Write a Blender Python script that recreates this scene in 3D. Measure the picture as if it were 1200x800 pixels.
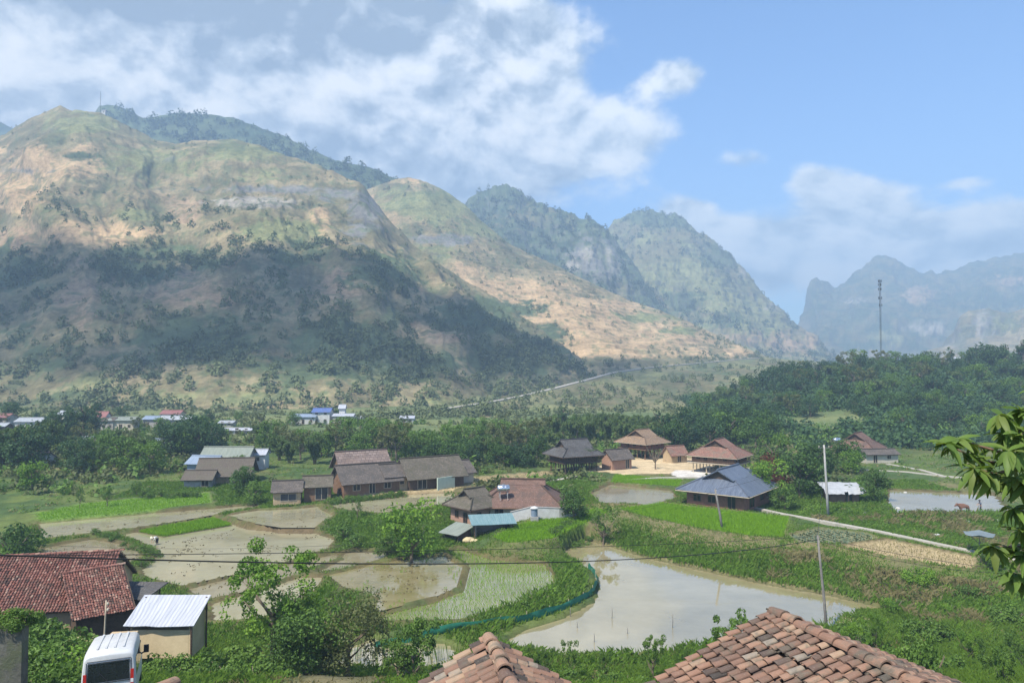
import bpy, math, random
import numpy as np
from mathutils import Vector, Matrix

for o in list(bpy.data.objects):
    bpy.data.objects.remove(o)
SC = bpy.context.scene
COL = SC.collection
R = math.radians

# ------------------------------------------------------------------ camera
CZ, FPX = 22.0, 873.0
PITCH = math.atan(30 / FPX)
cam_d = bpy.data.cameras.new('camera')
cam_d.sensor_width = 36.0
cam_d.lens = 36.0 * FPX / 1200.0
cam_d.clip_start, cam_d.clip_end = 0.2, 12000
cam = bpy.data.objects.new('camera', cam_d)
COL.objects.link(cam)
cam.location = (0, 0, CZ)
cam.rotation_euler = (R(90) + PITCH, 0, 0)
SC.camera = cam

# ------------------------------------------------------------------ view
SC.view_settings.view_transform = 'Standard'
SC.view_settings.look = 'None'
SC.view_settings.gamma = 1
SC.view_settings.use_curve_mapping = False
SC.view_settings.exposure = 1.1
SC.render.engine = 'CYCLES'
SC.cycles.max_bounces = 6
SC.cycles.diffuse_bounces = 3
SC.cycles.glossy_bounces = 3
SC.cycles.transmission_bounces = 4
SC.cycles.volume_bounces = 0
SC.cycles.use_denoising = True
SC.cycles.sample_clamp_indirect = 6

# ------------------------------------------------------------------ sun and sky
SUN_EL, SUN_AZ = 56.0, 222.0          # azimuth clockwise from +Y (north): behind and left of the camera
se, sa = R(SUN_EL), R(SUN_AZ)
SUNDIR = Vector((math.sin(sa) * math.cos(se), math.cos(sa) * math.cos(se), math.sin(se)))
sun_d = bpy.data.lights.new('sun', 'SUN')
sun_d.energy = 4.2
sun_d.angle = R(2.0)
sun_d.color = (1.0, 0.93, 0.82)
sun = bpy.data.objects.new('sun', sun_d)
COL.objects.link(sun)
sun.rotation_euler = SUNDIR.to_track_quat('Z', 'Y').to_euler()
sun.location = SUNDIR * 2000


class NT:
    """small node-tree helper"""
    def __init__(s, tree):
        s.t = tree
    def n(s, kind, **kw):
        nd = s.t.nodes.new(kind)
        for k, v in kw.items():
            if k.startswith('i_'):
                nd.inputs[k[2:]].default_value = v
            else:
                setattr(nd, k, v)
        return nd
    def l(s, a, b):
        s.t.links.new(a, b)
    def math(s, op, a, b=None, clamp=False):
        nd = s.t.nodes.new('ShaderNodeMath'); nd.operation = op; nd.use_clamp = clamp
        for i, v in enumerate((a, b)):
            if v is None: continue
            if isinstance(v, (int, float)): nd.inputs[i].default_value = v
            else: s.l(v, nd.inputs[i])
        return nd.outputs[0]
    def mix(s, f, a, b, blend='MIX'):
        nd = s.t.nodes.new('ShaderNodeMix'); nd.data_type = 'RGBA'; nd.blend_type = blend
        for sock, v in ((nd.inputs[0], f), (nd.inputs[6], a), (nd.inputs[7], b)):
            if isinstance(v, (int, float)): sock.default_value = v
            elif isinstance(v, tuple): sock.default_value = v if len(v) == 4 else (*v, 1)
            else: s.l(v, sock)
        return nd.outputs[2]
    def ramp(s, f, stops, interp='LINEAR'):
        nd = s.t.nodes.new('ShaderNodeValToRGB'); nd.color_ramp.interpolation = interp
        el = nd.color_ramp.elements
        while len(el) > 1: el.remove(el[-1])
        for i, (p, c) in enumerate(stops):
            e = el[0] if i == 0 else el.new(p)
            e.position = p; e.color = c if len(c) == 4 else (*c, 1)
        s.l(f, nd.inputs[0])
        return nd.outputs[0]
    def smooth(s, v, a, b, lo=0.0, hi=1.0):
        nd = s.t.nodes.new('ShaderNodeMapRange'); nd.interpolation_type = 'SMOOTHSTEP'
        s.l(v, nd.inputs[0])
        nd.inputs[1].default_value = a; nd.inputs[2].default_value = b
        nd.inputs[3].default_value = lo; nd.inputs[4].default_value = hi
        return nd.outputs[0]
    def noise(s, vec, scale, detail=5, rough=0.55, dist=0.0):
        nd = s.n('ShaderNodeTexNoise'); nd.inputs['Scale'].default_value = scale
        nd.inputs['Detail'].default_value = detail; nd.inputs['Roughness'].default_value = rough
        nd.inputs['Distortion'].default_value = dist
        if vec is not None: s.l(vec, nd.inputs['Vector'])
        return nd.outputs[0]


world = bpy.data.worlds.new('World')
SC.world = world
world.use_nodes = True
wt = NT(world.node_tree)
world.node_tree.nodes.clear()
sky = wt.n('ShaderNodeTexSky', sky_type='NISHITA', sun_disc=False, sun_elevation=se, sun_rotation=sa,
           altitude=300, air_density=1.0, dust_density=0.7, ozone_density=3.2)
tc = wt.n('ShaderNodeTexCoord')
sep = wt.n('ShaderNodeSeparateXYZ')
wt.l(tc.outputs['Generated'], sep.inputs[0])
X, Y, Z = sep.outputs
az = wt.math('ARCTAN2', X, Y)
hor = wt.math('SQRT', wt.math('ADD', wt.math('MULTIPLY', X, X), wt.math('MULTIPLY', Y, Y)))
el = wt.math('ARCTAN2', Z, hor)
comb = wt.n('ShaderNodeCombineXYZ')
wt.l(az, comb.inputs[0]); wt.l(el, comb.inputs[1])
uv = comb.outputs[0]
# stretched noise for the cloud masses
mapn = wt.n('ShaderNodeMapping')
mapn.inputs['Scale'].default_value = (1.0, 1.35, 1)
wt.l(uv, mapn.inputs[0])
cuv = mapn.outputs[0]
n1 = wt.noise(cuv, 7.5, 10, 0.58, 0.15)
# the same noise, sampled a little towards the sun: the difference shades the cloud tops
mo = wt.n('ShaderNodeMapping'); mo.inputs['Location'].default_value = (-0.012, 0.03, 0)
wt.l(cuv, mo.inputs[0])
n2 = wt.noise(mo.outputs[0], 7.5, 10, 0.58, 0.15)
n3 = wt.noise(cuv, 2.1, 4, 0.5)


def blob(px, py, rx, ry, w):
    a0 = math.atan((px - 600) / FPX)
    e0 = math.atan((430 - py) / FPX * math.cos(a0))
    dx = wt.math('MULTIPLY', wt.math('SUBTRACT', az, a0), FPX / rx)
    dy = wt.math('MULTIPLY', wt.math('SUBTRACT', el, e0), FPX / ry)
    q = wt.math('ADD', wt.math('MULTIPLY', dx, dx), wt.math('MULTIPLY', dy, dy))
    return wt.math('MULTIPLY', wt.math('EXPONENT', wt.math('MULTIPLY', q, -1.0)), w)


def total(bl):
    t = None
    for b in bl:
        v = blob(*b)
        t = v if t is None else wt.math('ADD', t, v)
    return t


CLOUDS = [(40, 110, 250, 75, .66), (260, 110, 170, 70, .62), (430, 120, 150, 80, .62), (520, 170, 110, 60, .45),
          (150, 20, 330, 60, .60), (440, 10, 160, 50, .45), (620, 30, 75, 50, .40), (590, 150, 60, 60, .40), (590, 235, 120, 45, .30),
          (705, 165, 70, 44, .62), (795, 88, 40, 20, .50), (878, 186, 34, 16, .44), (958, 209, 34, 18, .5), (640, 90, 70, 40, .3),
          (1000, 232, 56, 22, .5), (808, 248, 34, 20, .6), (920, 272, 140, 24, .34), (1080, 282, 160, 30, .34), (950, 325, 260, 36, .34),
          (1180, 268, 60, 22, .50), (1132, 213, 34, 9, .36), (850, 300, 130, 40, .25),
          (-260, 60, 260, 130, .6), (1500, 200, 160, 60, .4), (1650, 100, 130, 60, .4)]
dens = wt.math('ADD', wt.math('ADD', total(CLOUDS), wt.math('MULTIPLY', wt.math('SUBTRACT', n1, 0.5), 1.15)), -0.03)
# away from the view: scattered clouds all round and overhead
bk = wt.math('MULTIPLY', wt.smooth(Y, 0.75, 0.1), 0.32)
dens = wt.math('ADD', dens, wt.math('MULTIPLY', bk, wt.smooth(n3, 0.35, 0.6)))
alpha = wt.smooth(dens, 0.17, 0.44)
lit = wt.math('ADD', wt.math('MULTIPLY', wt.math('SUBTRACT', n1, n2), 3.4), 0.58)
dark = total([(140, -5, 440, 50, .62), (430, 25, 150, 32, .35), (480, 200, 170, 48, .36), (60, 165, 170, 30, .22), (330, 180, 150, 40, .2)])
lit = wt.math('SUBTRACT', lit, dark)
lit = wt.math('ADD', lit, total([(60, 90, 200, 34, .16), (430, 95, 90, 40, .22), (600, 35, 70, 30, .2), (590, 150, 60, 40, .15)]))
ccol = wt.ramp(lit, [(0.0, (0.25, 0.31, 0.39)), (0.35, (0.43, 0.49, 0.56)), (0.58, (0.64, 0.675, 0.71)), (0.88, (0.80, 0.805, 0.80))])
skyc = wt.n('ShaderNodeVectorMath', operation='SCALE')
SKY_STRENGTH = 0.14
skyc.inputs['Scale'].default_value = 1.0
wt.l(wt.mix(1.0, sky.outputs[0], (0.52, 0.68, 0.82), 'MULTIPLY'), skyc.inputs[0])
# clouds are given in final radiance, so divide by the background strength
cs = wt.n('ShaderNodeVectorMath', operation='SCALE'); cs.inputs['Scale'].default_value = 0.76 / SKY_STRENGTH
wt.l(ccol, cs.inputs[0])
fin = wt.mix(wt.math('MULTIPLY', alpha, 0.93), skyc.outputs[0], cs.outputs[0])
bg = wt.n('ShaderNodeBackground'); bg.inputs['Strength'].default_value = SKY_STRENGTH
wt.l(fin, bg.inputs[0])
wo = wt.n('ShaderNodeOutputWorld')
wt.l(bg.outputs[0], wo.inputs[0])

# ------------------------------------------------------------------ projection and tags
def ray(px, py):
    a, b = (px - 600) / FPX, (400 - py) / FPX
    return a, math.cos(PITCH) - b * math.sin(PITCH), math.sin(PITCH) + b * math.cos(PITCH)


def at(px, py, D):
    a, y, z = ray(px, py)
    return Vector((a / y * D, D, CZ + z / y * D))


def gnd(px, py, z=0.0):
    a, y, dz = ray(px, py)
    k = (z - CZ) / dz
    return Vector((a * k, y * k, z))


def proj(V):
    """world points (N,3) -> photo pixels"""
    x, y, z = V[..., 0], V[..., 1], V[..., 2] - CZ
    c, s = math.cos(PITCH), math.sin(PITCH)
    f = y * c + z * s
    u = -y * s + z * c
    f = np.maximum(f, 1e-3)
    return 600 + FPX * x / f, 400 - FPX * u / f


def tag(o, label=None, cat=None, group=None, kind=None):
    for k, v in (('label', label), ('category', cat), ('group', group), ('kind', kind)):
        if v: o[k] = v
    return o


def empty(name, loc=(0, 0, 0), rz=0.0, label=None, cat=None, group=None):
    o = bpy.data.objects.new(name, None)
    o.empty_display_size = 0.3
    COL.objects.link(o)
    o.location = loc
    o.rotation_euler = (0, 0, rz)
    return tag(o, label, cat, group)


def link(name, me, m=None, parent=None, kind=None):
    o = bpy.data.objects.new(name, me)
    COL.objects.link(o)
    if m is not None and not me.materials: me.materials.append(m)
    if parent is not None: o.parent = parent
    if kind: o['kind'] = kind
    return o


def copy_tree(o, parent=None):
    c = o.copy(); COL.objects.link(c)
    if parent is not None:
        c.parent = parent
    for ch in list(o.children):
        copy_tree(ch, c)
    return c


# ------------------------------------------------------------------ meshes
def np_mesh(name, V, F, attrs=None, cols=None, smooth=False):
    """V (N,3); F (M,k) all faces of one size; attrs: float per vertex; cols: (N,3) per vertex"""
    V = np.asarray(V, dtype=np.float32); F = np.asarray(F, dtype=np.int32)
    me = bpy.data.meshes.new(name)
    M, k = F.shape
    me.vertices.add(len(V)); me.vertices.foreach_set('co', V.ravel())
    me.loops.add(M * k); me.loops.foreach_set('vertex_index', F.ravel())
    me.polygons.add(M)
    me.polygons.foreach_set('loop_start', np.arange(0, M * k, k, dtype=np.int32))
    me.polygons.foreach_set('loop_total', np.full(M, k, dtype=np.int32))
    me.polygons.foreach_set('use_smooth', np.full(M, smooth, dtype=bool))
    for nm, a in (attrs or {}).items():
        at_ = me.attributes.new(nm, 'FLOAT', 'POINT')
        at_.data.foreach_set('value', np.asarray(a, dtype=np.float32))
    if cols is not None:
        ca = me.attributes.new('Col', 'FLOAT_COLOR', 'POINT')
        c4 = np.ones((len(V), 4), dtype=np.float32); c4[:, :3] = cols
        ca.data.foreach_set('color', c4.ravel())
    me.update(calc_edges=True)
    me.validate()
    return me


class MB:
    """collects shapes into one mesh"""
    def __init__(s):
        s.v, s.f, s.t = [], [], []
        s.tone = 0.5
    def add(s, vs, fs, M=None):
        b = len(s.v)
        for p in vs:
            p = Vector(p)
            s.v.append(M @ p if M is not None else p)
            s.t.append(s.tone)
        for f in fs: s.f.append([b + i for i in f])
    def box(s, x0, x1, y0, y1, z0, z1, M=None):
        vs = [(x, y, z) for z in (z0, z1) for y in (y0, y1) for x in (x0, x1)]
        s.add(vs, [(0, 2, 3, 1), (4, 5, 7, 6), (0, 1, 5, 4), (2, 6, 7, 3), (0, 4, 6, 2), (1, 3, 7, 5)], M)
    def tube(s, pts, rad, n=8, M=None, cap=True):
        pts = [Vector(p) for p in pts]
        if not isinstance(rad, (list, tuple)): rad = [rad] * len(pts)
        b = len(s.v)
        up = Vector((0, 0, 1))
        for i, p in enumerate(pts):
            d = (pts[min(i + 1, len(pts) - 1)] - pts[max(i - 1, 0)])
            if d.length < 1e-9: d = Vector((0, 0, 1))
            d.normalize()
            a = d.cross(up) if abs(d.z) < 0.95 else d.cross(Vector((0, 1, 0)))
            a.normalize(); c = d.cross(a)
            for k in range(n):
                t = 2 * math.pi * k / n
                q = p + (a * math.cos(t) + c * math.sin(t)) * rad[i]
                s.v.append(M @ q if M is not None else q); s.t.append(s.tone)
        for i in range(len(pts) - 1):
            for k in range(n):
                k2 = (k + 1) % n
                s.f.append([b + i * n + k, b + i * n + k2, b + (i + 1) * n + k2, b + (i + 1) * n + k])
        if cap:
            s.f.append([b + k for k in range(n)][::-1])
            e = b + (len(pts) - 1) * n
            s.f.append([e + k for k in range(n)])
    def slab(s, quad, th, M=None):
        """thick plate under a quad (or n-gon) given counter-clockwise from above"""
        q = [Vector(p) for p in quad]
        nrm = Vector((0, 0, 0))
        for i in range(len(q)):
            nrm += (q[i] - q[0]).cross(q[(i + 1) % len(q)] - q[0])
        nrm.normalize()
        lo = [p - nrm * th for p in q]
        n = len(q)
        fs = [tuple(range(n)), tuple(range(2 * n - 1, n - 1, -1))]
        for i in range(n):
            j = (i + 1) % n
            fs.append((i, n + i, n + j, j))
        s.add(q + lo, fs, M)
    def lathe(s, prof, n=20, M=None):
        vs, fs = [], []
        for (r, z) in prof:
            for k in range(n):
                t = 2 * math.pi * k / n
                vs.append((r * math.cos(t), r * math.sin(t), z))
        for i in range(len(prof) - 1):
            for k in range(n):
                k2 = (k + 1) % n
                fs.append((i * n + k, i * n + k2, (i + 1) * n + k2, (i + 1) * n + k))
        fs.append(tuple(range(n))[::-1]); fs.append(tuple((len(prof) - 1) * n + k for k in range(n)))
        s.add(vs, fs, M)
    def mesh(s, name, smooth=False):
        me = bpy.data.meshes.new(name)
        me.from_pydata([tuple(p) for p in s.v], [], s.f)
        a = me.attributes.new('tone', 'FLOAT', 'POINT')
        a.data.foreach_set('value', s.t)
        if smooth:
            me.polygons.foreach_set('use_smooth', [True] * len(me.polygons))
        me.update()
        return me
    def build(s, name, m=None, parent=None, smooth=False, kind=None):
        return link(name, s.mesh(name, smooth), m, parent, kind)


# ------------------------------------------------------------------ noise
def _hash(ix, iy, iz, seed):
    h = (ix.astype(np.int64) * 374761393 + iy.astype(np.int64) * 668265263 + iz.astype(np.int64) * 2147483647 + seed * 974634721)
    h = (h ^ (h >> 13)) & 0xFFFFFFFF
    h = (h * 1274126177) & 0xFFFFFFFF
    h = h ^ (h >> 16)
    return (h & 0xFFFF) / 65535.0


def vnoise(P, seed=0):
    P = np.asarray(P, dtype=np.float64)
    i = np.floor(P).astype(np.int64); f = P - i
    f = f * f * f * (f * (f * 6 - 15) + 10)
    out = 0
    for dx in (0, 1):
        wx = f[..., 0] if dx else 1 - f[..., 0]
        for dy in (0, 1):
            wy = f[..., 1] if dy else 1 - f[..., 1]
            for dz in (0, 1):
                wz = f[..., 2] if dz else 1 - f[..., 2]
                out = out + wx * wy * wz * _hash(i[..., 0] + dx, i[..., 1] + dy, i[..., 2] + dz, seed)
    return out


def fbm(P, octv=5, gain=0.5, seed=0, ridged=False):
    P = np.asarray(P, dtype=np.float64)
    s, a, n = 0, 1.0, 0.0
    for k in range(octv):
        v = vnoise(P * (2.03 ** k) + 17.3 * k, seed + k)
        if ridged: v = 1 - np.sqrt((2 * v - 1) ** 2 + .04)
        s = s + a * v; n += a; a *= gain
    return s / n


def sstep(a, b, x):
    t = np.clip((np.asarray(x, dtype=np.float64) - a) / (b - a), 0, 1)
    return t * t * (3 - 2 * t)


# ------------------------------------------------------------------ materials
def new_mat(name):
    m = bpy.data.materials.new(name); m.use_nodes = True
    m.node_tree.nodes.clear()
    return m, NT(m.node_tree)


def finish(m, t, color, rough=0.85, bump=None, bump_str=0.3, bump_dist=0.05, metallic=0.0, spec=0.3, extra=None):
    p = t.n('ShaderNodeBsdfPrincipled')
    if isinstance(color, tuple): p.inputs['Base Color'].default_value = (*color, 1)
    else: t.l(color, p.inputs['Base Color'])
    if isinstance(rough, (int, float)): p.inputs['Roughness'].default_value = rough
    else: t.l(rough, p.inputs['Roughness'])
    p.inputs['Metallic'].default_value = metallic
    p.inputs['Specular IOR Level'].default_value = spec
    if bump is not None:
        b = t.n('ShaderNodeBump'); b.inputs['Strength'].default_value = bump_str; b.inputs['Distance'].default_value = bump_dist
        t.l(bump, b.inputs['Height']); t.l(b.outputs[0], p.inputs['Normal'])
    o = t.n('ShaderNodeOutputMaterial')
    t.l(p.outputs[0], o.inputs[0])
    return m


def mat_noise(name, c1, c2, scale=2.0, rough=0.85, bump=0.3, dist=0.03, coord='Object', c3=None, metallic=0.0, spec=0.3, tone=0.0):
    m, t = new_mat(name)
    tcn = t.n('ShaderNodeTexCoord')
    v = tcn.outputs[coord]
    a = t.noise(v, scale, 6, 0.6)
    b = t.noise(v, scale * 5.3, 4, 0.6)
    f = t.math('ADD', t.math('MULTIPLY', a, 0.65), t.math('MULTIPLY', b, 0.35))
    col = t.ramp(f, [(0.32, c1), (0.68, c2)])
    if c3 is not None:
        g = t.noise(v, scale * 0.45, 5, 0.65)
        col = t.mix(t.smooth(g, 0.52, 0.66), col, c3)
    if tone:
        at_ = t.n('ShaderNodeAttribute', attribute_name='tone')
        k = t.math('ADD', t.math('MULTIPLY', at_.outputs['Fac'], tone * 2), 1 - tone)
        vm = t.n('ShaderNodeVectorMath', operation='SCALE')
        t.l(col, vm.inputs[0]); t.l(k, vm.inputs['Scale'])
        col = vm.outputs[0]
    return finish(m, t, col, rough, f, bump, dist, metallic, spec)


def mat_leaf(name, dark, light, rough=0.55, trans=0.35, yellow=None):
    """leaf colour varies from leaf to leaf (attribute tone) and from plant to plant"""
    m, t = new_mat(name)
    at_ = t.n('ShaderNodeAttribute', attribute_name='tone')
    oi = t.n('ShaderNodeObjectInfo')
    f = t.math('ADD', t.math('MULTIPLY', at_.outputs['Fac'], 0.8), t.math('MULTIPLY', oi.outputs['Random'], 0.3), clamp=True)
    stops = [(0.0, dark), (0.85, light)]
    if yellow: stops.append((1.0, yellow))
    col = t.ramp(f, stops)
    d = t.n('ShaderNodeBsdfPrincipled')
    t.l(col, d.inputs['Base Color']); d.inputs['Roughness'].default_value = rough
    d.inputs['Specular IOR Level'].default_value = 0.25
    tr = t.n('ShaderNodeBsdfTranslucent')
    t.l(t.mix(1.0, col, (1.0, 1.0, 0.55), 'MULTIPLY'), tr.inputs[0])
    mx = t.n('ShaderNodeMixShader'); mx.inputs[0].default_value = trans
    t.l(d.outputs[0], mx.inputs[1]); t.l(tr.outputs[0], mx.inputs[2])
    o = t.n('ShaderNodeOutputMaterial'); t.l(mx.outputs[0], o.inputs[0])
    return m


def mat_attr(name, rough=0.95, scale=0.05, amt=0.5, bump=0.5, dist=1.0, fine=6.0):
    """surface whose soil / grass / rock colour is a vertex colour, broken up with noise"""
    m, t = new_mat(name)
    ca = t.n('ShaderNodeAttribute', attribute_name='Col')
    g = t.n('ShaderNodeNewGeometry')
    a = t.noise(g.outputs['Position'], scale, 7, 0.65)
    b = t.noise(g.outputs['Position'], scale * fine, 6, 0.7)
    f = t.math('ADD', t.math('MULTIPLY', a, 0.5), t.math('MULTIPLY', b, 0.5))
    k = t.smooth(f, 0.3, 0.7, 1 - amt, 1 + amt)
    vm = t.n('ShaderNodeVectorMath', operation='SCALE')
    t.l(ca.outputs['Color'], vm.inputs[0]); t.l(k, vm.inputs['Scale'])
    return finish(m, t, vm.outputs[0], rough, f, bump, dist, 0, 0.1)


def mat_water(name, mud1, mud2, rough=0.06, scale=0.12, ripple=0.04, ior=1.85):
    m, t = new_mat(name)
    g = t.n('ShaderNodeNewGeometry')
    mp = t.n('ShaderNodeMapping'); mp.inputs['Scale'].default_value = (1, 2.2, 1); mp.inputs['Rotation'].default_value = (0, 0, 0.3)
    t.l(g.outputs['Position'], mp.inputs[0])
    a = t.noise(mp.outputs[0], scale, 6, 0.6, 0.4)
    b = t.noise(g.outputs['Position'], scale * 9, 4, 0.6)
    f = t.math('ADD', t.math('MULTIPLY', a, 0.7), t.math('MULTIPLY', b, 0.3))
    col = t.ramp(f, [(0.35, mud1), (0.65, mud2)])
    rg = t.smooth(t.noise(g.outputs['Position'], scale * 2.0, 3, 0.6), 0.4, 0.7, rough * 0.5, rough * 2.2)
    w = t.noise(g.outputs['Position'], 2.5, 3, 0.5)
    p = t.n('ShaderNodeBsdfPrincipled')
    t.l(col, p.inputs['Base Color']); t.l(rg, p.inputs['Roughness'])
    p.inputs['IOR'].default_value = ior
    p.inputs['Specular IOR Level'].default_value = 0.6
    bp = t.n('ShaderNodeBump'); bp.inputs['Strength'].default_value = ripple; bp.inputs['Distance'].default_value = 0.05
    t.l(w, bp.inputs['Height']); t.l(bp.outputs[0], p.inputs['Normal'])
    o = t.n('ShaderNodeOutputMaterial'); t.l(p.outputs[0], o.inputs[0])
    return m
# ================================================================== SETTING: valley floor
FIELDS = []   # (pixel outline, level, kind)


def field(kind, level, pts):
    W = np.array([gnd(a, b, level)[:2] for a, b in pts])
    FIELDS.append((kind, level, W))


field('tan', 1.2, [(45, 613), (150, 603), (250, 596), (300, 591.5), (300, 597), (258, 601), (248, 603.5), (150, 620), (110, 625), (50, 632)])
field('tan', 0.8, [(140, 627), (252, 606.5), (290, 620), (330, 623), (368, 624), (392, 632), (385, 643), (350, 654), (300, 667),
                   (245, 679), (212, 687), (172, 678), (164, 668), (178, 656), (185, 645), (162, 634)])
field('grey', 0.9, [(50, 642), (108, 631.5), (140, 637), (168, 648), (160, 658), (120, 668), (60, 664)])
field('grey', 0.55, [(218, 691), (250, 682), (300, 671), (350, 658), (394, 649), (396, 655), (350, 672), (300, 689), (242, 704)])
field('tan', 0.4, [(247, 708), (300, 693), (352, 676), (378, 676), (372, 690), (330, 715), (300, 727), (250, 729)])
field('grey', 0.6, [(403, 649), (420, 645), (452, 646), (457, 652), (437, 659), (400, 668), (368, 672), (400, 656)])
field('olive', 0.75, [(384, 674), (440, 660), (520, 650), (542, 664), (535, 688), (508, 700), (440, 717), (443, 700), (404, 690)])
field('seed', 0.45, [(528, 645), (537, 643), (575, 656), (640, 662), (652, 680), (642, 692), (600, 709), (540, 727), (445, 729),
                     (446, 722), (512, 705), (544, 692), (551, 665)])
field('pond', 0.0, [(652, 640), (688, 632), (760, 654), (840, 672), (900, 685), (975, 698), (1050, 716), (1066, 732), (1030, 748),
                    (900, 750), (840, 757), (760, 771), (640, 771), (590, 752), (620, 736), (660, 724), (696, 705), (703, 686), (694, 670), (662, 651)])
field('pond', 0.0, [(392, 782), (405, 760), (432, 750), (480, 747), (525, 755), (545, 768), (520, 787), (440, 789)])
field('tan', 1.5, [(266, 604), (300, 598), (340, 596.5), (374, 593.5), (377, 597), (391, 604), (368, 618), (330, 618), (298, 613)])
field('tan', 1.9, [(383, 590), (400, 584), (470, 578), (534, 575), (532, 590), (470, 600), (450, 602), (420, 600), (394, 596)])
field('grey', 2.3, [(690, 579), (715, 567.5), (788, 575), (792, 585), (760, 592), (705, 590)])
field('grey', 2.3, [(1042, 574), (1165, 579), (1185, 600), (1052, 602), (1040, 590)])
field('rice', 2.0, [(578, 630), (600, 618), (640, 606), (690, 598), (720, 596.5), (706, 604), (668, 621), (648, 632), (612, 636), (590, 636)])
field('rice', 2.2, [(724, 597), (775, 590), (830, 597), (925, 607), (918, 631), (880, 629), (820, 620), (760, 607)])
field('rice', 2.6, [(720, 557), (800, 563), (795, 571), (716, 565)])
field('dry', 2.3, [(985, 641), (1040, 633), (1145, 655), (1140, 668), (1060, 657)])
field('cabbage', 2.3, [(925, 628), (960, 620), (1010, 625), (1030, 632), (985, 639), (935, 636)])
field('dry', 2.4, [(394, 581.5), (470, 572), (545, 560.5), (640, 553), (650, 557), (560, 568), (535, 573), (470, 576)])
field('grass', 1.6, [(40, 602), (100, 590), (165, 584), (245, 578), (248, 590), (160, 600), (45, 610)])
field('sand', 2.8, [(690, 552), (715, 541), (760, 536), (830, 537), (838, 548), (780, 556), (730, 556)])
field('concrete', 2.8, [(785, 557), (790, 551), (880, 549), (884, 555), (850, 560), (800, 561)])


def poly_dist(P, W):
    """distance from points P (N,2) to polygon W, and inside mask"""
    d2 = np.full(len(P), 1e18); ins = np.zeros(len(P), bool)
    n = len(W)
    for i in range(n):
        a, b = W[i], W[(i + 1) % n]
        ab = b - a
        t = np.clip(((P - a) @ ab) / (ab @ ab + 1e-12), 0, 1)
        q = a + t[:, None] * ab
        d2 = np.minimum(d2, ((P - q) ** 2).sum(1))
        c = (a[1] > P[:, 1]) != (b[1] > P[:, 1])
        xi = a[0] + (P[:, 1] - a[1]) * (b[0] - a[0]) / (b[1] - a[1] + 1e-12)
        ins ^= c & (P[:, 0] < xi)
    return np.sqrt(d2), ins


def base_h(x, y):
    x = np.asarray(x, float); y = np.asarray(y, float)
    left = sstep(2, -14, x)
    y0 = 57 + 5 * left
    sl = 0.32 - 0.05 * left
    q = (y0 - y)
    near = np.where(q > 0, q, 0) * sl
    near = 18.0 * (1 - np.exp(-near / 18.0 * 1.12)) * sstep(-2, 6, q)
    near = np.minimum(near, 16.5)
    far = 2.8 * sstep(98, 128, y) + 0.8 * sstep(150, 260, y)
    ang = x / np.maximum(y, 1)
    hill = 17.0 * sstep(165, 345, y) * sstep(0.20, 0.50, ang) * (1 - 0.6 * sstep(420, 900, y))
    ap = 4 * sstep(0.1, 0.3, ang) * sstep(160, 230, y) * (1 - sstep(300, 500, y))
    return near + far + hill + ap * 0


def height(x, y, detail=False):
    x = np.atleast_1d(np.asarray(x, float)); y = np.atleast_1d(np.asarray(y, float))
    P = np.stack([x, y], 1)
    hb = base_h(x, y)
    num = hb * (1 / 36.0); den = np.full(len(x), 1 / 36.0)
    inside = np.full(len(x), -1); dmin = np.full(len(x), 1e9); kmin = np.full(len(x), -1)
    sel = (y > 40) & (y < 190) & (np.abs(x) < 130)
    idx = np.where(sel)[0]
    if len(idx):
        Q = P[idx]
        nn = num[idx]; dd = den[idx]; iv = inside[idx]; dm = dmin[idx]; km = kmin[idx]
        for k, (kind, lev, W) in enumerate(FIELDS):
            d, ins = poly_dist(Q, W)
            w = 1 / (d + 0.12) ** 2
            nn += w * (lev + 0.14); dd += w
            iv = np.where(ins, k, iv)
            upd = d < dm
            dm = np.where(upd, d, dm); km = np.where(upd, k, km)
        num[idx] = nn; den[idx] = dd; inside[idx] = iv; dmin[idx] = dm; kmin[idx] = km
    h = num / den
    lip = 0.16 * np.exp(-((dmin - 0.45) / 0.45) ** 2) * (inside < 0)
    h = h + lip
    for k, (kind, lev, W) in enumerate(FIELDS):
        h = np.where(inside == k, lev - 0.16 if kind in ('tan', 'grey', 'olive', 'seed', 'pond') else lev, h)
    if detail:
        return h, inside, dmin, kmin
    return h


def gz(x, y):
    return float(height([x], [y])[0])


def spot(px, D):
    x = (px - 600) / FPX * D
    return Vector((x, D, gz(x, D)))


# ---- the ground: one sheet with a fine middle
xs = np.concatenate([-np.geomspace(3400, 80, 46), np.arange(-78, -62, 1.2), np.arange(-62, 62, 0.5), np.arange(62.5, 79, 1.2), np.geomspace(80, 3400, 46)])
ys = np.concatenate([np.linspace(-180, -12, 15), np.arange(-10, 44, 1.0), np.arange(44, 132, 0.42), np.arange(132, 190, 1.2), np.geomspace(191, 3700, 80)])
gx, gy = np.meshgrid(xs, ys)
fx, fy = gx.ravel(), gy.ravel()
h, ins, dmn, kmn = height(fx, fy, True)
P3 = np.stack([fx, fy, np.zeros_like(fx)], 1)
nz = fbm(P3 * 0.25, 4, 0.55, 3)
nz2 = fbm(P3 * 0.035, 5, 0.55, 9)
nz3 = fbm(P3 * 1.1, 3, 0.6, 21)
rough_amp = np.where((ins < 0) & (dmn > 0.8), 0.5, 0.05)
rough_amp = np.where(fy < 57, 0.9, rough_amp)
h = h + (nz - 0.5) * rough_amp
GRASS, DGRASS, MUD, DRY, SAND, CONC = [np.array(c) for c in ((0.095, 0.125, 0.035), (0.055, 0.09, 0.028), (0.10, 0.075, 0.038), (0.27, 0.215, 0.115), (0.46, 0.36, 0.22), (0.50, 0.47, 0.42))]
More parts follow.
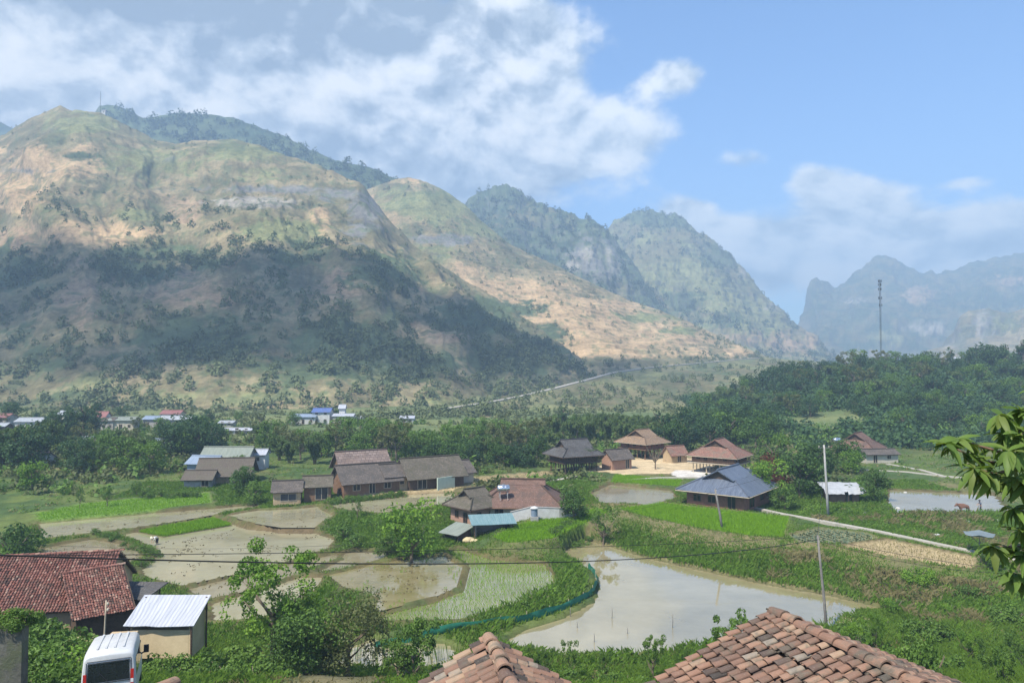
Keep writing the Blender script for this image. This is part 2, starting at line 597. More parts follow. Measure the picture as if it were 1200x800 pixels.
c = GRASS[None] * (1 - sstep(0.42, 0.6, nz)[:, None]) + DGRASS[None] * sstep(0.42, 0.6, nz)[:, None]
dk = sstep(0.52, 0.66, nz2)[:, None]
c = c * (1 - dk * 0.7) + DRY[None] * 0.7 * dk * 0.7
# valley strips of fields beyond the houses
strip = sstep(0.45, 0.55, fbm(np.stack([fx * 0.012, fy * 0.06, 0 * fx], 1), 3, 0.5, 5))[:, None]
fm = (sstep(185, 205, fy) * (1 - sstep(330, 380, fy)))[:, None]
c = c * (1 - fm) + fm * (np.array((0.15, 0.17, 0.07)) * strip + np.array((0.10, 0.135, 0.055)) * (1 - strip))
MUDK = np.array([dict(pond=.1, rice=.2, grass=.25, cabbage=.4).get(f[0], .8) for f in FIELDS] + [0.0])
# bunds: bare earth close to the water
eb = (np.exp(-(dmn / 0.95) ** 2) * (0.35 + 0.65 * sstep(0.35, 0.55, nz3)) * (ins < 0) * MUDK[kmn.astype(int)])[:, None]
c = c * (1 - eb) + (MUD[None] * 1.05) * eb
# worn earth and litter on the near slope
sm = ((fy < 56) * sstep(0.42, 0.58, fbm(P3 * 0.12, 4, 0.6, 31)) * 0.75)[:, None]
c = c * (1 - sm) + np.array((0.155, 0.13, 0.07)) * sm
KC = dict(tan=(0.12, 0.09, 0.05), grey=(0.10, 0.08, 0.045), olive=(0.11, 0.09, 0.04), seed=(0.10, 0.09, 0.04), pond=(0.07, 0.075, 0.03), plough=(0.26, 0.21, 0.135),
          rice=(0.09, 0.15, 0.02), dry=(0.33, 0.26, 0.145), cabbage=(0.17, 0.17, 0.09), grass=(0.12, 0.2, 0.04), sand=SAND, concrete=CONC)
for k, (kind, lev, W) in enumerate(FIELDS):
    mk = ins == k
    c[mk] = np.array(KC[kind]) * (0.85 + 0.3 * nz3[mk])[:, None]
nx, ny = len(xs), len(ys)
ii = np.arange(ny - 1)[:, None] * nx + np.arange(nx - 1)[None]
F = np.stack([ii, ii + 1, ii + nx + 1, ii + nx], -1).reshape(-1, 4)
M_ground = mat_attr('valley_soil_and_grass', scale=0.5, amt=0.38, bump=0.5, dist=0.12, fine=7.0)
link('ground', np_mesh('ground', np.stack([fx, fy, h], 1), F, cols=c, smooth=True), M_ground, kind='structure')

# ---- water sheets of the paddies and ponds
WM = dict(tan=mat_water('paddy_water_tan', (0.235, 0.212, 0.125), (0.325, 0.30, 0.19), 0.10, 0.10),
          grey=mat_water('paddy_water_grey', (0.18, 0.155, 0.09), (0.26, 0.225, 0.14), 0.08, 0.12),
          olive=mat_water('paddy_water_olive', (0.15, 0.13, 0.05), (0.25, 0.21, 0.11), 0.10, 0.16),
          seed=mat_water('paddy_water_seedlings', (0.165, 0.16, 0.085), (0.255, 0.235, 0.14), 0.07, 0.12),
          pond=mat_water('pond_water', (0.20, 0.17, 0.085), (0.30, 0.26, 0.15), 0.03, 0.05, 0.015, 2.6))
for kind, lev, W in FIELDS:
    if kind in WM:
        cen = W.mean(0)
        mb = MB()
        pts = [(p[0], p[1], lev) for p in W]
        # signed area: keep the face upwards
        ar = sum(W[i][0] * W[(i + 1) % len(W)][1] - W[(i + 1) % len(W)][0] * W[i][1] for i in range(len(W)))
        if ar < 0: pts = pts[::-1]
        mb.add(pts, [tuple(range(len(pts)))])
        me = mb.mesh('paddy_water')
        link('pond_water' if kind == 'pond' else 'paddy_water', me, WM[kind], kind='structure')

# ---- ribbon paths
M_conc = mat_noise('worn_concrete', (0.28, 0.26, 0.21), (0.42, 0.39, 0.33), 1.2, 0.9, 0.3, 0.01)


def ribbon(name, pts, width, m, lift=0.06, th=0.12, step=1.0):
    P = [Vector(p) for p in pts]
    dense = []
    for a, b in zip(P[:-1], P[1:]):
        n = max(1, int((b - a).length / step))
        dense += [a.lerp(b, i / n) for i in range(n)]
    dense.append(P[-1])
    mb = MB(); L, Rr = [], []
    for i, p in enumerate(dense):
        d = (dense[min(i + 1, len(dense) - 1)] - dense[max(i - 1, 0)]); d.z = 0; d.normalize()
        n = Vector((-d.y, d.x, 0)) * width / 2
        L.append(p + n + Vector((0, 0, lift))); Rr.append(p - n + Vector((0, 0, lift)))
    k = len(dense)
    vs = L + Rr + [p - Vector((0, 0, th + lift)) for p in L] + [p - Vector((0, 0, th + lift)) for p in Rr]
    fs = []
    for i in range(k - 1):
        fs.append((i, k + i, k + i + 1, i + 1))
        fs.append((i + 1, 2 * k + i + 1, 2 * k + i, i))
        fs.append((k + i, 3 * k + i, 3 * k + i + 1, k + i + 1))
    mb.add(vs, fs)
    return mb.build(name, m, kind='structure')


PATHS = []


def on_ground(pxpts, zguess=2.4):
    out = []
    for a, b in pxpts:
        p = gnd(a, b, zguess)
        p.z = gz(p.x, p.y)
        out.append(p)
    PATHS.append(np.array([tuple(q) for q in out]))
    # even out the height along the path
    for _ in range(2):
        for i in range(1, len(out) - 1): out[i].z = max(out[i].z, (out[i - 1].z + out[i + 1].z) / 2)
    return out


ribbon('path', on_ground([(880, 590), (915, 599), (960, 607), (1030, 620), (1100, 632), (1165, 642), (1230, 652)]), .85, M_conc, 0.26, 0.6)
ribbon('path', on_ground([(1015, 549), (1060, 551), (1105, 556), (1160, 560)], 3.0), 1.2, M_conc, 0.12, 0.5)
ribbon('path', on_ground([(1040, 541), (1080, 548), (1110, 556)], 3.2), .9, M_conc, 0.14, 0.5)
ribbon('path', on_ground([(730, 562), (770, 561), (812, 562), (850, 563)], 2.7), 0.9, M_conc, 0.12, 0.4)
ribbon('path', on_ground([(632, 566), (650, 563), (680, 558)], 2.6), 1.1, M_conc, 0.12, 0.4)

# ================================================================== SETTING: mountains
TYPES = dict(scrub=(0.145, 0.132, 0.07), grass=(0.19, 0.195, 0.088), tan=(0.40, 0.285, 0.16), pink=(0.29, 0.21, 0.13), rock=(0.17, 0.165, 0.15), pale=(0.28, 0.255, 0.21),
             forest=(0.075, 0.10, 0.048), dark=(0.045, 0.072, 0.042), sparse=(0.25, 0.205, 0.115))
SHEETS = {}


def sheet(name, ridge, base, nu, nt, prof=1.0, amp=10, gully=14, gs=60, seed=0, back=0.35, backslope=0.6, ledge=0.0, blobs=(), ground='scrub', ground2='sparse',
          rim=0.18, mat=None, rnoise=2.0, nfr=0.012, rockiness=0.5, kind_name='mountain', foot=0.06, fgain=.5, smooth_px=22):
    rg = np.array([(a, *at(a, b, D)) for a, b, D in ridge]); bs = np.array([(a, (a - 600) / FPX * D, D, z) for a, D, z in base])
    u = np.linspace(rg[0, 0], rg[-1, 0], nu)
    B = np.stack([np.interp(u, bs[:, 0], bs[:, k]) for k in (1, 2, 3)], 1)
    du_ = u[1] - u[0]

    def soft(a, sig):
        k = np.arange(-int(3 * sig / du_) - 1, int(3 * sig / du_) + 2); w_ = np.exp(-.5 * (k * du_ / sig) ** 2); w_ /= w_.sum()
        return np.convolve(np.pad(a, len(k) // 2, mode='reflect', reflect_type='odd'), w_, 'valid')
    Dr = soft(np.interp(u, [q[0] for q in ridge], [q[2] for q in ridge]), smooth_px)
    pyr = np.interp(u, [q[0] for q in ridge], [q[1] for q in ridge])
    Rg = np.array([tuple(at(a_, b_, d_)) for a_, b_, d_ in zip(u, pyr, Dr)])
    for k in range(3): B[:, k] = soft(B[:, k], smooth_px)
    resid = Rg[:, 2] - soft(Rg[:, 2], smooth_px * .6)
    Rg[:, 2] -= resid
    rn = (fbm(np.stack([u * 0.11, 0 * u, 0 * u + seed], 1), 4, 0.6, seed) - 0.5) * 2 * rnoise
    nb = max(6, nt // 8)
    t = np.concatenate([np.linspace(0, 1, nt), 1 + back * np.linspace(0, 1, nb + 1)[1:]])
    T = t[None, :, None]
    xy = B[:, None, :2] + (Rg - B)[:, None, :2] * T
    dz = (Rg[:, 2] - B[:, 2])[:, None]
    pf = np.where(t <= 1, np.clip(t, 0, 1) ** prof, 1.0)[None]
    z = B[:, 2][:, None] + dz * pf
    hd = np.linalg.norm((Rg - B)[:, :2], axis=1)[:, None]
    z = z - np.where(t > 1, (t - 1), 0)[None] * hd * backslope
    z = z + (rn[:, None] * np.where(t <= 1, np.clip(t, 0, 1) ** 9, np.clip(1 - (t - 1) * 6, 0, 1))[None] + resid[:, None] * np.where(t <= 1, np.clip(t, 0, 1) ** 4, np.clip(1 - (t - 1) * 6, 0, 1))[None])
    V = np.concatenate([xy, z[..., None]], -1)
    du = np.gradient(V, axis=0); dt = np.gradient(V, axis=1)
    N = np.cross(du, dt); N /= (np.linalg.norm(N, axis=-1, keepdims=True) + 1e-9)
    N = np.where(N[..., 2:3] < 0, -N, N)
    s = (u - u[0]) * float(np.median(rg[:, 2])) / FPX
    G = np.stack([np.broadcast_to(s[:, None], z.shape) / gs + 0.9 * (fbm(V * 0.006, 3, 0.5, seed + 40) - 0.5), np.broadcast_to(t[None] * 1.6, z.shape), np.full(z.shape, seed * 3.7)], -1)
    gul = fbm(G, 4, fgain, seed + 11, ridged=True)
    iso = fbm(V * nfr, 6, fgain, seed + 23)
    taper = np.where(t <= 1, rim + (1 - rim) * np.clip((1 - t) / 0.16, 0, 1), rim)[None] * np.clip(t / foot, 0.12, 1)[None]
    G2 = np.stack([np.broadcast_to(s[:, None], z.shape) / (gs * .3) + 1.2 * (fbm(V * 0.012, 3, 0.5, seed + 41) - 0.5) + t[None] * 1.3, np.broadcast_to(t[None] * 3.0, z.shape), np.full(z.shape, seed * 1.7)], -1)
    gul2 = fbm(G2, 5, 0.55, seed + 12, ridged=True)
    d = (gully * (gul - 0.62) * 1.6 + gully * .42 * (gul2 - .55) * 1.6 + amp * (iso - 0.5) * 2) * taper
    V = V + N * d[..., None]
    if ledge:
        ph = V[..., 2] / ledge + 1.4 * fbm(V * 0.01, 3, 0.5, seed + 71)
        fr = ph - np.floor(ph)
        st = (sstep(0.55, 1.0, fr) - fr) * ledge * 0.55 * np.clip(taper, 0, 1)
        V[..., 2] += st
    du = np.gradient(V, axis=0); dt = np.gradient(V, axis=1)
    N = np.cross(du, dt); N /= (np.linalg.norm(N, axis=-1, keepdims=True) + 1e-9)
    N = np.where(N[..., 2:3] < 0, -N, N)
    px, py = proj(V)
    q1 = fbm(V * 0.022, 5, 0.6, seed + 5); q2 = fbm(V * 0.05 + 50, 5, 0.65, seed + 6); q3 = fbm(V * 0.16, 4, 0.6, seed + 8)
    a, b = np.array(TYPES[ground]), np.array(TYPES[ground2])
    w = sstep(0.42, 0.60, q1 * 0.6 + q2 * 0.4)[..., None]
    C = a * (1 - w) + b * w
    veg = np.ones(z.shape)
    for (bx, by, rx, ry, ty, stg) in blobs:
        e = np.exp(-(((px - bx) / rx) ** 2 + ((py - by) / ry) ** 2))
        mk = sstep(0.34, 0.60, e * stg + (q2 - 0.5) * 1.15 + (q3 - 0.5) * 0.5)[..., None]
        C = C * (1 - mk) + np.array(TYPES[ty]) * mk
        if ty in ('tan', 'pink', 'pale', 'rock', 'grass'):
            veg = veg * (1 - 0.85 * mk[..., 0])
        if ty in ('forest', 'dark'):
            veg = veg * (1 - mk[..., 0]) + 2.4 * mk[..., 0]
    # gully floors blend towards the darker forest green
    gf = sstep(.52, .38, gul2)[..., None] * .55 * (t[None, :, None] < 1)
    C = C * (1 - gf) + np.array(TYPES['forest']) * gf
    # bare rock where it is steep
    steep = sstep(0.62, 0.36, N[..., 2] + (q3 - 0.5) * 0.35)[..., None] * rockiness
    C = C * (1 - steep) + np.array(TYPES['rock']) * steep
    # small scrub speckle
    sp = sstep(0.54, 0.66, q3)[..., None] * 0.6
    C = C * (1 - sp) + np.array(TYPES['forest']) * 1.2 * sp
    n_t = len(t)
    ii = np.arange(nu - 1)[:, None] * n_t + np.arange(n_t - 1)[None]
    F = np.stack([ii, ii + n_t, ii + n_t + 1, ii + 1], -1).reshape(-1, 4)
    me = np_mesh(name, V.reshape(-1, 3), F, cols=C.reshape(-1, 3), smooth=True)
    o = link(kind_name, me, mat or M_mount, kind='structure')
    SHEETS[name] = dict(V=V, N=N, px=px, py=py, t=t, veg=veg, nt=nt)
    return o


M_mount = mat_attr('mountain_soil_and_scrub', scale=0.035, amt=0.5, bump=0.7, dist=3.0, fine=9.0)

M1_BLOBS = [
    (60, 190, 75, 28, 'tan', .85), (20, 225, 45, 40, 'tan', .75), (110, 275, 75, 20, 'tan', .95), (20, 285, 40, 30, 'pink', .8), (210, 248, 40, 22, 'pink', .7), (300, 238, 55, 9, 'pale', .9),
    (375, 262, 14, 24, 'tan', .9), (215, 340, 60, 30, 'pink', .7), (95, 350, 34, 60, 'pink', .75), (250, 350, 40, 25, 'pink', .6), (400, 330, 45, 40, 'pink', .7), (483, 388, 34, 13, 'tan', 1.1),
    (520, 395, 40, 12, 'pink', .8), (480, 340, 60, 30, 'pink', .5),
    (330, 270, 60, 17, 'grass', .95), (160, 252, 30, 12, 'grass', .8), (95, 145, 55, 16, 'grass', .85), (180, 190, 70, 22, 'grass', .75), (285, 178, 65, 12, 'grass', .8), (300, 205, 60, 12, 'grass', .5),
    (440, 440, 60, 20, 'grass', .5), (90, 440, 80, 30, 'grass', .5), (250, 465, 200, 16, 'grass', .6), (540, 470, 80, 14, 'grass', .6), (460, 375, 14, 30, 'grass', .8), (30, 440, 60, 30, 'grass', .4),
    (425, 252, 26, 34, 'rock', .9), (310, 222, 100, 6, 'rock', .8), (395, 228, 40, 9, 'rock', .8), (190, 187, 40, 8, 'rock', .5), (30, 200, 50, 4, 'rock', .6),
    (20, 320, 60, 40, 'forest', .7), (160, 310, 70, 30, 'forest', .7), (240, 300, 60, 22, 'forest', .6), (230, 400, 110, 40, 'forest', .85), (400, 400, 90, 40, 'forest', .75), (350, 300, 60, 20, 'forest', .7),
    (450, 320, 60, 30, 'forest', .8), (560, 370, 60, 26, 'forest', .85), (600, 420, 70, 26, 'forest', .95), (500, 430, 50, 26, 'forest', .8), (60, 410, 80, 40, 'forest', .6), (320, 440, 140, 22, 'forest', .7),
    (110, 470, 120, 14, 'forest', .6), (95, 183, 30, 6, 'forest', .7), (470, 410, 30, 30, 'forest', .7)]
sheet('mountain_a', [(-420, 210, 900), (-250, 215, 920), (-120, 196, 940), (-60, 178, 950), (0, 162, 960), (40, 138, 960), (70, 124, 950), (85, 130, 950), (100, 131, 950), (117, 132, 945), (150, 147, 940), (180, 164, 930),
                     (205, 169, 925), (235, 165, 920), (270, 163, 910), (300, 170, 890), (330, 182, 870), (365, 192, 850), (400, 206, 835), (425, 219, 815), (442, 240, 800),
                     (462, 264, 780), (488, 288, 755), (528, 318, 725), (600, 360, 690), (640, 392, 660), (680, 430, 630), (700, 446, 610), (730, 462, 590)],
      [(-420, 330, -4), (-60, 315, -4), (100, 305, -4), (300, 300, -4), (420, 305, -4), (520, 330, -3), (600, 365, 0), (690, 450, 6), (730, 480, 8)],
      720, 250, 1.18, 12, 28, 150, 2, 0.3, 0.7, ledge=0, fgain=.42, blobs=M1_BLOBS, rnoise=2.2, rockiness=.15, foot=.4)
M2_BLOBS = [
    (500, 240, 70, 22, 'grass', .95), (490, 300, 60, 26, 'grass', .7), (560, 265, 40, 30, 'grass', .6), (450, 300, 40, 40, 'sparse', .6), (430, 232, 10, 14, 'tan', .9), (455, 262, 20, 16, 'tan', .95), (540, 320, 50, 20, 'tan', .6),
    (600, 345, 90, 24, 'tan', 1.05), (670, 372, 110, 26, 'tan', 1.1), (740, 395, 110, 20, 'tan', 1.1), (830, 412, 70, 8, 'tan', 1.0), (700, 412, 120, 16, 'tan', .8), (480, 212, 30, 4, 'tan', .9),
    (520, 281, 46, 7, 'rock', .95), (470, 300, 50, 8, 'rock', .6), (500, 320, 16, 30, 'scrub', .8), (590, 362, 44, 12, 'forest', .9), (640, 390, 36, 14, 'forest', .8), (760, 372, 60, 6, 'grass', .8), (800, 388, 30, 8, 'grass', .8), (720, 425, 180, 6, 'scrub', .8)]
sheet('mountain_b', [(330, 250, 1150), (380, 226, 1150), (430, 222, 1140), (460, 211, 1120), (478, 207, 1110), (500, 213, 1100), (526, 226, 1090), (545, 240, 1080), (575, 268, 1060), (600, 288, 1040), (650, 311, 1010),
                     (720, 344, 970), (800, 374, 920), (870, 406, 860), (895, 416, 840), (930, 434, 800), (975, 458, 770)],
      [(330, 720, 0), (500, 680, 0), (700, 560, 5), (800, 620, 12), (900, 690, 16), (975, 720, 10)],
      560, 190, 0.95, 7, 7, 120, 7, 0.3, 0.6, ledge=5, fgain=.40, rockiness=.15, blobs=M2_BLOBS, ground='sparse', ground2='scrub', rnoise=1.2)
sheet('mountain_c', [(60, 170, 1400), (100, 148, 1400), (117, 122, 1400), (140, 126, 1400), (170, 139, 1400), (190, 136, 1400), (205, 133, 1400), (240, 135, 1400), (270, 137, 1390), (300, 148, 1370),
                     (330, 158, 1350), (370, 178, 1320), (400, 190, 1300), (440, 197, 1280), (458, 206, 1260), (480, 218, 1250), (540, 260, 1230)],
      [(60, 1020, 60), (300, 980, 60), (540, 960, 30)], 300, 60, 0.9, 8, 12, 90, 12, 0.3, 0.5, blobs=[], ground='dark', ground2='forest', rnoise=3.5)
sheet('mountain_d', [(-500, 190, 2000), (-200, 150, 2000), (-60, 140, 2000), (0, 143, 2000), (15, 151, 2000), (40, 160, 2000), (90, 190, 2000)], [(-500, 1500, 60), (90, 1500, 60)], 160, 40, 0.9, 8, 12, 90, 13, 0.2, 0.5, ground='dark', ground2='forest')
M3A_BLOBS = [(700, 305, 40, 34, 'rock', .8), (690, 298, 12, 14, 'pale', .9), (672, 310, 10, 10, 'pale', .7), (712, 300, 6, 14, 'pale', .7), (620, 255, 60, 18, 'scrub', .6), (730, 340, 40, 20, 'scrub', .6)]
sheet('mountain_e', [(440, 300, 1600), (510, 268, 1600), (548, 233, 1600), (560, 221, 1600), (580, 217, 1600), (600, 221, 1590), (625, 232, 1580), (640, 243, 1570), (660, 247, 1550), (690, 255, 1530), (705, 265, 1510), (718, 276, 1490),
                     (740, 306, 1450), (765, 345, 1400), (790, 378, 1330), (815, 396, 1280), (840, 410, 1250)],
      [(440, 1080, 20), (600, 1120, 20), (750, 1050, 20), (840, 1020, 15)], 380, 120, 0.8, 20, 26, 110, 17, 0.3, 0.6, ledge=14, blobs=M3A_BLOBS, ground='dark', ground2='forest', rnoise=13.0, rockiness=0.5)
M3B_BLOBS = [(800, 320, 70, 30, 'grass', .7), (840, 350, 60, 30, 'grass', .75), (880, 370, 50, 30, 'grass', .8), (770, 300, 40, 20, 'scrub', .6), (930, 400, 40, 16, 'pink', .9), (880, 395, 60, 12, 'pink', .6), (780, 255, 60, 14, 'forest', 1.0),
             (845, 300, 30, 22, 'forest', .9), (800, 355, 30, 20, 'forest', .8), (850, 375, 24, 14, 'forest', .7), (870, 320, 6, 8, 'pale', .8), (905, 360, 14, 6, 'pale', .6)]
sheet('mountain_f', [(650, 330, 1900), (690, 292, 1900), (712, 269, 1900), (725, 255, 1900), (745, 246, 1890), (765, 246, 1880), (790, 250, 1860), (805, 260, 1840), (830, 280, 1810), (850, 292, 1790), (875, 318, 1760), (900, 348, 1720),
                     (930, 376, 1680), (960, 396, 1640), (985, 420, 1600), (1010, 440, 1560), (1050, 460, 1500)],
      [(650, 1300, 20), (800, 1240, 20), (950, 1180, 15), (1050, 1150, 10)], 380, 130, 0.9, 16, 26, 120, 19, 0.3, 0.6, ledge=12, blobs=M3B_BLOBS, ground='scrub', ground2='grass', rnoise=13.0, rockiness=0.4)
M4_BLOBS = [(1078, 345, 20, 14, 'pink', .9), (1085, 385, 30, 10, 'pale', .8), (1040, 395, 40, 10, 'grass', .7), (1000, 352, 24, 6, 'pale', .6), (1180, 330, 30, 10, 'pink', .6), (1010, 420, 60, 12, 'sparse', .7)]
sheet('mountain_g', [(905, 440, 2500), (925, 402, 2560), (940, 372, 2600), (946, 352, 2650), (949, 329, 2700), (957, 326, 2700), (967, 329, 2720), (979, 338, 2750), (986, 331, 2780), (1000, 318, 2830), (1020, 305, 2880), (1035, 299, 2900),
                     (1047, 301, 2900), (1060, 310, 2900), (1080, 318, 2900), (1100, 320, 2900), (1120, 315, 2900), (1150, 305, 2900), (1180, 298, 2900), (1210, 297, 2900), (1300, 310, 2900), (1450, 330, 2850), (1650, 340, 2800)],
      [(905, 2000, 10), (1000, 2000, 15), (1200, 1950, 20), (1650, 1900, 20)], 460, 100, 0.8, 26, 40, 150, 29, 0.2, 0.5, ledge=20, blobs=M4_BLOBS, ground='dark', ground2='scrub', rnoise=13.0, rockiness=0.4)
M4B_BLOBS = [(1155, 385, 24, 22, 'rock', .8), (1150, 385, 8, 20, 'pale', .9), (1180, 380, 20, 14, 'grass', .8), (1195, 400, 40, 14, 'sparse', .9), (1120, 402, 30, 10, 'pale', .6), (1090, 415, 50, 8, 'sparse', .7)]
sheet('mountain_h', [(1040, 432, 1500), (1080, 416, 1560), (1105, 402, 1600), (1118, 388, 1620), (1124, 370, 1640), (1135, 362, 1650), (1160, 360, 1660), (1180, 366, 1650), (1200, 360, 1640), (1240, 352, 1640), (1300, 340, 1600), (1400, 330, 1500), (1500, 320, 1450)],
      [(1040, 1150, 10), (1200, 1150, 14), (1500, 1100, 14)], 260, 80, 0.85, 12, 20, 100, 37, 0.3, 0.5, ledge=40, blobs=M4B_BLOBS, ground='sparse', ground2='scrub', rnoise=3.0, rockiness=0.7)
AP_BLOBS = [(600, 490, 60, 6, 'sparse', .9), (580, 497, 40, 5, 'tan', .6), (700, 470, 120, 20, 'scrub', .7), (830, 438, 60, 10, 'forest', .6), (800, 450, 60, 12, 'scrub', .9), (640, 480, 40, 12, 'grass', .7), (850, 420, 40, 6, 'grass', .7)]
ROAD = [(440, 490, 285), (480, 486, 296), (520, 480, 312), (560, 474, 335), (600, 467, 366), (640, 458, 405), (690, 445, 470), (720, 436.5, 510), (760, 431, 570), (820, 425.5, 640), (870, 421, 690), (900, 419, 720), (960, 424, 760)]
sheet('apron', ROAD, [(440, 262, 1.5), (600, 255, 1.5), (760, 290, 0), (960, 330, 0)], 300, 60, 1.0, 2.5, 3, 40, 43, 0.6, 0.02, blobs=AP_BLOBS, ground='scrub', ground2='grass', rnoise=0.0, rim=0.05, rockiness=0.1, kind_name='hillside', smooth_px=9)
rd = SHEETS['apron']
rows = rd['V'][:262:6, rd['nt'] - 1]
ribbon('road', [tuple(p) for p in rows], 3.4, mat_noise('pale_road', (0.26, 0.24, 0.20), (0.37, 0.345, 0.29), 0.2, 0.9, 0.2, 0.02), 0.5, 0.8, 8.0)
# ================================================================== a cumulus cloud overhead, shading the lower mountain
def cloud():
    rng = np.random.default_rng(5)
    off = SUNDIR * ((830 - 100) / SUNDIR.z)
    Vs, Fs = [], []; b = 0
    lumps = []
    for tx, ty, r in [(-500, 515, 85), (-400, 545, 75), (-345, 505, 52), (-262, 540, 40), (-195, 500, 60), (-130, 520, 60), (-75, 545, 52), (-20, 550, 48), (30, 555, 40), (66, 585, 26),
                      (-540, 430, 95), (-430, 440, 95), (-330, 440, 80), (-215, 435, 85), (-110, 450, 80), (-20, 480, 60), (38, 510, 34), (-470, 375, 60), (-350, 385, 55), (-230, 380, 55), (-120, 390, 50)]:
        lumps.append((tx, ty, r))
    n1_, n2_ = 28, 16
    th = np.linspace(0, 2 * np.pi, n1_, endpoint=False); ph = np.linspace(-np.pi / 2, np.pi / 2, n2_)
    S = np.stack([np.cos(ph)[:, None] * np.cos(th)[None], np.cos(ph)[:, None] * np.sin(th)[None], np.broadcast_to(np.sin(ph)[:, None], (n2_, n1_))], -1).reshape(-1, 3)
    ii = np.arange(n2_ - 1)[:, None] * n1_ + np.arange(n1_)[None]
    jj = np.arange(n2_ - 1)[:, None] * n1_ + (np.arange(n1_)[None] + 1) % n1_
    F0 = np.stack([ii, jj, jj + n1_, ii + n1_], -1).reshape(-1, 4)
    for tx, ty, r in lumps:
        c = np.array([tx + off.x, ty + off.y, 830])
        k = 0.7 + 0.75 * fbm(S * 2.2 + c * 0.01, 4, 0.6, 3)
        P = c + S * np.array([r, r, r * 0.42]) * k[:, None]
        Vs.append(P); Fs.append(F0 + b); b += len(P)
    m, t = new_mat('cloud_white')
    d_ = t.n('ShaderNodeBsdfDiffuse'); d_.inputs[0].default_value = (.85, .86, .88, 1)
    tr_ = t.n('ShaderNodeBsdfTransparent'); mx_ = t.n('ShaderNodeMixShader')
    g_ = t.n('ShaderNodeNewGeometry'); nn = t.noise(g_.outputs['Position'], .012, 6, .6)
    t.l(t.smooth(nn, .35, .62, .08, .50), mx_.inputs[0]); t.l(tr_.outputs[0], mx_.inputs[1]); t.l(d_.outputs[0], mx_.inputs[2])
    o_ = t.n('ShaderNodeOutputMaterial'); t.l(mx_.outputs[0], o_.inputs[0])
    link('cloud', np_mesh('cloud', np.concatenate(Vs), np.concatenate(Fs), smooth=True), m, kind='structure')


cloud()

# ================================================================== PLANTS
RNG = np.random.default_rng(11)


def leaf_quads(pos, nrm, L, Wd, rng, droop=0.0, axis=None):
    """pos (N,3), nrm (N,3): a kite-shaped leaf (or spray of leaves) at each point"""
    N = len(pos)
    nrm = nrm / (np.linalg.norm(nrm, axis=1, keepdims=True) + 1e-9)
    if axis is None:
        axis = rng.normal(size=(N, 3))
    axis = axis - (axis * nrm).sum(1, keepdims=True) * nrm
    axis /= (np.linalg.norm(axis, axis=1, keepdims=True) + 1e-9)
    side = np.cross(nrm, axis)
    L = np.broadcast_to(L, (N,))[:, None]; Wd = np.broadcast_to(Wd, (N,))[:, None]
    dn = np.array([0, 0, -1.0]) * droop
    a = pos - axis * L * 0.5
    b_ = pos + side * Wd * 0.5 + axis * L * 0.02 + nrm * L * 0.06
    c = pos + axis * L * 0.5 + dn * L
    d = pos - side * Wd * 0.5 + axis * L * 0.06 + nrm * L * 0.06
    V = np.stack([a, b_, c, d], 1).reshape(-1, 3)
    F = np.arange(4 * N).reshape(N, 4)
    return V, F


def sphere_pts(n, rng):
    v = rng.normal(size=(n, 3)); return v / np.linalg.norm(v, axis=1, keepdims=True)


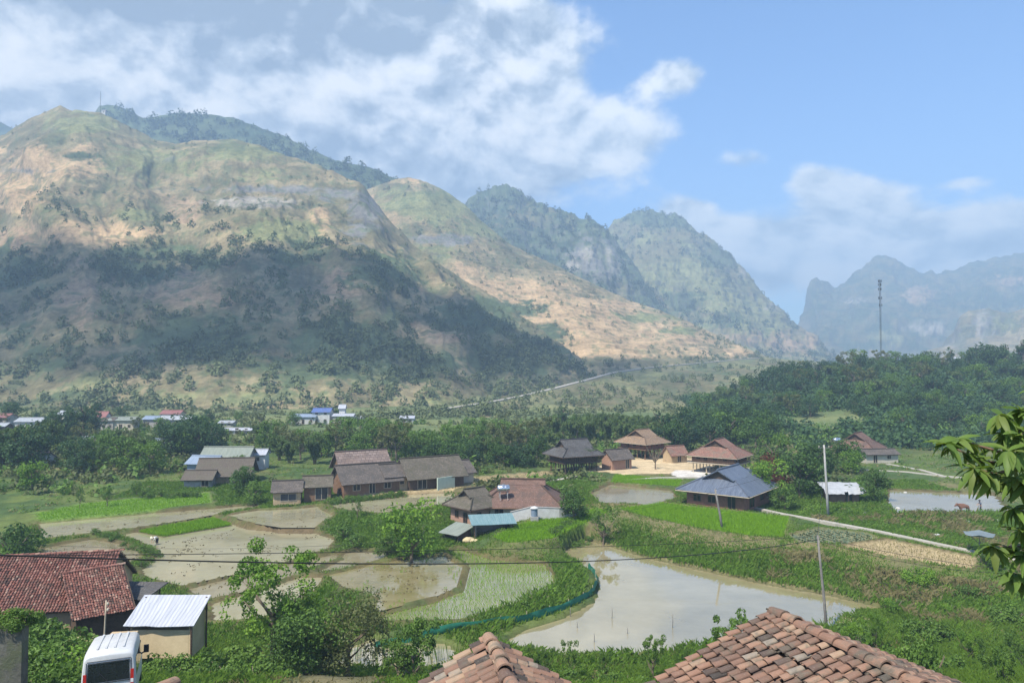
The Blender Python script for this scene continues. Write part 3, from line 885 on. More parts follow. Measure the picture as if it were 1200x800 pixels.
def crown_mesh(name, kind, rng, H, n, size):
    """returns mesh of foliage; tree foot at 0, height about H"""
    lob = []
    if kind == 'dense':
        for k in range(24):
            a = rng.uniform(0, 6.28); r = H * 0.36 * math.sqrt(rng.uniform(0.05, 1)); zz = rng.uniform(0.2, 0.86) * H
            q = 1.05 - 0.7 * abs(zz / H - 0.5)
            lob.append((r * q * math.cos(a), r * q * math.sin(a), zz, H * rng.uniform(0.11, 0.2)))
        lob.append((0, 0, H * .86, H * .14))
    elif kind == 'tall':
        for k in range(16):
            zz = rng.uniform(0.16, 0.95) * H; a = rng.uniform(0, 6.28); r = H * 0.17 * (1.25 - zz / H) * rng.uniform(0.3, 1.3)
            lob.append((r * math.cos(a), r * math.sin(a), zz, H * rng.uniform(0.07, 0.13)))
    elif kind == 'airy':
        for k in range(34):
            a = rng.uniform(0, 6.28); r = H * 0.36 * math.sqrt(rng.uniform(0.03, 1)); zz = rng.uniform(0.4, 1.0) * H
            lob.append((r * math.cos(a), r * math.sin(a), zz, H * rng.uniform(0.05, 0.10)))
    elif kind == 'bush':
        for k in range(14):
            a = rng.uniform(0, 6.28); r = H * 0.62 * math.sqrt(rng.uniform(0.0, 1)); zz = rng.uniform(0.18, 0.8) * H * (1 - 0.35 * (r / (H * .62)))
            lob.append((r * math.cos(a), r * math.sin(a), zz, H * rng.uniform(0.16, 0.28)))
    elif kind == 'bamboo':
        pos, nr, ax = [], [], []
        ns = 26
        for k in range(ns):
            a = rng.uniform(0, 6.28); out = H * rng.uniform(0.12, 0.46); hh = H * rng.uniform(0.7, 1.0)
            m = n // ns
            t = rng.uniform(0.22, 1.0, m) ** 0.8
            r = out * t ** 2.2
            zz = hh * (t - 0.22 * t ** 4)
            sp = H * 0.045 * (1.15 - 0.6 * t)
            p = np.stack([r * math.cos(a), r * math.sin(a), zz], 1) + rng.normal(size=(m, 3)) * sp[:, None]
            pos.append(p); nr.append(rng.normal(size=(m, 3)) * 0.7 + np.array([math.cos(a), math.sin(a), .6]))
            ax.append(rng.normal(size=(m, 3)) * 0.6 + np.array([math.cos(a) * .5, math.sin(a) * .5, -0.9]))
        pos, nr, ax = map(np.concatenate, (pos, nr, ax))
        V, F = leaf_quads(pos, nr, size * rng.uniform(0.8, 1.6, len(pos)), size * 0.42, rng, 0.1, ax)
        tone = np.repeat(np.clip(rng.normal(0.5, 0.22, len(pos)), 0, 1), 4)
        return np_mesh(name, V, F, {'tone': tone})
    lob = np.array(lob)
    w = lob[:, 3] ** 2; w /= w.sum()
    pick = rng.choice(len(lob), n, p=w)
    d = sphere_pts(n, rng)
    rad = lob[pick, 3] * (0.55 + 0.55 * rng.uniform(0, 1, n) ** 0.6)
    clump = 0.75 + 0.5 * fbm(d * 2.2 + lob[pick, :3] * 1.7, 3, 0.6, 4)
    pos = lob[pick, :3] + d * (rad * clump)[:, None] * np.array([1, 1, 0.85])
    keep = fbm(pos * (3.2 / H * 2), 3, 0.6, 9) > (0.42 if kind in ('airy',) else 0.38)
    pos, d, pick = pos[keep], d[keep], pick[keep]
    nr = d * 0.9 + rng.normal(size=pos.shape) * 0.65 + np.array([0, 0, .25])
    V, F = leaf_quads(pos, nr, size * rng.uniform(0.7, 1.35, len(pos)), size * rng.uniform(0.45, 0.8, len(pos)), rng, 0.12)
    lt = rng.normal(0.5, 0.16, len(lob))
    tone = np.clip(rng.normal(0.0, 0.17, len(pos)) + lt[pick], 0, 1)
    return np_mesh(name, V, F, {'tone': np.repeat(tone, 4)})


M_bark = mat_noise('bark', (0.10, 0.075, 0.05), (0.22, 0.18, 0.13), 6, 0.95, 0.6, 0.03)
M_leaf = dict(
    dense=mat_leaf('leaf_dark_green', (0.024, 0.06, 0.015), (0.09, 0.17, 0.034)),
    mid=mat_leaf('leaf_mid_green', (0.042, 0.098, 0.018), (0.14, 0.24, 0.04)),
    light=mat_leaf('leaf_bright_green', (0.06, 0.14, 0.015), (0.19, 0.33, 0.035), yellow=(0.22, 0.30, 0.05)),
    olive=mat_leaf('leaf_olive', (0.05, 0.075, 0.024), (0.16, 0.18, 0.065)),
    bamboo=mat_leaf('leaf_bamboo', (0.045, 0.09, 0.024), (0.14, 0.205, 0.06)),
    blue=mat_leaf('leaf_blue_green', (0.02, 0.056, 0.024), (0.072, 0.14, 0.046)),
    brown=mat_leaf('leaf_brown_green', (0.05, 0.05, 0.018), (0.13, 0.125, 0.045)),
    red=mat_leaf('leaf_reddish', (0.07, 0.025, 0.018), (0.17, 0.06, 0.03)))


def trunk_mesh(name, rng, H, kind):
    mb = MB()
    if kind == 'bamboo':
        for k in range(16):
            a = rng.uniform(0, 6.28); out = H * rng.uniform(0.06, 0.3)
            mb.tube([(out * t ** 2.2 * math.cos(a) + 0.3 * math.cos(a), out * t ** 2.2 * math.sin(a) + .3 * math.sin(a), H * .85 * t) for t in (0, .3, .6, .85)], [.05, .045, .035, .015], 5)
        return mb.mesh(name, True)
    if kind == 'bush':
        for k in range(5):
            a = rng.uniform(0, 6.28)
            mb.tube([(0, 0, -0.2), (H * .12 * math.cos(a), H * .12 * math.sin(a), H * .3), (H * .35 * math.cos(a), H * .35 * math.sin(a), H * .62)], [H * .03, H * .02, H * .006], 5)
        return mb.mesh(name, True)
    lean = rng.uniform(-.05, .05, 2) * H
    top = .55 if kind != 'tall' else .9
    pts = [(lean[0] * t * t, lean[1] * t * t, -0.3 + (H * top + .3) * t) for t in (0, .25, .5, .75, 1)]
    r0 = H * .028
    mb.tube(pts, [r0 * 1.25, r0, r0 * .85, r0 * .65, r0 * .3], 8)
    for k in range(9 if kind != 'tall' else 12):
        t = rng.uniform(.42, .95); a = rng.uniform(0, 6.28)
        p = Vector((lean[0] * t * t, lean[1] * t * t, -0.3 + (H * top + .3) * t))
        ln = H * (.34 if kind != 'tall' else .16) * rng.uniform(.7, 1.1)
        q = p + Vector((math.cos(a) * ln * .5, math.sin(a) * ln * .5, ln * .4)); e = q + Vector((math.cos(a + .3) * ln * .45, math.sin(a + .3) * ln * .45, ln * .5))
        mb.tube([p, q, e], [r0 * .5, r0 * .32, r0 * .08], 5)
    return mb.mesh(name, True)


PROTO = {}


def proto(key, kind, matk, H, n, size, seeds, name):
    PROTO[key] = []
    for sd in seeds:
        rng = np.random.default_rng(sd)
        PROTO[key].append((crown_mesh('crown', kind, rng, H, n, size), trunk_mesh('trunk', rng, H, kind), M_leaf[matk], H, name))


proto('dense', 'dense', 'dense', 8, 3000, .48, (1, 2, 3), 'broadleaf_tree')
proto('mid', 'dense', 'mid', 8, 2600, .45, (4, 5, 6), 'broadleaf_tree')
proto('olive', 'airy', 'olive', 8, 2000, .42, (7, 8), 'broadleaf_tree')
proto('light', 'dense', 'light', 7, 2600, .42, (9, 10), 'broadleaf_tree')
proto('tall', 'tall', 'blue', 11, 2400, .5, (12, 13, 14), 'tall_tree')
proto('blue', 'dense', 'blue', 9, 3000, .52, (15, 16, 17), 'broadleaf_tree')
proto('bamboo', 'bamboo', 'bamboo', 8, 3400, .55, (18, 19, 20), 'bamboo_clump')
proto('bush', 'bush', 'mid', 2.5, 1100, .24, (21, 22), 'bush')
proto('bushd', 'bush', 'dense', 2.5, 1100, .24, (23, 24), 'bush')
proto('red', 'dense', 'red', 6, 1600, .4, (25,), 'broadleaf_tree')
proto('airy', 'airy', 'mid', 7, 1700, .34, (26, 27), 'slender_tree')
LATE = []


def plant(key, loc, H, rz, label, group=None, wide=1.0, var=None, cat=None):
    pr = PROTO[key]
    cm, tm, lm, H0, nm = pr[(var if var is not None else RNG.integers(len(pr))) % len(pr)]
    cat = cat or {'bamboo_clump': 'bamboo', 'bush': 'bush'}.get(nm, 'tree')
    e = empty(nm, loc, rz, label, cat, group)
    s = H / H0
    e.scale = (s * wide, s * wide, s)
    link('trunk' if nm != 'bamboo_clump' else 'stems', tm, M_bark, e)
    link('crown' if nm != 'bush' else 'foliage', cm, lm, e)
    return e


def belt(px0, px1, D0, D1, n, h0, h1, keys, label, group, sink=0.0, wide=(0.85, 1.2)):
    for k in range(n):
        px = px0 + (px1 - px0) * (k + RNG.uniform(.1, .9)) / n
        D = RNG.uniform(D0, D1)
        p = spot(px, D); p.z -= 0.15 + sink
        key = keys[RNG.integers(len(keys))]
        lb = label[key] if isinstance(label, dict) else label
        plant(key, p, RNG.uniform(h0, h1), RNG.uniform(0, 6.28), lb, group, RNG.uniform(*wide))


# ---- the wood on the hill at the right
GW = 'trees of the wood on the hill'
LW = dict(blue='dark blue-green broadleaf tree in the dense wood on the hill', mid='mid green broadleaf tree in the dense wood on the hill', olive='pale olive loose-crowned tree in the dense wood on the hill',
          tall='tall narrow dark tree rising in the dense wood on the hill', bamboo='feathery bamboo clump in the dense wood on the hill', dense='dark green round-crowned tree in the dense wood on the hill')
belt(845, 1330, 318, 352, 40, 7, 11, ['blue', 'olive', 'mid', 'tall', 'dense'], LW, GW)
belt(835, 1330, 280, 318, 36, 7, 9.5, ['blue', 'mid', 'olive', 'dense', 'bamboo'], LW, GW)
belt(815, 1330, 245, 280, 32, 6.5, 9, ['blue', 'mid', 'olive', 'bamboo', 'mid', 'tall'], LW, GW)
belt(890, 1330, 215, 245, 26, 6, 8.5, ['blue', 'dense', 'mid', 'olive'], LW, GW)
belt(1050, 1330, 185, 212, 16, 6, 8, ['blue', 'dense', 'blue', 'mid'], LW, GW)
belt(1130, 1220, 300, 340, 8, 11, 14, ['blue', 'tall'], LW, GW)
belt(885, 945, 300, 330, 6, 10, 12.5, ['blue', 'blue'], LW, GW)
# ---- belt behind the stilt houses
GB = 'trees behind the stilt houses'
LB = dict(bamboo='pale feathery bamboo clump behind the wooden stilt houses', mid='mid green tree behind the wooden stilt houses', dense='dark tree behind the wooden stilt houses', tall='tall narrow tree behind the wooden stilt houses',
          blue='blue-green tree behind the wooden stilt houses')
belt(640, 830, 178, 225, 30, 5.5, 8.5, ['bamboo', 'mid', 'mid', 'tall', 'bamboo', 'bamboo'], LB, GB)
belt(790, 900, 170, 215, 18, 7, 10, ['blue', 'dense', 'mid', 'blue'], LB, GB)
# ---- belt behind the long brown-roofed houses
GL = 'trees behind the long brown-roofed houses'
LL = dict(bamboo='soft grey-green bamboo clump behind the long brown roofs', mid='mid green tree behind the long brown roofs', dense='dark tree behind the long brown roofs', blue='blue-green tree behind the long brown roofs', olive='olive tree behind the long brown roofs', tall='tall narrow tree behind the long brown roofs')
belt(305, 470, 150, 185, 20, 5.5, 8, ['bamboo', 'bamboo', 'mid', 'mid', 'olive'], LL, GL)
belt(460, 650, 148, 190, 26, 5, 7.5, ['dense', 'mid', 'mid', 'bamboo', 'olive'], LL, GL)
belt(520, 640, 142, 158, 9, 4.5, 6, ['dense', 'blue'], LL, GL)
# ---- left valley trees
for k, (px, D, H) in enumerate([(8, 49, 4.2), (24, 47.5, 4.0), (40, 48.5, 4.4), (55, 47.5, 4.2), (70, 47, 4.3), (-14, 48, 4.4), (33, 44, 3.6), (62, 43, 3.7), (84, 46, 3.6)]):
    LATE.append((px, D, H))
GV = 'trees among the fields at the far left'
LV = dict(bamboo='bamboo clump among the fields and houses at the left of the valley', mid='mid green tree among the fields and houses at the left of the valley', dense='dark tree among the fields and houses at the left of the valley',
          blue='blue-green tree among the fields and houses at the left of the valley', olive='olive tree among the fields and houses at the left of the valley', tall='tall narrow tree among the fields at the left of the valley')
belt(-40, 62, 140, 175, 12, 6.5, 9.5, ['bamboo', 'mid', 'bamboo', 'blue'], LV, GV)
belt(85, 190, 136, 160, 11, 4.5, 7, ['dense', 'blue', 'mid', 'bamboo'], LV, GV)
belt(58, 110, 185, 215, 8, 7, 9, ['blue', 'tall'], LV, GV)
belt(60, 240, 160, 195, 10, 4, 6, ['olive', 'bamboo', 'mid'], LV, GV)
belt(195, 260, 160, 180, 7, 6.5, 9, ['bamboo', 'blue'], LV, GV)
belt(-60, 480, 215, 262, 18, 3.5, 5.5, ['olive', 'mid', 'blue'], LV, GV)
belt(10, 20, 232, 238, 1, 8, 8, ['blue'], LV, GV)
belt(112, 122, 246, 250, 1, 8.5, 8.5, ['tall'], 'dark tall tree beside the red-roofed village house', None)

# ---- single trees and bushes of the middle ground
def one(key, px, D, H, label, wide=1.0, var=0, group=None, cat=None):
    p = spot(px, D); p.z -= 0.1
    return plant(key, p, H, RNG.uniform(0, 6.28), label, group, wide, var, cat)


one('light', 483, 82, 7.0, 'bright green round tree in the middle of the paddies', 1.0)
one('mid', 455, 85, 3.2, 'low bush on the left side of the bright green tree', 1.2)
one('light', 41, 121, 5.2, 'bright green young tree beside the grass strip at the left', .9, 1)
one('dense', 672, 98, 4.2, 'dark bush-like tree at the end of the big brown-roofed house', 1.05)
one('airy', 706, 93, 5.0, 'thin bare-stemmed tree beside the rear paddy', .9)
one('airy', 420, 101, 3.2, 'small sapling standing on the bund of the middle paddy', .6, 1)
one('airy', 528, 107, 2.7, 'reddish sapling on the dry bank left of the brown house', .8, 0)
one('bush', 405, 92, 2.2, 'green bush at the corner of the ploughed paddy', 1.3)
one('bush', 418, 88, 2.0, 'grassy bush below the ploughed paddy', 1.2)
one('dense', 1022, 110, 5.2, 'rounded dark tree right of the white-roofed shack', 1.0, 1)
one('dense', 935, 116, 7.5, 'dark spreading tree left of the concrete power pole', 1.1, 2)
one('dense', 956, 128, 7.0, 'dark tree behind the concrete power pole', 1.1, 0)
one('light', 899, 112, 6.5, 'yellow-green tree beside the blue-roofed house', 1.0, 0)
one('red', 906, 119, 6.2, 'red-leaved tree behind the yellow-green tree', .9)
one('mid', 918, 107, 4.0, 'mid green bush between the blue roof and the pole', 1.1, 1)
one('mid', 905, 140, 7.5, 'green tree behind the blue metal roof', 1.0, 2)
one('dense', 990, 140, 6.0, 'dark tree below the hillside house with a water tank', 1.2, 1)
one('light', 995, 136, 4.6, 'light green shrub below the hillside house', 1.0, 1)
one('dense', 690, 140, 4.4, 'dark tree between the dark stilt house and the brown shed', 1.0, 0)
one('mid', 668, 113, 2.4, 'green shrub beside the pale path', 1.2, 0)
one('dense', 287, 118, 5.0, 'bushy tree before the old thatched house', 1.0, 1)
one('mid', 300, 113, 4.2, 'green bush left of the small brown hut', 1.0, 2)
one('mid', 280, 135, 4.0, 'green shrub close to the thatched eaves', 1.0, 0)
one('bushd', 20, 82, 5.0, 'big dark bush at the left edge of the paddies', 1.0, 0)
one('bush', 2, 76, 3.6, 'lighter bush at the left edge below the dark bush', 1.0, 1)
one('bushd', 110, 75.5, 1.8, 'small dark bush behind the red tiled roof', 1.0, 1)
one('airy', 129, 110, 3.0, 'small tree at the edge of the long tan paddy', .8, 0)
one('airy', 97, 108, 3.2, 'thin bare tree at the edge of the long tan paddy', .5, 1)
one('mid', 163, 118, 2.6, 'round sapling on the green strip', .8, 1)
GH = 'leafy crop bushes along the green strip'
belt(168, 238, 116, 120, 9, 1.3, 1.9, ['bush'], 'low leafy crop bush along the green strip', GH)
GP = 'bushes on the bund of the left paddy'
for k, (a, b) in enumerate([(112, 628), (122, 630), (133, 633), (145, 638), (155, 642), (166, 646), (174, 648), (183, 650), (176, 656), (168, 662)]):
    p = gnd(a, b, 1.0); p.z = gz(p.x, p.y) - .2
    plant('bush', p, RNG.uniform(.9, 1.3), RNG.uniform(0, 6.28), 'low bush on the grassy bund of the left paddy', GP, 1.0)
for k, (a, b) in enumerate([(650, 634), (655, 630), (660, 627), (666, 623), (672, 618), (679, 613), (686, 609), (692, 613), (697, 618), (690, 622), (683, 626), (676, 628), (702, 611), (668, 630)]):
    p = gnd(a, b, 1.2); p.z = gz(p.x, p.y) - .3
    plant('bush', p, RNG.uniform(.9, 1.5), RNG.uniform(0, 6.28), 'bush at the far narrow corner of the pond', 'bushes at the pond corner', 1.15)
GQ = 'hedge plants in front of the long brown houses'
for k in range(16):
    px = 388 + 84 * k / 15; D = 110 + 6.5 * k / 15
    p = spot(px, D); p.z -= .2
    plant('bush', p, RNG.uniform(1.2, 1.7), RNG.uniform(0, 6.28), 'leafy hedge plant in front of the long brown houses', GQ, .9)

# ---- nearer trees with finer leaves
proto('near_broad', 'dense', 'dense', 6, 6000, .21, (41,), 'broadleaf_tree')
proto('near_mid', 'dense', 'mid', 6, 6000, .22, (42,), 'broadleaf_tree')
proto('near_light', 'airy', 'light', 8, 7500, .21, (43, 44), 'slender_tree')
proto('near_olive', 'dense', 'olive', 6, 7000, .18, (45, 46), 'broadleaf_tree')
proto('near_small', 'airy', 'mid', 4, 3800, .17, (47, 48), 'slender_tree')
proto('near_bush', 'bush', 'mid', 2, 2600, .17, (51, 52), 'bush')
proto('near_bushl', 'bush', 'light', 2, 2400, .15, (53, 54), 'bush')
one('near_mid', 362, 49, 5.9, 'rounded mid green tree above the grassy slope, middle of the three by the small pond', 1.12)
one('near_broad', 345, 47.5, 4.8, 'low dark tree in front of the rounded tree, over white stones', 1.0)
one('near_light', 324, 50.5, 8.6, 'tall airy bright green tree in front of the left paddies', .95, 1)
one('near_olive', 410, 49.5, 6.4, 'olive green rounded tree at the right of the mid green one', .95, 0)
one('near_small', 487, 46.5, 4.3, 'small airy tree beside the small white pond', .85, 0)
one('near_small', 470, 47, 3.4, 'low bushy tree at the left of the small airy tree', .95, 1)
one('near_bush', 520, 46.5, 2.2, 'green shrub left of the nearer tile roof peak', 1.0, 0)
for k, (px, D, H, lb) in enumerate([(603, 51, 2.0, 'tiny palm-like sapling on the pond bank, nearest the small tile roof'), (624, 51, 2.3, 'bushy sapling second from the small tile roof on the pond bank'),
                                    (641, 51, 2.1, 'thin sapling on the near pond bank'), (668, 50.5, 2.6, 'sapling with two stems on the near pond bank'), (708, 50, 1.9, 'slim sapling standing in the shallow edge of the pond'),
                                    (763, 49, 3.1, 'round-topped sapling on the bank in front of the pond'), (797, 49, 2.2, 'short leafy sapling right of the round-topped sapling')]):
    one('near_small', px, D, H, lb, .62, k)
one('near_small', 853, 47.5, 4.4, 'tall cassava-like shrub left of the big tile roof peak', .75, 1)
one('near_light', 842, 47.5, 3.4, 'pale thin shrub left of the cassava-like shrub', .5, 1)
GN = 'bushes on the near pond bank'
belt(520, 840, 41, 49, 46, 1.0, 1.9, ['near_bush', 'near_bush', 'near_bushl'], 'low green bush on the near bank of the pond', GN)
GS = 'bushes on the slope around the sheds'
belt(165, 318, 40, 50, 34, 1.5, 2.7, ['near_bush', 'near_bush', 'near_bushl'], 'low green bush on the slope beside the white metal roof', GS)
belt(28, 96, 32, 47, 24, 1.6, 3.2, ['near_bush', 'near_bush', 'near_bushl'], 'leafy bush between the stone wall and the red tiled house', 'bushes by the red tiled house')
for px, D, H in LATE:
    p = spot(px, D); p.z -= .2; plant('near_bush', p, H, px, 'tall leafy bush under the eaves of the red tiled house', 'tall bushes under the red roof', .8)
proto('flowering', 'bush', 'dense', 3, 3000, .2, (61,), 'flowering_shrub')
belt(985, 1200, 36, 58, 16, 1.6, 3.6, ['near_small', 'near_bush', 'near_light'], 'weedy sapling among the tall grass below the pond at the right', 'saplings in the tall grass at the right', 0, (.5, .9))
belt(1000, 1230, 58, 78, 12, 1.2, 2.4, ['near_bush', 'near_bushl'], 'bush on the grassy right bank beyond the brown water', 'bushes on the right bank')
e = one('flowering', 95, 41, 3.8, 'dark shrub with pale yellow flower heads beside the red tiled house', .9, cat='shrub')
rngf = np.random.default_rng(77)
pf = sphere_pts(420, rngf); pf = pf[(pf[:, 2] > -.1)]
fp = pf * np.array([1.75, 1.75, 1.3]) * (0.92 + .12 * rngf.uniform(size=(len(pf), 1))) + np.array([0, 0, 1.45])
fp = fp[fbm(fp * 1.6, 3, .5, 5) > .47]
V_, F_ = leaf_quads(np.repeat(fp, 4, 0) + rngf.normal(size=(len(fp) * 4, 3)) * .09, rngf.normal(size=(len(fp) * 4, 3)) * .5 + np.array([0, 0, 1]), .2, .14, rngf)
link('blossom', np_mesh('blossom', V_, F_, {'tone': np.repeat(rngf.uniform(0, 1, len(fp) * 4), 4)}), mat_leaf('pale_yellow_blossom', (0.42, 0.42, 0.18), (0.62, 0.60, 0.32)), e)

# ================================================================== STUFF: grass, rice, mountain scrub
def blades(name, P, hgt, wid, nb, rng, m, lean=.45, spread=.15, tone=(0.5, .2)):
    """tufts of nb blades at points P (N,3)"""
    N = len(P) * nb
    base = np.repeat(P, nb, 0) + np.concatenate([rng.normal(size=(N, 2)) * spread, np.zeros((N, 1))], 1)
    h_ = np.repeat(np.broadcast_to(hgt, (len(P),)), nb) * rng.uniform(.6, 1.25, N)
    a = rng.uniform(0, 6.28, N)
    d = np.stack([np.cos(a), np.sin(a), np.zeros(N)], 1); s = np.stack([-np.sin(a), np.cos(a), np.zeros(N)], 1)
    ln = (h_ * lean * rng.uniform(.2, 1.4, N))[:, None]
    up = np.array([0, 0, 1.0])
    w = np.broadcast_to(wid, (N,))[:, None]
    v0 = base - s * w / 2 - up * .05; v1 = base + s * w / 2 - up * .05
    v2 = base + d * ln * .35 + up * (h_ * .62)[:, None] + s * w * .4; v3 = base + d * ln + up * (h_ * (1 - .18 * lean))[:, None]
    V = np.stack([v0, v1, v2, v3], 1).reshape(-1, 3)
    tn = np.clip(np.repeat(rng.normal(tone[0], tone[1], len(P)), nb) + rng.normal(0, .1, N), 0, 1)
    me = np_mesh(name, V, np.arange(4 * N).reshape(N, 4), {'tone': np.repeat(tn, 4)})
    o = link(name, me, m)
    o['kind'] = 'stuff'
    return o


M_grass = mat_leaf('grass_blades', (0.065, 0.135, 0.018), (0.18, 0.29, 0.042), 0.6, 0.4, yellow=(0.24, 0.24, 0.09))
M_gdark = mat_leaf('bank_grass_blades', (0.05, 0.115, 0.014), (0.155, 0.27, 0.034), 0.6, 0.4, yellow=(0.17, 0.19, 0.07))
M_gdry = mat_leaf('dry_grass_blades', (0.11, 0.10, 0.04), (0.27, 0.24, 0.11), 0.7, 0.35)
M_rice = mat_leaf('rice_blades', (0.15, 0.28, 0.014), (0.26, 0.47, 0.025), 0.55, 0.45)


def rice_d(x, y):
    d = np.full(len(x), 1e9)
    for i in RICE: d = np.minimum(d, poly_dist(np.stack([x, y], 1), FIELDS[i][2])[0])
    return d


def near_path(x, y):
    d = np.full(len(x), 1e9)
    for Pp in PATHS:
        for a, b in zip(Pp[:-1], Pp[1:]):
            ab = b[:2] - a[:2]; q = np.stack([x, y], 1) - a[:2]
            t = np.clip(q @ ab / (ab @ ab), 0, 1); d = np.minimum(d, np.linalg.norm(q - t[:, None] * ab, axis=1))
    return d


def scatter(n, x0, x1, y0, y1, rng, keep):
    x = rng.uniform(x0, x1, n); y = rng.uniform(y0, y1, n)
    h_, i_, d_, k_ = height(x, y, True)
    px, py = proj(np.stack([x, y, h_], 1))
    m = keep(x, y, h_, i_, d_, k_, px, py)
    m &= near_path(x, y) > .5
    for dy in (1.2, 2.4, 3.6): m &= ~((py > 590) & (near_path(x, y + dy) < .7))
    return np.stack([x, y, h_], 1)[m]


rg = np.random.default_rng(3)
RICE = [i for i, f in enumerate(FIELDS) if f[0] in ('rice', 'dry', 'cabbage')]
KPOND, KPOND2 = [i for i, f in enumerate(FIELDS) if f[0] == 'pond']
# tall grass of the banks (outside the fields)
P = scatter(150000, -62, 70, 52, 128, rg, lambda x, y, h_, i_, d_, k_, px, py: (i_ < 0) & (d_ > np.where(k_ == KPOND, .05, .25)) & (px > -60) & (px < 1260) & (rg.uniform(size=len(x)) < np.clip(np.where(k_ == KPOND, .6, .25) + d_ * .35, 0, 1)) & ~((px < 560) & (d_ < .9)) & ~((px > 430) & (px < 706) & (py > 660) & (k_ == KPOND) & (d_ < 1.35)) & ~((k_ == KPOND2) & (d_ < 1.0)))
ppx, ppy = proj(P)
big = (ppx > 560) & (P[:, 1] > 55) & (P[:, 1] < 100)
_h, _i, _d, _k = height(P[:, 0], P[:, 1], True)
hh = np.where(big, .6, .40) * (0.6 + .8 * fbm(P * .35, 3, .6, 8)) * np.clip(rice_d(P[:, 0], P[:, 1]) / 6.5, .25, 1)
blades('bank_grass', P, hh, .075, 5, rg, M_gdark, .6, .2)
# a thin rim of grass on the bunds
P = scatter(60000, -62, 50, 56, 118, rg, lambda x, y, h_, i_, d_, k_, px, py: (i_ < 0) & (d_ > .3) & (d_ < 1.1) & (px > -60) & (px < 1260) & (fbm(np.stack([x * .4, y * .4, 0 * x], 1), 3, .5, 4) > .42))
blades('bund_grass', P, .28, .06, 4, rg, M_grass, .6, .12)
P = scatter(30000, 0, 62, 56, 100, rg, lambda x, y, h_, i_, d_, k_, px, py: (i_ < 0) & (d_ > .4) & (px > 900) & (px < 1260) & (rice_d(x, y) > 3.5) & (fbm(np.stack([x * .3, y * .3, 0 * x], 1), 4, .6, 24) > .54))
blades('dry_bank_grass', P, .8, .06, 4, rg, M_gdry, .7, .2)
# the near slope
P = scatter(60000, -34, 44, 16, 58, rg, lambda x, y, h_, i_, d_, k_, px, py: (i_ < 0) & (px > -80) & (px < 1280) & (fbm(np.stack([x * .22, y * .22, 0 * x], 1), 4, .6, 14) > .44))
blades('slope_grass', P, .30 + .35 * fbm(P * .3, 3, .6, 2), .035, 7, rg, M_grass, .7, .16)
P = scatter(16000, -34, 44, 16, 58, rg, lambda x, y, h_, i_, d_, k_, px, py: (i_ < 0) & (px > -80) & (px < 1280))
blades('dry_grass', P, .3, .035, 5, rg, M_gdry, .8, .2)
P = scatter(26000, 20, 52, 30, 62, rg, lambda x, y, h_, i_, d_, k_, px, py: (i_ < 0) & (px > 960) & (px < 1290))
blades('tall_weeds', P, .5 + .9 * fbm(P * .25, 3, .6, 12), .055, 6, rg, M_grass, .5, .2)


def rows_in(W, lev, dr, ds, ang, rng, jit=.03):
    lo, hi = W.min(0), W.max(0); cen = W.mean(0); ext = np.linalg.norm(hi - lo) / 2 + 1
    a = np.arange(-ext, ext, dr); b_ = np.arange(-ext, ext, ds)
    A, B_ = np.meshgrid(a, b_)
    A = A.ravel() + rng.normal(size=A.size) * jit; B_ = B_.ravel() + rng.normal(size=B_.size) * jit
    Q = np.stack([cen[0] + A * math.cos(ang) - B_ * math.sin(ang), cen[1] + A * math.sin(ang) + B_ * math.cos(ang)], 1)
    d, i_ = poly_dist(Q, W)
    Q = Q[i_ & (d > .1)]
    return np.concatenate([Q, np.full((len(Q), 1), lev)], 1)


rice, seed_, cab, grs, dry_ = [], [], [], [], []
for kind, lev, W in FIELDS:
    if kind == 'rice': rice.append(rows_in(W, lev, .30, .15, .45, rg))
    if kind == 'seed': seed_.append(rows_in(W, lev, .34, .26, 1.25, rg, .03))
    if kind == 'olive':
        q = rows_in(W, lev, .5, .5, .3, rg, .2); seed_.append(q[fbm(q * .5, 3, .5, 3) > .6])
    if kind == 'cabbage': cab.append(rows_in(W, lev, .8, .4, .3, rg))
    if kind == 'grass': grs.append(rows_in(W, lev, .3, .3, .3, rg, .1))
    if kind == 'dry': dry_.append(rows_in(W, lev, .5, .35, .2, rg, .1))
clods = []
for kind, lev, W in FIELDS:
    if kind in ('tan', 'grey', 'olive') and lev < 2.2:
        q = rows_in(W, lev, .55, .5, .2, rg, .25); clods.append(q[(fbm(q * .35, 4, .6, 3) > .58) & (rg.uniform(size=len(q)) < .3)])
P = np.concatenate(clods); blades('mud_clods', P, .10, .16, 4, rg, mat_leaf('wet_mud_and_stubble', (.05, .04, .02), (.15, .125, .065), .8, .1), 1.0, .12)
seedbed = np.array([gnd(a, b, .84)[:2] for a, b in [(161, 623.3), (250, 607.8), (272, 615.5), (191, 629)]])
mb = MB(); mb.slab([(p[0], p[1], .86) for p in seedbed][::-1], .12); mb.build('seedbed_soil', mat_noise('seedbed_mud', (.10, .09, .04), (.15, .13, .06), 2), None, kind='structure')
rice.append(rows_in(seedbed, .86, .16, .14, .4, rg))
P = np.concatenate(rice); blades('rice_seedlings', P, .42 * (0.75 + .5 * fbm(P * .3, 3, .5, 6)), .05, 4, rg, M_rice, .35, .06, (0.55, .12))
P = np.concatenate(seed_); blades('transplanted_rice', P, .24, .03, 3, rg, M_rice, .5, .03, (.4, .2))
P = np.concatenate(cab); blades('cabbage_rows', P, .26, .2, 4, rg, mat_leaf('cabbage_leaf', (.07, .11, .06), (.17, .22, .14)), 1.1, .1)
P = np.concatenate(grs); blades('meadow_grass', P, .25, .06, 3, rg, M_rice, .6, .1, (.3, .2))
P = np.concatenate(dry_); blades('straw_stubble', P, .2, .05, 3, rg, M_gdry, .7, .1)
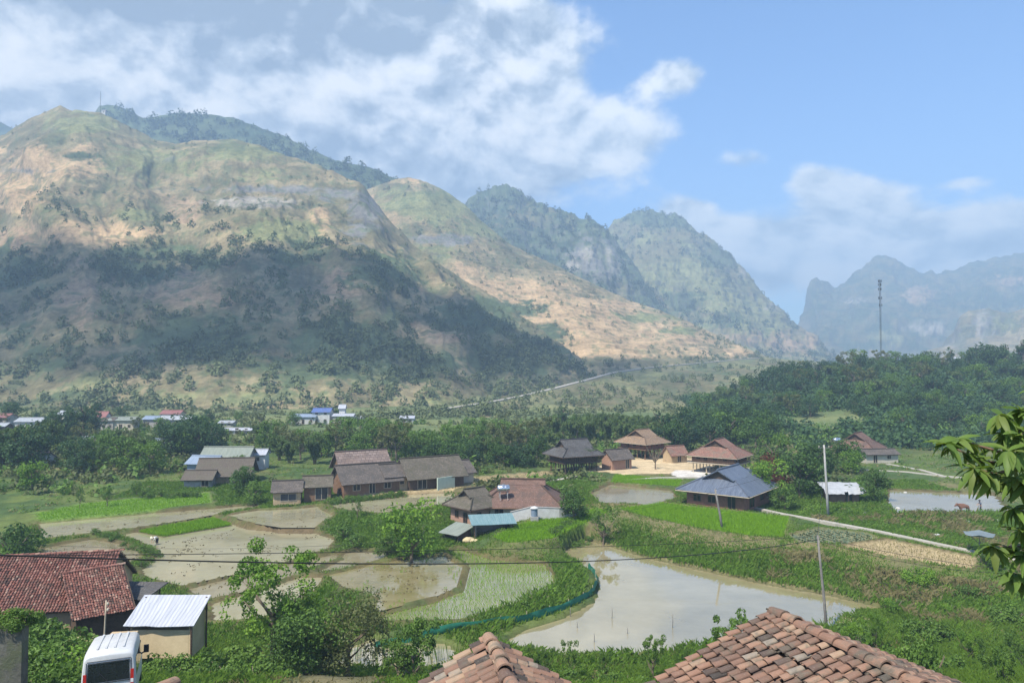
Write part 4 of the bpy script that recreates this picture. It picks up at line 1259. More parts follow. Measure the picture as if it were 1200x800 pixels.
# reeds in the small pond
Wp = [W for k_, l_, W in FIELDS if k_ == 'pond'][1]
P = rows_in(Wp, 0, .6, .5, .2, rg, .25); P = P[rg.uniform(size=len(P)) < .4]
blades('reeds', P, 1.1, .045, 3, rg, M_gdark, .15, .1, (.2, .15))
# cassava-like weeds in the shallow right end of the pond
P = scatter(26000, 20, 36, 58, 68, rg, lambda x, y, h_, i_, d_, k_, px, py: (px > 1010 + 50 * rg.normal(size=len(x)) * .3) & (px < 1180) & (h_ < 1.0) & (fbm(np.stack([x * .5, y * .5, 0 * x], 1), 3, .6, 2) > .42))
P[:, 2] = np.maximum(P[:, 2], -.05)
blades('pond_weeds', P, .38, .06, 5, rg, M_grass, .7, .2)


def scrub(name, sh, n, h0, h1, rng, m, tmin=0.02, tmax=.98, pow_=1.0, ncard=44, sz=.27):
    """shrubs and trees of a mountainside, thicker where the vegetation is thick"""
    s = SHEETS[sh]; V, veg, t, nt = s['V'], s['veg'], s['t'], s['nt']
    j0, j1 = int(tmin * (nt - 1)), int(tmax * (nt - 1))
    iu = rng.integers(0, V.shape[0], n * 3); jt = rng.integers(j0, max(j1, j0 + 1), n * 3)
    q = fbm(V[iu, jt] * .035, 4, .6, 33)
    pr = veg[iu, jt] * sstep(.36, .60, q) ** pow_
    ok = rng.uniform(size=n * 3) < pr * .42
    iu, jt = iu[ok][:n], jt[ok][:n]
    C0 = V[iu, jt] + rng.normal(size=(len(iu), 3)) * np.array([1.5, 1.5, 0])
    Hh = rng.uniform(0, 1, len(iu)) ** 1.6 * (h1 - h0) + h0
    N = len(iu)
    d = sphere_pts(N * ncard, rng); d[:, 2] = np.abs(d[:, 2]) * 1.15 - .1
    Hr = np.repeat(Hh, ncard)[:, None]
    pos = np.repeat(C0, ncard, 0) + d * Hr * np.array([.5, .5, .85]) * rng.uniform(.7, 1.05, (N * ncard, 1))
    nr = d + rng.normal(size=d.shape) * .45
    Vq, Fq = leaf_quads(pos, nr, Hr[:, 0] * sz * rng.uniform(.7, 1.3, N * ncard), Hr[:, 0] * sz * .75, rng)
    tn = np.repeat(np.clip(rng.normal(.45, .22, N), 0, 1), ncard) + rng.normal(0, .1, N * ncard)
    o = link(name, np_mesh(name, Vq, Fq, {'tone': np.repeat(np.clip(tn, 0, 1), 4)}), m)
    o['kind'] = 'stuff'


def ground_scrub(name, n, x0, x1, y0, y1, h0, h1, keep, rng, m, ncard=22, sz=.42, wide=.55):
    P = scatter(n, x0, x1, y0, y1, rng, keep)
    for (px, D, r) in CLEAR:
        P = P[np.hypot(P[:, 0] - (px - 600) / FPX * D, P[:, 1] - D) > r]
    N = len(P); Hh = rng.uniform(0, 1, N) ** 1.8 * (h1 - h0) + h0
    d = sphere_pts(N * ncard, rng); d[:, 2] = np.abs(d[:, 2]) * 1.1 - .05
    Hr = np.repeat(Hh, ncard)[:, None]
    pos = np.repeat(P, ncard, 0) + d * Hr * np.array([wide, wide, .8]) * rng.uniform(.6, 1.1, (N * ncard, 1))
    Vq, Fq = leaf_quads(pos, d + rng.normal(size=d.shape) * .5, Hr[:, 0] * sz * rng.uniform(.6, 1.3, N * ncard), Hr[:, 0] * sz * .7, rng)
    tn = np.repeat(np.clip(rng.normal(.45, .24, N), 0, 1), ncard) + rng.normal(0, .1, N * ncard)
    o = link(name, np_mesh(name, Vq, Fq, {'tone': np.repeat(np.clip(tn, 0, 1), 4)}), m)
    o['kind'] = 'stuff'


CLEAR = [(845, 137, 7), (752, 160, 6.5), (675, 140, 6.5), (852, 110, 9), (1003, 170, 8), (1026, 160, 5), (722, 147, 4), (430, 119, 7), (424, 127, 7), (504, 124, 8), (462, 120, 4), (268, 130, 6.5), (270, 141, 6), (243, 136, 4), (238, 126, 4),
         (790, 152, 4), (339, 109, 4), (374, 114, 4), (752, 158, 6), (820, 135, 7)]
rs = np.random.default_rng(8)
WOOD = lambda x, y, h_, i_, d_, k_, px, py: (px > 800 + (360 - y) * .25) & (px < 1300) & ~((np.hypot(px - 965, (py - 494) * 4) < 50)) & (i_ < 0) & ((y > 188) | (px > 930))
ground_scrub('undergrowth', 9000, 30, 290, 172, 372, 1.6, 5.5, WOOD, rs, M_leaf['blue'], 60, .22)
ground_scrub('undergrowth', 2600, 30, 290, 172, 372, 1.6, 4.5, WOOD, rs, M_leaf['mid'], 60, .22)
VAL = lambda x, y, h_, i_, d_, k_, px, py: (px > -60) & (px < 1000) & (i_ < 0) & (d_ > 2) & (fbm(np.stack([x * .04, y * .05, 0 * x], 1), 4, .6, 3) > .47)
ground_scrub('weeds_and_shrubs', 6500, -200, 130, 118, 215, .5, 2.2, VAL, rs, M_leaf['olive'])
ground_scrub('weeds_and_shrubs', 4500, -200, 130, 118, 250, .5, 2.6, VAL, rs, M_leaf['mid'])
ground_scrub('weeds_and_shrubs', 3600, -260, 130, 200, 320, .6, 2.6, VAL, rs, M_leaf['olive'])
VAL2 = lambda x, y, h_, i_, d_, k_, px, py: (px > -60) & (px < 1260) & (i_ < 0) & (d_ > 1) & (fbm(np.stack([x * .06, y * .09, 0 * x], 1), 4, .6, 13) > .40)
ground_scrub('low_weeds', 16000, -150, 140, 104, 215, .15, .75, VAL2, rs, M_grass, 12, .5, .9)
ground_scrub('low_weeds', 7000, -150, 140, 104, 240, .15, .7, VAL2, rs, M_gdry, 10, .5, .9)
ground_scrub('bank_shrubs', 1900, -40, 62, 62, 118, .3, 1.25, lambda x, y, h_, i_, d_, k_, px, py: (px > 390) & (px < 1250) & (i_ < 0) & (d_ > .9) & (rice_d(x, y) > 4.5) & ~((px > 430) & (px < 706) & (k_ == KPOND) & (d_ < 2)), rs, M_leaf['mid'], 90, .17)
ground_scrub('bank_shrubs', 900, -40, 62, 62, 118, .4, 1.2, lambda x, y, h_, i_, d_, k_, px, py: (px > 390) & (px < 1250) & (i_ < 0) & (d_ > .9) & (rice_d(x, y) > 4.5) & ~((px > 430) & (px < 706) & (k_ == KPOND) & (d_ < 2)), rs, M_leaf['light'], 90, .16)
M_scrub = mat_leaf('scrub_leaf', (0.06, 0.088, 0.036), (0.155, 0.185, 0.075), .7, .2)
M_scrubd = mat_leaf('scrub_leaf_dark', (0.022, 0.045, 0.025), (0.065, 0.10, 0.042), .7, .2)
scrub('mountain_scrub', 'mountain_a', 4600, 2, 7.5, rs, M_scrub, .0, .62)
scrub('mountain_scrub', 'mountain_a', 1500, 1.4, 4, rs, M_scrub, .5, 1.0)
scrub('mountain_scrub', 'mountain_b', 2600, 2, 5.5, rs, M_scrub, .05, 1.0)
scrub('ridge_wood', 'mountain_c', 2200, 6, 19, rs, M_scrubd, .3, 1.0, .4, 30)
scrub('ridge_wood', 'mountain_e', 1700, 4, 15, rs, M_scrubd, .2, 1.0, .5, 30)
scrub('ridge_wood', 'mountain_f', 1500, 4, 14, rs, M_scrubd, .1, 1.0, .7, 30)
scrub('hillside_scrub', 'apron', 900, 1.5, 5, rs, M_scrub, .02, .97)
# ================================================================== BUILDINGS
def mat_tiles(name, c1, c2, c3, row=0.3, colw=0.22, rough=0.9, dark=0.5):
    """tiled or shingled roof skin: rows across the slope with weathered, uneven colour"""
    m, t = new_mat(name)
    uvn = t.n('ShaderNodeTexCoord')
    g = uvn.outputs['UV']
    br = t.n('ShaderNodeTexBrick')
    br.inputs['Scale'].default_value = 1.0
    br.inputs['Brick Width'].default_value = colw; br.inputs['Row Height'].default_value = row
    br.inputs['Mortar Size'].default_value = row * .07; br.inputs['Mortar Smooth'].default_value = .3
    br.inputs['Color1'].default_value = (0.25, 0.25, 0.25, 1); br.inputs['Color2'].default_value = (0.85, 0.85, 0.85, 1); br.inputs['Mortar'].default_value = (0, 0, 0, 1)
    t.l(g, br.inputs['Vector'])
    a = t.noise(g, 0.55, 6, .65); b_ = t.noise(g, 3.5, 4, .6)
    col = t.ramp(br.outputs['Color'], [(0.0, tuple(x * dark for x in c1)), (0.25, c1), (0.85, c2)])
    col = t.mix(t.smooth(t.math('ADD', t.math('MULTIPLY', a, .7), t.math('MULTIPLY', b_, .3)), .45, .62), col, c3)
    return finish(m, t, col, rough, br.outputs['Fac'], 0.6, -0.03, 0, .2)


def mat_corr(name, c1, c2, pitch=0.25, rough=0.45, metallic=0.0, streak=0.5):
    """corrugated sheet metal"""
    m, t = new_mat(name)
    uvn = t.n('ShaderNodeTexCoord')
    sx = t.n('ShaderNodeSeparateXYZ'); t.l(uvn.outputs['UV'], sx.inputs[0])
    w = t.math('SINE', t.math('MULTIPLY', sx.outputs[0], 6.283 / pitch))
    mp = t.n('ShaderNodeMapping'); mp.inputs['Scale'].default_value = (2.2, .25, 1); t.l(uvn.outputs['UV'], mp.inputs[0])
    a = t.noise(mp.outputs[0], 1.2, 6, .65)
    pan = t.math('FRACT', t.math('MULTIPLY', sx.outputs[0], 1.0 / 1.05))
    col = t.ramp(a, [(0.5 - streak * .35, c1), (0.5 + streak * .35, c2)])
    col = t.mix(t.smooth(pan, 0.0, 0.06, .35, 0.0), col, tuple(x * .6 for x in c1))
    return finish(m, t, col, rough, w, .6, .025, metallic, .35)


def uv_planar(o):
    """uv in metres: along the face and down its slope"""
    me = o.data
    uvl = me.uv_layers.new(name='UVMap')
    for p in me.polygons:
        n = p.normal
        if abs(n.z) > .999: ax = Vector((1, 0, 0))
        else: ax = Vector((0, 0, 1)).cross(n).normalized()
        ay = n.cross(ax)
        for li in p.loop_indices:
            v = me.vertices[me.loops[li].vertex_index].co
            uvl.data[li].uv = (v.dot(ax), v.dot(ay))
    return o


T_grey = mat_tiles('weathered_grey_tiles', (0.105, 0.09, 0.078), (0.165, 0.14, 0.12), (0.08, 0.072, 0.064))
T_dark = mat_tiles('dark_slate_tiles', (0.085, 0.085, 0.085), (0.13, 0.125, 0.12), (0.065, 0.06, 0.058))
T_brown = mat_tiles('brown_tiles', (0.15, 0.09, 0.068), (0.215, 0.135, 0.105), (0.105, 0.075, 0.062))
T_red = mat_tiles('red_brown_tiles', (0.20, 0.105, 0.08), (0.30, 0.165, 0.125), (0.17, 0.13, 0.10))
T_tan = mat_tiles('tan_tiles', (0.23, 0.155, 0.10), (0.33, 0.23, 0.15), (0.19, 0.14, 0.10))
T_thatch = mat_tiles('old_thatch', (0.15, 0.125, 0.10), (0.20, 0.17, 0.135), (0.11, 0.10, 0.075), .5, .1)
T_moss = mat_tiles('mossy_tiles', (0.11, 0.097, 0.075), (0.175, 0.15, 0.118), (0.09, 0.083, 0.058))
C_blue = mat_corr('blue_sheet_metal', (0.07, 0.088, 0.122), (0.135, 0.158, 0.20))
C_teal = mat_corr('turquoise_sheet_metal', (0.115, 0.205, 0.215), (0.19, 0.275, 0.275))
C_green = mat_corr('pale_green_sheet_metal', (0.17, 0.19, 0.155), (0.245, 0.27, 0.22))
C_white = mat_corr('white_sheet_metal', (0.31, 0.33, 0.37), (0.44, 0.45, 0.48))
C_grey = mat_corr('grey_sheet_metal', (0.25, 0.27, 0.29), (0.40, 0.42, 0.43))
C_pblue = mat_corr('pale_blue_sheet_metal', (0.17, 0.225, 0.30), (0.26, 0.31, 0.38))
C_red = mat_corr('red_sheet_metal', (0.20, 0.085, 0.075), (0.29, 0.135, 0.12))
C_dblue = mat_corr('deep_blue_sheet_metal', (0.07, 0.11, 0.27), (0.11, 0.16, 0.34))
W_wood = mat_noise('old_wood', (0.13, 0.075, 0.045), (0.24, 0.145, 0.09), 3, .85, .4, .02)
W_dark = mat_noise('dark_wood', (0.06, 0.04, 0.028), (0.12, 0.08, 0.055), 3, .85, .4, .02)
W_red = mat_noise('red_brown_boards', (0.20, 0.09, 0.06), (0.30, 0.15, 0.10), 3, .85, .4, .02)
W_pale = mat_noise('bleached_wood', (0.34, 0.28, 0.20), (0.48, 0.41, 0.31), 4, .85, .4, .02)
W_mud = mat_noise('rammed_earth_wall', (0.36, 0.26, 0.15), (0.50, 0.38, 0.23), 1.4, .95, .4, .03, c3=(0.28, 0.20, 0.12))
W_brick = mat_noise('brick_wall', (0.30, 0.17, 0.12), (0.40, 0.25, 0.18), 4, .9, .4, .02)
W_white = mat_noise('white_wash', (0.42, 0.42, 0.40), (0.58, 0.58, 0.56), 1.5, .9, .2, .01, c3=(0.44, 0.43, 0.40))
W_cream = mat_noise('cream_plaster', (0.38, 0.345, 0.27), (0.50, 0.46, 0.37), 1.5, .9, .2, .01)
W_grey = mat_noise('grey_cement', (0.26, 0.25, 0.23), (0.40, 0.385, 0.36), 1.2, .95, .4, .02, c3=(0.18, 0.18, 0.15))
M_glass = mat_noise('dark_window', (0.012, 0.014, 0.016), (0.03, 0.034, 0.038), 1, .15, 0, .01, spec=.5)
M_steel = mat_noise('stainless_steel', (0.55, 0.56, 0.58), (0.68, 0.69, 0.70), 2, .22, .05, .005, metallic=.9)
M_black = mat_noise('black_rubber', (0.012, 0.012, 0.012), (0.028, 0.028, 0.028), 8, .7, .2, .005)
M_pole = mat_noise('grey_concrete_pole', (0.30, 0.29, 0.27), (0.42, 0.41, 0.385), 3, .9, .3, .01)
M_grey_post = mat_noise('grey_wood_pole', (0.14, 0.13, 0.115), (0.24, 0.225, 0.20), 3, .9, .4, .02)  # dull grey wood of the thin poles, posts and stakes


ROOFN = [0]


def roof_ob(name, quads, m, parent, th=.14, sag=.07, rough=.035):
    """each slope is a slightly sagging, uneven sheet with a ragged lower edge"""
    mb = MB()
    for q in quads:
        ROOFN[0] += 1
        q = [Vector(p) for p in q]
        n = (q[1] - q[0]).cross(q[3] - q[0]).normalized()
        nu = max(4, int((q[1] - q[0]).length / .7)); nv = max(3, int((q[3] - q[0]).length / .7))
        top = []
        for j in range(nv + 1):
            for i in range(nu + 1):
                u, v = i / nu, j / nv
                p = q[0].lerp(q[1], u).lerp(q[3].lerp(q[2], u), v)
                top.append((p, u, v))
        P = np.array([tuple(p) for p, u, v in top])
        f1 = fbm(P * .55 + ROOFN[0] * 7.1, 3, .6, 4) - .5; f2 = fbm(P * 2.3 + ROOFN[0] * 3.3, 2, .6, 5) - .5
        down = (q[0] - q[3]).normalized()
        T = []
        for (p, u, v), a, b_ in zip(top, f1, f2):
            w = math.sin(math.pi * u) * math.sin(math.pi * min(1, v * .9 + .05))
            edge = 1.0 if 0 < v < 1 and 0 < u < 1 else .35
            p = p - n * (sag * w) + n * (rough * 2 * a * edge)
            if v == 0: p = p + down * (b_ * .16)
            T.append(p)
        k = len(T); B = [p - n * th for p in T]
        W_ = nu + 1
        fs = []
        for j in range(nv):
            for i in range(nu):
                c = j * W_ + i
                fs.append((c, c + 1, c + W_ + 1, c + W_)); fs.append((k + c, k + c + W_, k + c + W_ + 1, k + c + 1))
        for i in range(nu):
            fs.append((i + 1, i, k + i, k + i + 1)); c = nv * W_ + i; fs.append((c, c + 1, k + c + 1, k + c))
        for j in range(nv):
            c = j * W_; fs.append((c, c + W_, k + c + W_, k + c)); c = j * W_ + nu; fs.append((c + W_, c, k + c, k + c + W_))
        mb.add(T + B, fs)
    return uv_planar(mb.build(name, m, parent))


def window_ob(parent, M, w=.9, h=1.1, mframe=None, name='window', mglass=None):
    """a window or a door on a wall: local x across, z up, facing -y; M places its lower middle on the wall"""
    mb = MB(); f = .07
    for (a, b_, c_, d_) in ((-w / 2, w / 2, 0, f), (-w / 2, w / 2, h - f, h), (-w / 2, -w / 2 + f, f, h - f), (w / 2 - f, w / 2, f, h - f), (-f / 2, f / 2, f, h - f)):
        mb.box(a, b_, -.06, .05, c_, d_, M)
    o = mb.build(name, mframe or W_pale, parent)
    p = MB(); p.box(-w / 2 + f, w / 2 - f, -.018, .03, f, h - f, M); p.build('pane', mglass or M_glass, o)
    return o


def wallM(side, pos, L, W, z, rot=0):
    """transform for something on a wall of a box L (x) by W (y): side S/N/E/W"""
    if side == 'S': return Matrix.Translation((pos, -W / 2, z))
    if side == 'N': return Matrix.Translation((pos, W / 2, z)) @ Matrix.Rotation(math.pi, 4, 'Z')
    if side == 'E': return Matrix.Translation((L / 2, pos, z)) @ Matrix.Rotation(math.pi / 2, 4, 'Z')
    return Matrix.Translation((-L / 2, pos, z)) @ Matrix.Rotation(-math.pi / 2, 4, 'Z')


def walls(parent, L, W, z0, z1, m, gable=0, axis='x', name='wall'):
    """hollow-looking box of walls, with gable triangles when gable > 0"""
    mb = MB(); th = .16
    mb.box(-L / 2, L / 2, -W / 2, -W / 2 + th, z0, z1); mb.box(-L / 2, L / 2, W / 2 - th, W / 2, z0, z1)
    mb.box(-L / 2, -L / 2 + th, -W / 2 + th, W / 2 - th, z0, z1); mb.box(L / 2 - th, L / 2, -W / 2 + th, W / 2 - th, z0, z1)
    if gable:
        for s in (-1, 1):
            x0, x1 = (s * L / 2, s * (L / 2 - th))
            vs = [(x0, -W / 2, z1), (x0, W / 2, z1), (x0, 0, z1 + gable), (x1, -W / 2, z1), (x1, W / 2, z1), (x1, 0, z1 + gable)]
            mb.add(vs, [(0, 1, 2), (5, 4, 3), (0, 2, 5, 3), (1, 4, 5, 2)])
    return mb.build(name, m, parent)


def gable_house(name, label, cat, loc, rz, L, W, wh, rh, m_wall, m_roof, over=.6, wins=(), group=None, ridge_cap=None, th=.14, frame=None, z0=-.6):
    """ridge along local x; wins: (side, pos, z, w, h, kind)"""
    e = empty(name, loc, rz, label, cat, group)
    walls(e, L, W, z0, wh, m_wall, rh)
    k = rh / (W / 2)
    ex = L / 2 + over * .7; ey = W / 2 + over; ez = wh - over * k + .08; rz_ = wh + rh + .08
    ro = roof_ob('roof', [[(-ex, -ey, ez), (ex, -ey, ez), (ex, 0, rz_), (-ex, 0, rz_)], [(ex, ey, ez), (-ex, ey, ez), (-ex, 0, rz_), (ex, 0, rz_)]], m_roof, e, th)
    mb = MB(); mb.tube([(-ex, 0, rz_ + .03), (ex, 0, rz_ + .03)], .13, 8); mb.build('ridge_cap', ridge_cap or m_roof, ro)
    for (sd, ps, z, w, h, kind) in wins:
        window_ob(e, wallM(sd, ps, L, W, z), w, h, frame, kind)
    return e


def hipgable(name, label, cat, loc, rz, L, W, wh, m_wall, m_roof, stilt=2.0, over=1.1, rise=3.4, frac=.45, m_post=None, m_gable=None, rail=True, wins=(), group=None, stairs=False, floor_over=.5, ridge_cap=None, nst=(5, 4)):
    """hip-and-gable roof over a box on stilts; ridge along local x, gable triangles at both ends"""
    e = empty(name, loc, rz, label, cat, group)
    m_post = m_post or W_dark; m_gable = m_gable or W_dark
    zf = stilt; zt = stilt + wh
    if stilt > .3:
        for i in range(nst[0]):
            for j in range(nst[1]):
                x = -L / 2 + .25 + (L - .5) * i / (nst[0] - 1); y = -W / 2 + .25 + (W - .5) * j / (nst[1] - 1)
                mb = MB(); mb.tube([(x, y, -.5), (x, y, zf)], [.14, .12], 8); mb.lathe([(.26, -.3), (.26, .12), (.2, .2)], 8, Matrix.Translation((x, y, 0)))
                mb.build('stilt', m_post, e)
        mb = MB(); mb.box(-L / 2 - floor_over, L / 2 + floor_over, -W / 2 - floor_over, W / 2 + floor_over, zf, zf + .18)
        for i in range(6):
            x = -L / 2 + L * i / 5; mb.box(x - .08, x + .08, -W / 2 - floor_over, W / 2 + floor_over, zf - .2, zf - .002)
        mb.build('floor_deck', m_post, e)
    walls(e, L, W, zf + .18 if stilt > .3 else -.6, zt, m_wall)
    if rail:
        mb = MB(); o_ = floor_over - .08
        for (x0, y0, x1, y1) in ((-L / 2 - o_, -W / 2 - o_, L / 2 + o_, -W / 2 - o_), (-L / 2 - o_, -W / 2 - o_, -L / 2 - o_, W / 2 + o_), (L / 2 + o_, -W / 2 - o_, L / 2 + o_, W / 2 + o_)):
            for zz in (.55, 1.0): mb.tube([(x0, y0, zf + zz), (x1, y1, zf + zz)], .045, 6)
            n = int(math.hypot(x1 - x0, y1 - y0) / .5)
            for k in range(n + 1):
                t = k / n; mb.tube([(x0 + (x1 - x0) * t, y0 + (y1 - y0) * t, zf + .16), (x0 + (x1 - x0) * t, y0 + (y1 - y0) * t, zf + 1.0)], .03, 5)
        mb.build('railing', m_wall, e)
    ex, ey = L / 2 + over, W / 2 + over
    ez = zt - .25
    gz_ = ez + rise * frac; tz = ez + rise
    gx = L / 2 - (ey * frac) * .55                # plan position of the gable
    gy = ey * (1 - frac)
    q = [[(-ex, -ey, ez), (ex, -ey, ez), (gx, -gy, gz_), (-gx, -gy, gz_)], [(ex, ey, ez), (-ex, ey, ez), (-gx, gy, gz_), (gx, gy, gz_)],
         [(ex, -ey, ez), (ex, ey, ez), (gx, gy, gz_), (gx, -gy, gz_)], [(-ex, ey, ez), (-ex, -ey, ez), (-gx, -gy, gz_), (-gx, gy, gz_)]]
    go = gx + .55
    q += [[(-go, -gy, gz_ + .015), (go, -gy, gz_ + .015), (go, 0, tz), (-go, 0, tz)], [(go, gy, gz_ + .015), (-go, gy, gz_ + .015), (-go, 0, tz), (go, 0, tz)]]
    ro = roof_ob('roof', q, m_roof, e, .16)
    mb = MB()
    mb.tube([(-go, 0, tz + .04), (go, 0, tz + .04)], .15, 8)
    for sx in (-1, 1):
        for sy in (-1, 1): mb.tube([(sx * gx, sy * gy, gz_ + .05), (sx * ex, sy * ey, ez + .06)], .12, 6)
    mb.build('ridge_cap', ridge_cap or m_roof, ro)
    for s in (-1, 1):
        mb = MB()
        vs = [(s * (gx - .02), -gy * .96, gz_ - .05), (s * (gx - .02), gy * .96, gz_ - .05), (s * (gx - .02), 0, tz - .2), (s * (gx - .2), -gy * .96, gz_ - .05), (s * (gx - .2), gy * .96, gz_ - .05), (s * (gx - .2), 0, tz - .2)]
        mb.add(vs, [(0, 1, 2), (5, 4, 3), (0, 2, 5, 3), (1, 4, 5, 2), (0, 3, 4, 1)])
        mb.build('gable', m_gable, ro)
    # fascia boards along the eaves
    mb = MB()
    for a, b_ in (((-ex, -ey), (ex, -ey)), ((ex, -ey), (ex, ey)), ((ex, ey), (-ex, ey)), ((-ex, ey), (-ex, -ey))):
        mb.tube([(a[0], a[1], ez - .12), (b_[0], b_[1], ez - .12)], .07, 4)
    mb.build('eave_board', W_pale if m_roof in (T_red, T_tan) else m_post, ro)
    for (sd, ps, z, w, h, kind) in wins:
        window_ob(e, wallM(sd, ps, L, W, zf + z), w, h, W_wood, kind)
    if stairs:
        mb = MB(); x = L * stairs
        for s in (-.5, .5): mb.tube([(x + s, -W / 2 - floor_over, zf + .1), (x + s, -W / 2 - floor_over - 2.0, -.2)], .08, 6)
        for k in range(9):
            t = k / 9 + .03; mb.box(x - .5, x + .5, -W / 2 - floor_over - 2.0 * t - .12, -W / 2 - floor_over - 2.0 * t + .12, zf * (1 - t) - .02, zf * (1 - t) + .04)
        mb.build('staircase', W_pale, e)
    return e


WIN5 = [('S', -3.4, .75, 1.0, 1.1, 'window'), ('S', -1.2, .25, 1.0, 1.8, 'door'), ('S', 1.0, .75, 1.0, 1.1, 'window'), ('S', 3.2, .75, 1.0, 1.1, 'window'),
        ('W', -3, .75, 1.0, 1.1, 'window'), ('W', -.6, .75, 1.0, 1.1, 'window'), ('W', 1.8, .25, 1.0, 1.8, 'door'), ('W', 3.6, .75, 1.0, 1.1, 'window')]
p = spot(842, 138)
hipgable('stilt_house', 'wooden stilt house with a red-brown tiled roof on pale posts, right of the sandy yard', 'house', p, R(54), 9.0, 10.4, 2.0, W_wood, T_red, 2.3, 1.2, 3.9, .55, m_post=W_pale, wins=WIN5, floor_over=.8, ridge_cap=T_red).scale = (.76,) * 3
p = spot(752, 160)
hipgable('stilt_house', 'wooden stilt house with a bright tan tiled roof at the back of the sandy yard', 'house', p, R(42), 8.6, 8.8, 2.0, W_red, T_tan, 2.5, 1.5, 3.6, .5, m_post=W_wood, wins=WIN5[:7], stairs=.25, floor_over=.7).scale = (.74,) * 3
p = spot(672, 140)
hipgable('stilt_house', 'dark stilt house with a blackish slate-grey roof, left of the sandy yard', 'house', p, R(27), 9.0, 7.0, 1.9, W_dark, T_dark, 2.1, 1.3, 3.5, .5, m_post=W_dark, wins=WIN5[:6], floor_over=.5).scale = (.80,) * 3
p = spot(852, 110)
hipgable('barn', 'low barn with a blue corrugated metal hip roof above the green rice', 'barn', p, R(52), 10.2, 8.4, 2.7, W_red, C_blue, 0.0, 1.2, 3.0, .55, m_post=W_pale, rail=False,
         wins=[('W', -2.5, .3, 1.2, 2.0, 'door'), ('W', .4, .9, 1.2, 1.0, 'window'), ('W', 2.6, .9, 1.2, 1.0, 'window'), ('S', -2, .3, 2.0, 2.0, 'door'), ('S', 2, .8, 1.4, 1.1, 'window')])
p = spot(1004, 160)
hipgable('hillside_house', 'house with a brown hip roof and steel tank on the wooded slope at the right', 'house', p, R(48), 8.4, 9.0, 1.9, W_dark, T_brown, 1.0, 1.2, 4.0, .55, m_post=W_pale, wins=WIN5[:6], floor_over=.9).scale = (.80,) * 3
p = spot(1026, 152)
gable_house('annex', 'low grey-roofed annex in front of the hillside house', 'shed', p, R(8), 7.0, 3.2, 1.9, .7, W_cream, T_grey, .5, [('S', 1.5, .8, .9, .8, 'window'), ('S', -1.5, .1, .9, 1.7, 'door')])
p = spot(722, 142)
gable_house('shed', 'small red-brown brick shed between the dark and the tan stilt houses', 'shed', p, R(30), 4.6, 3.2, 2.3, 1.3, W_brick, T_grey, .6, [('S', 1.3, .1, .9, 1.8, 'door')])
p = spot(790, 152)
gable_house('hut', 'small pinkish roofed hut behind the trees left of the red-brown stilt house', 'hut', p, R(20), 3.6, 3.2, 1.8, 1.4, W_mud, T_red, .5, [('S', 0, .1, .9, 1.6, 'door')])

# --- the big brown house with its yard buildings
p = spot(556, 101.5)
hipgable('farmhouse', 'old farmhouse with a brown hip roof and white-framed front, left half of the brown pair', 'house', p, R(42), 5.6, 5.4, 3.1, W_brick, T_moss, 0, 1.0, 2.7, .55, m_post=W_dark, rail=False,
         wins=[('W', -1.2, .2, 1.1, 1.9, 'door'), ('W', 1.0, .9, 1.0, 1.2, 'window'), ('S', -1.2, .9, 1.0, 1.2, 'window'), ('S', 1.4, .9, 1.0, 1.2, 'window')]).scale = (.82,) * 3
p = spot(613, 104.5)
hipgable('farmhouse', 'big farmhouse with one broad brown-red tiled slope and a steel water tank on it', 'house', p, R(-4), 9.6, 8.6, 2.2, W_cream, T_brown, 0, .9, 3.0, .78, m_post=W_wood, rail=False,
         wins=[('S', -3, .9, 1.2, 1.1, 'window'), ('S', 0, .2, 1.2, 1.9, 'door'), ('S', 3, .9, 1.2, 1.1, 'window')])


def tank(loc, rz, label, ln=1.7, r=.55):
    e = empty('water_tank', loc, rz, label, 'water tank')
    mb = MB(); M = Matrix.Rotation(math.pi / 2, 4, 'Y')
    mb.lathe([(r * .3, -ln / 2 - .12), (r * .8, -ln / 2 - .05), (r, -ln / 2 + .05), (r, -ln / 6), (r * 1.03, -ln / 6 + .03), (r, -ln / 6 + .06), (r, ln / 6), (r * 1.03, ln / 6 + .03), (r, ln / 6 + .06), (r, ln / 2 - .05), (r * .8, ln / 2 + .05), (r * .3, ln / 2 + .12)], 24,
             Matrix.Translation((0, 0, r + .5)) @ M)
    mb.build('drum', M_steel, e, True)
    for sx in (-1, 1):
        mb = MB()
        for sy in (-1, 1): mb.tube([(sx * ln * .34, sy * r * .9, -.5), (sx * ln * .34, sy * r * .5, .7)], .04, 6)
        mb.tube([(sx * ln * .34, -r * .8, .2), (sx * ln * .34, r * .8, .2)], .035, 6)
        mb.build('stand', M_pole, e)
    mb = MB(); mb.lathe([(.16, 0), (.16, .1), (.1, .13)], 12, Matrix.Translation((0, 0, 2 * r + .47))); mb.build('lid', M_steel, e)
    return e


q_ = at(590, 580, 101)
tank((q_.x, q_.y, q_.z - .1), R(10), 'stainless steel water tank lying on the big brown roof', 1.5, .5)
q_ = at(981, 520, 158)
tank((q_.x, q_.y, q_.z - .2), R(20), 'stainless steel water tank above the hillside house gable', 1.5, .5)

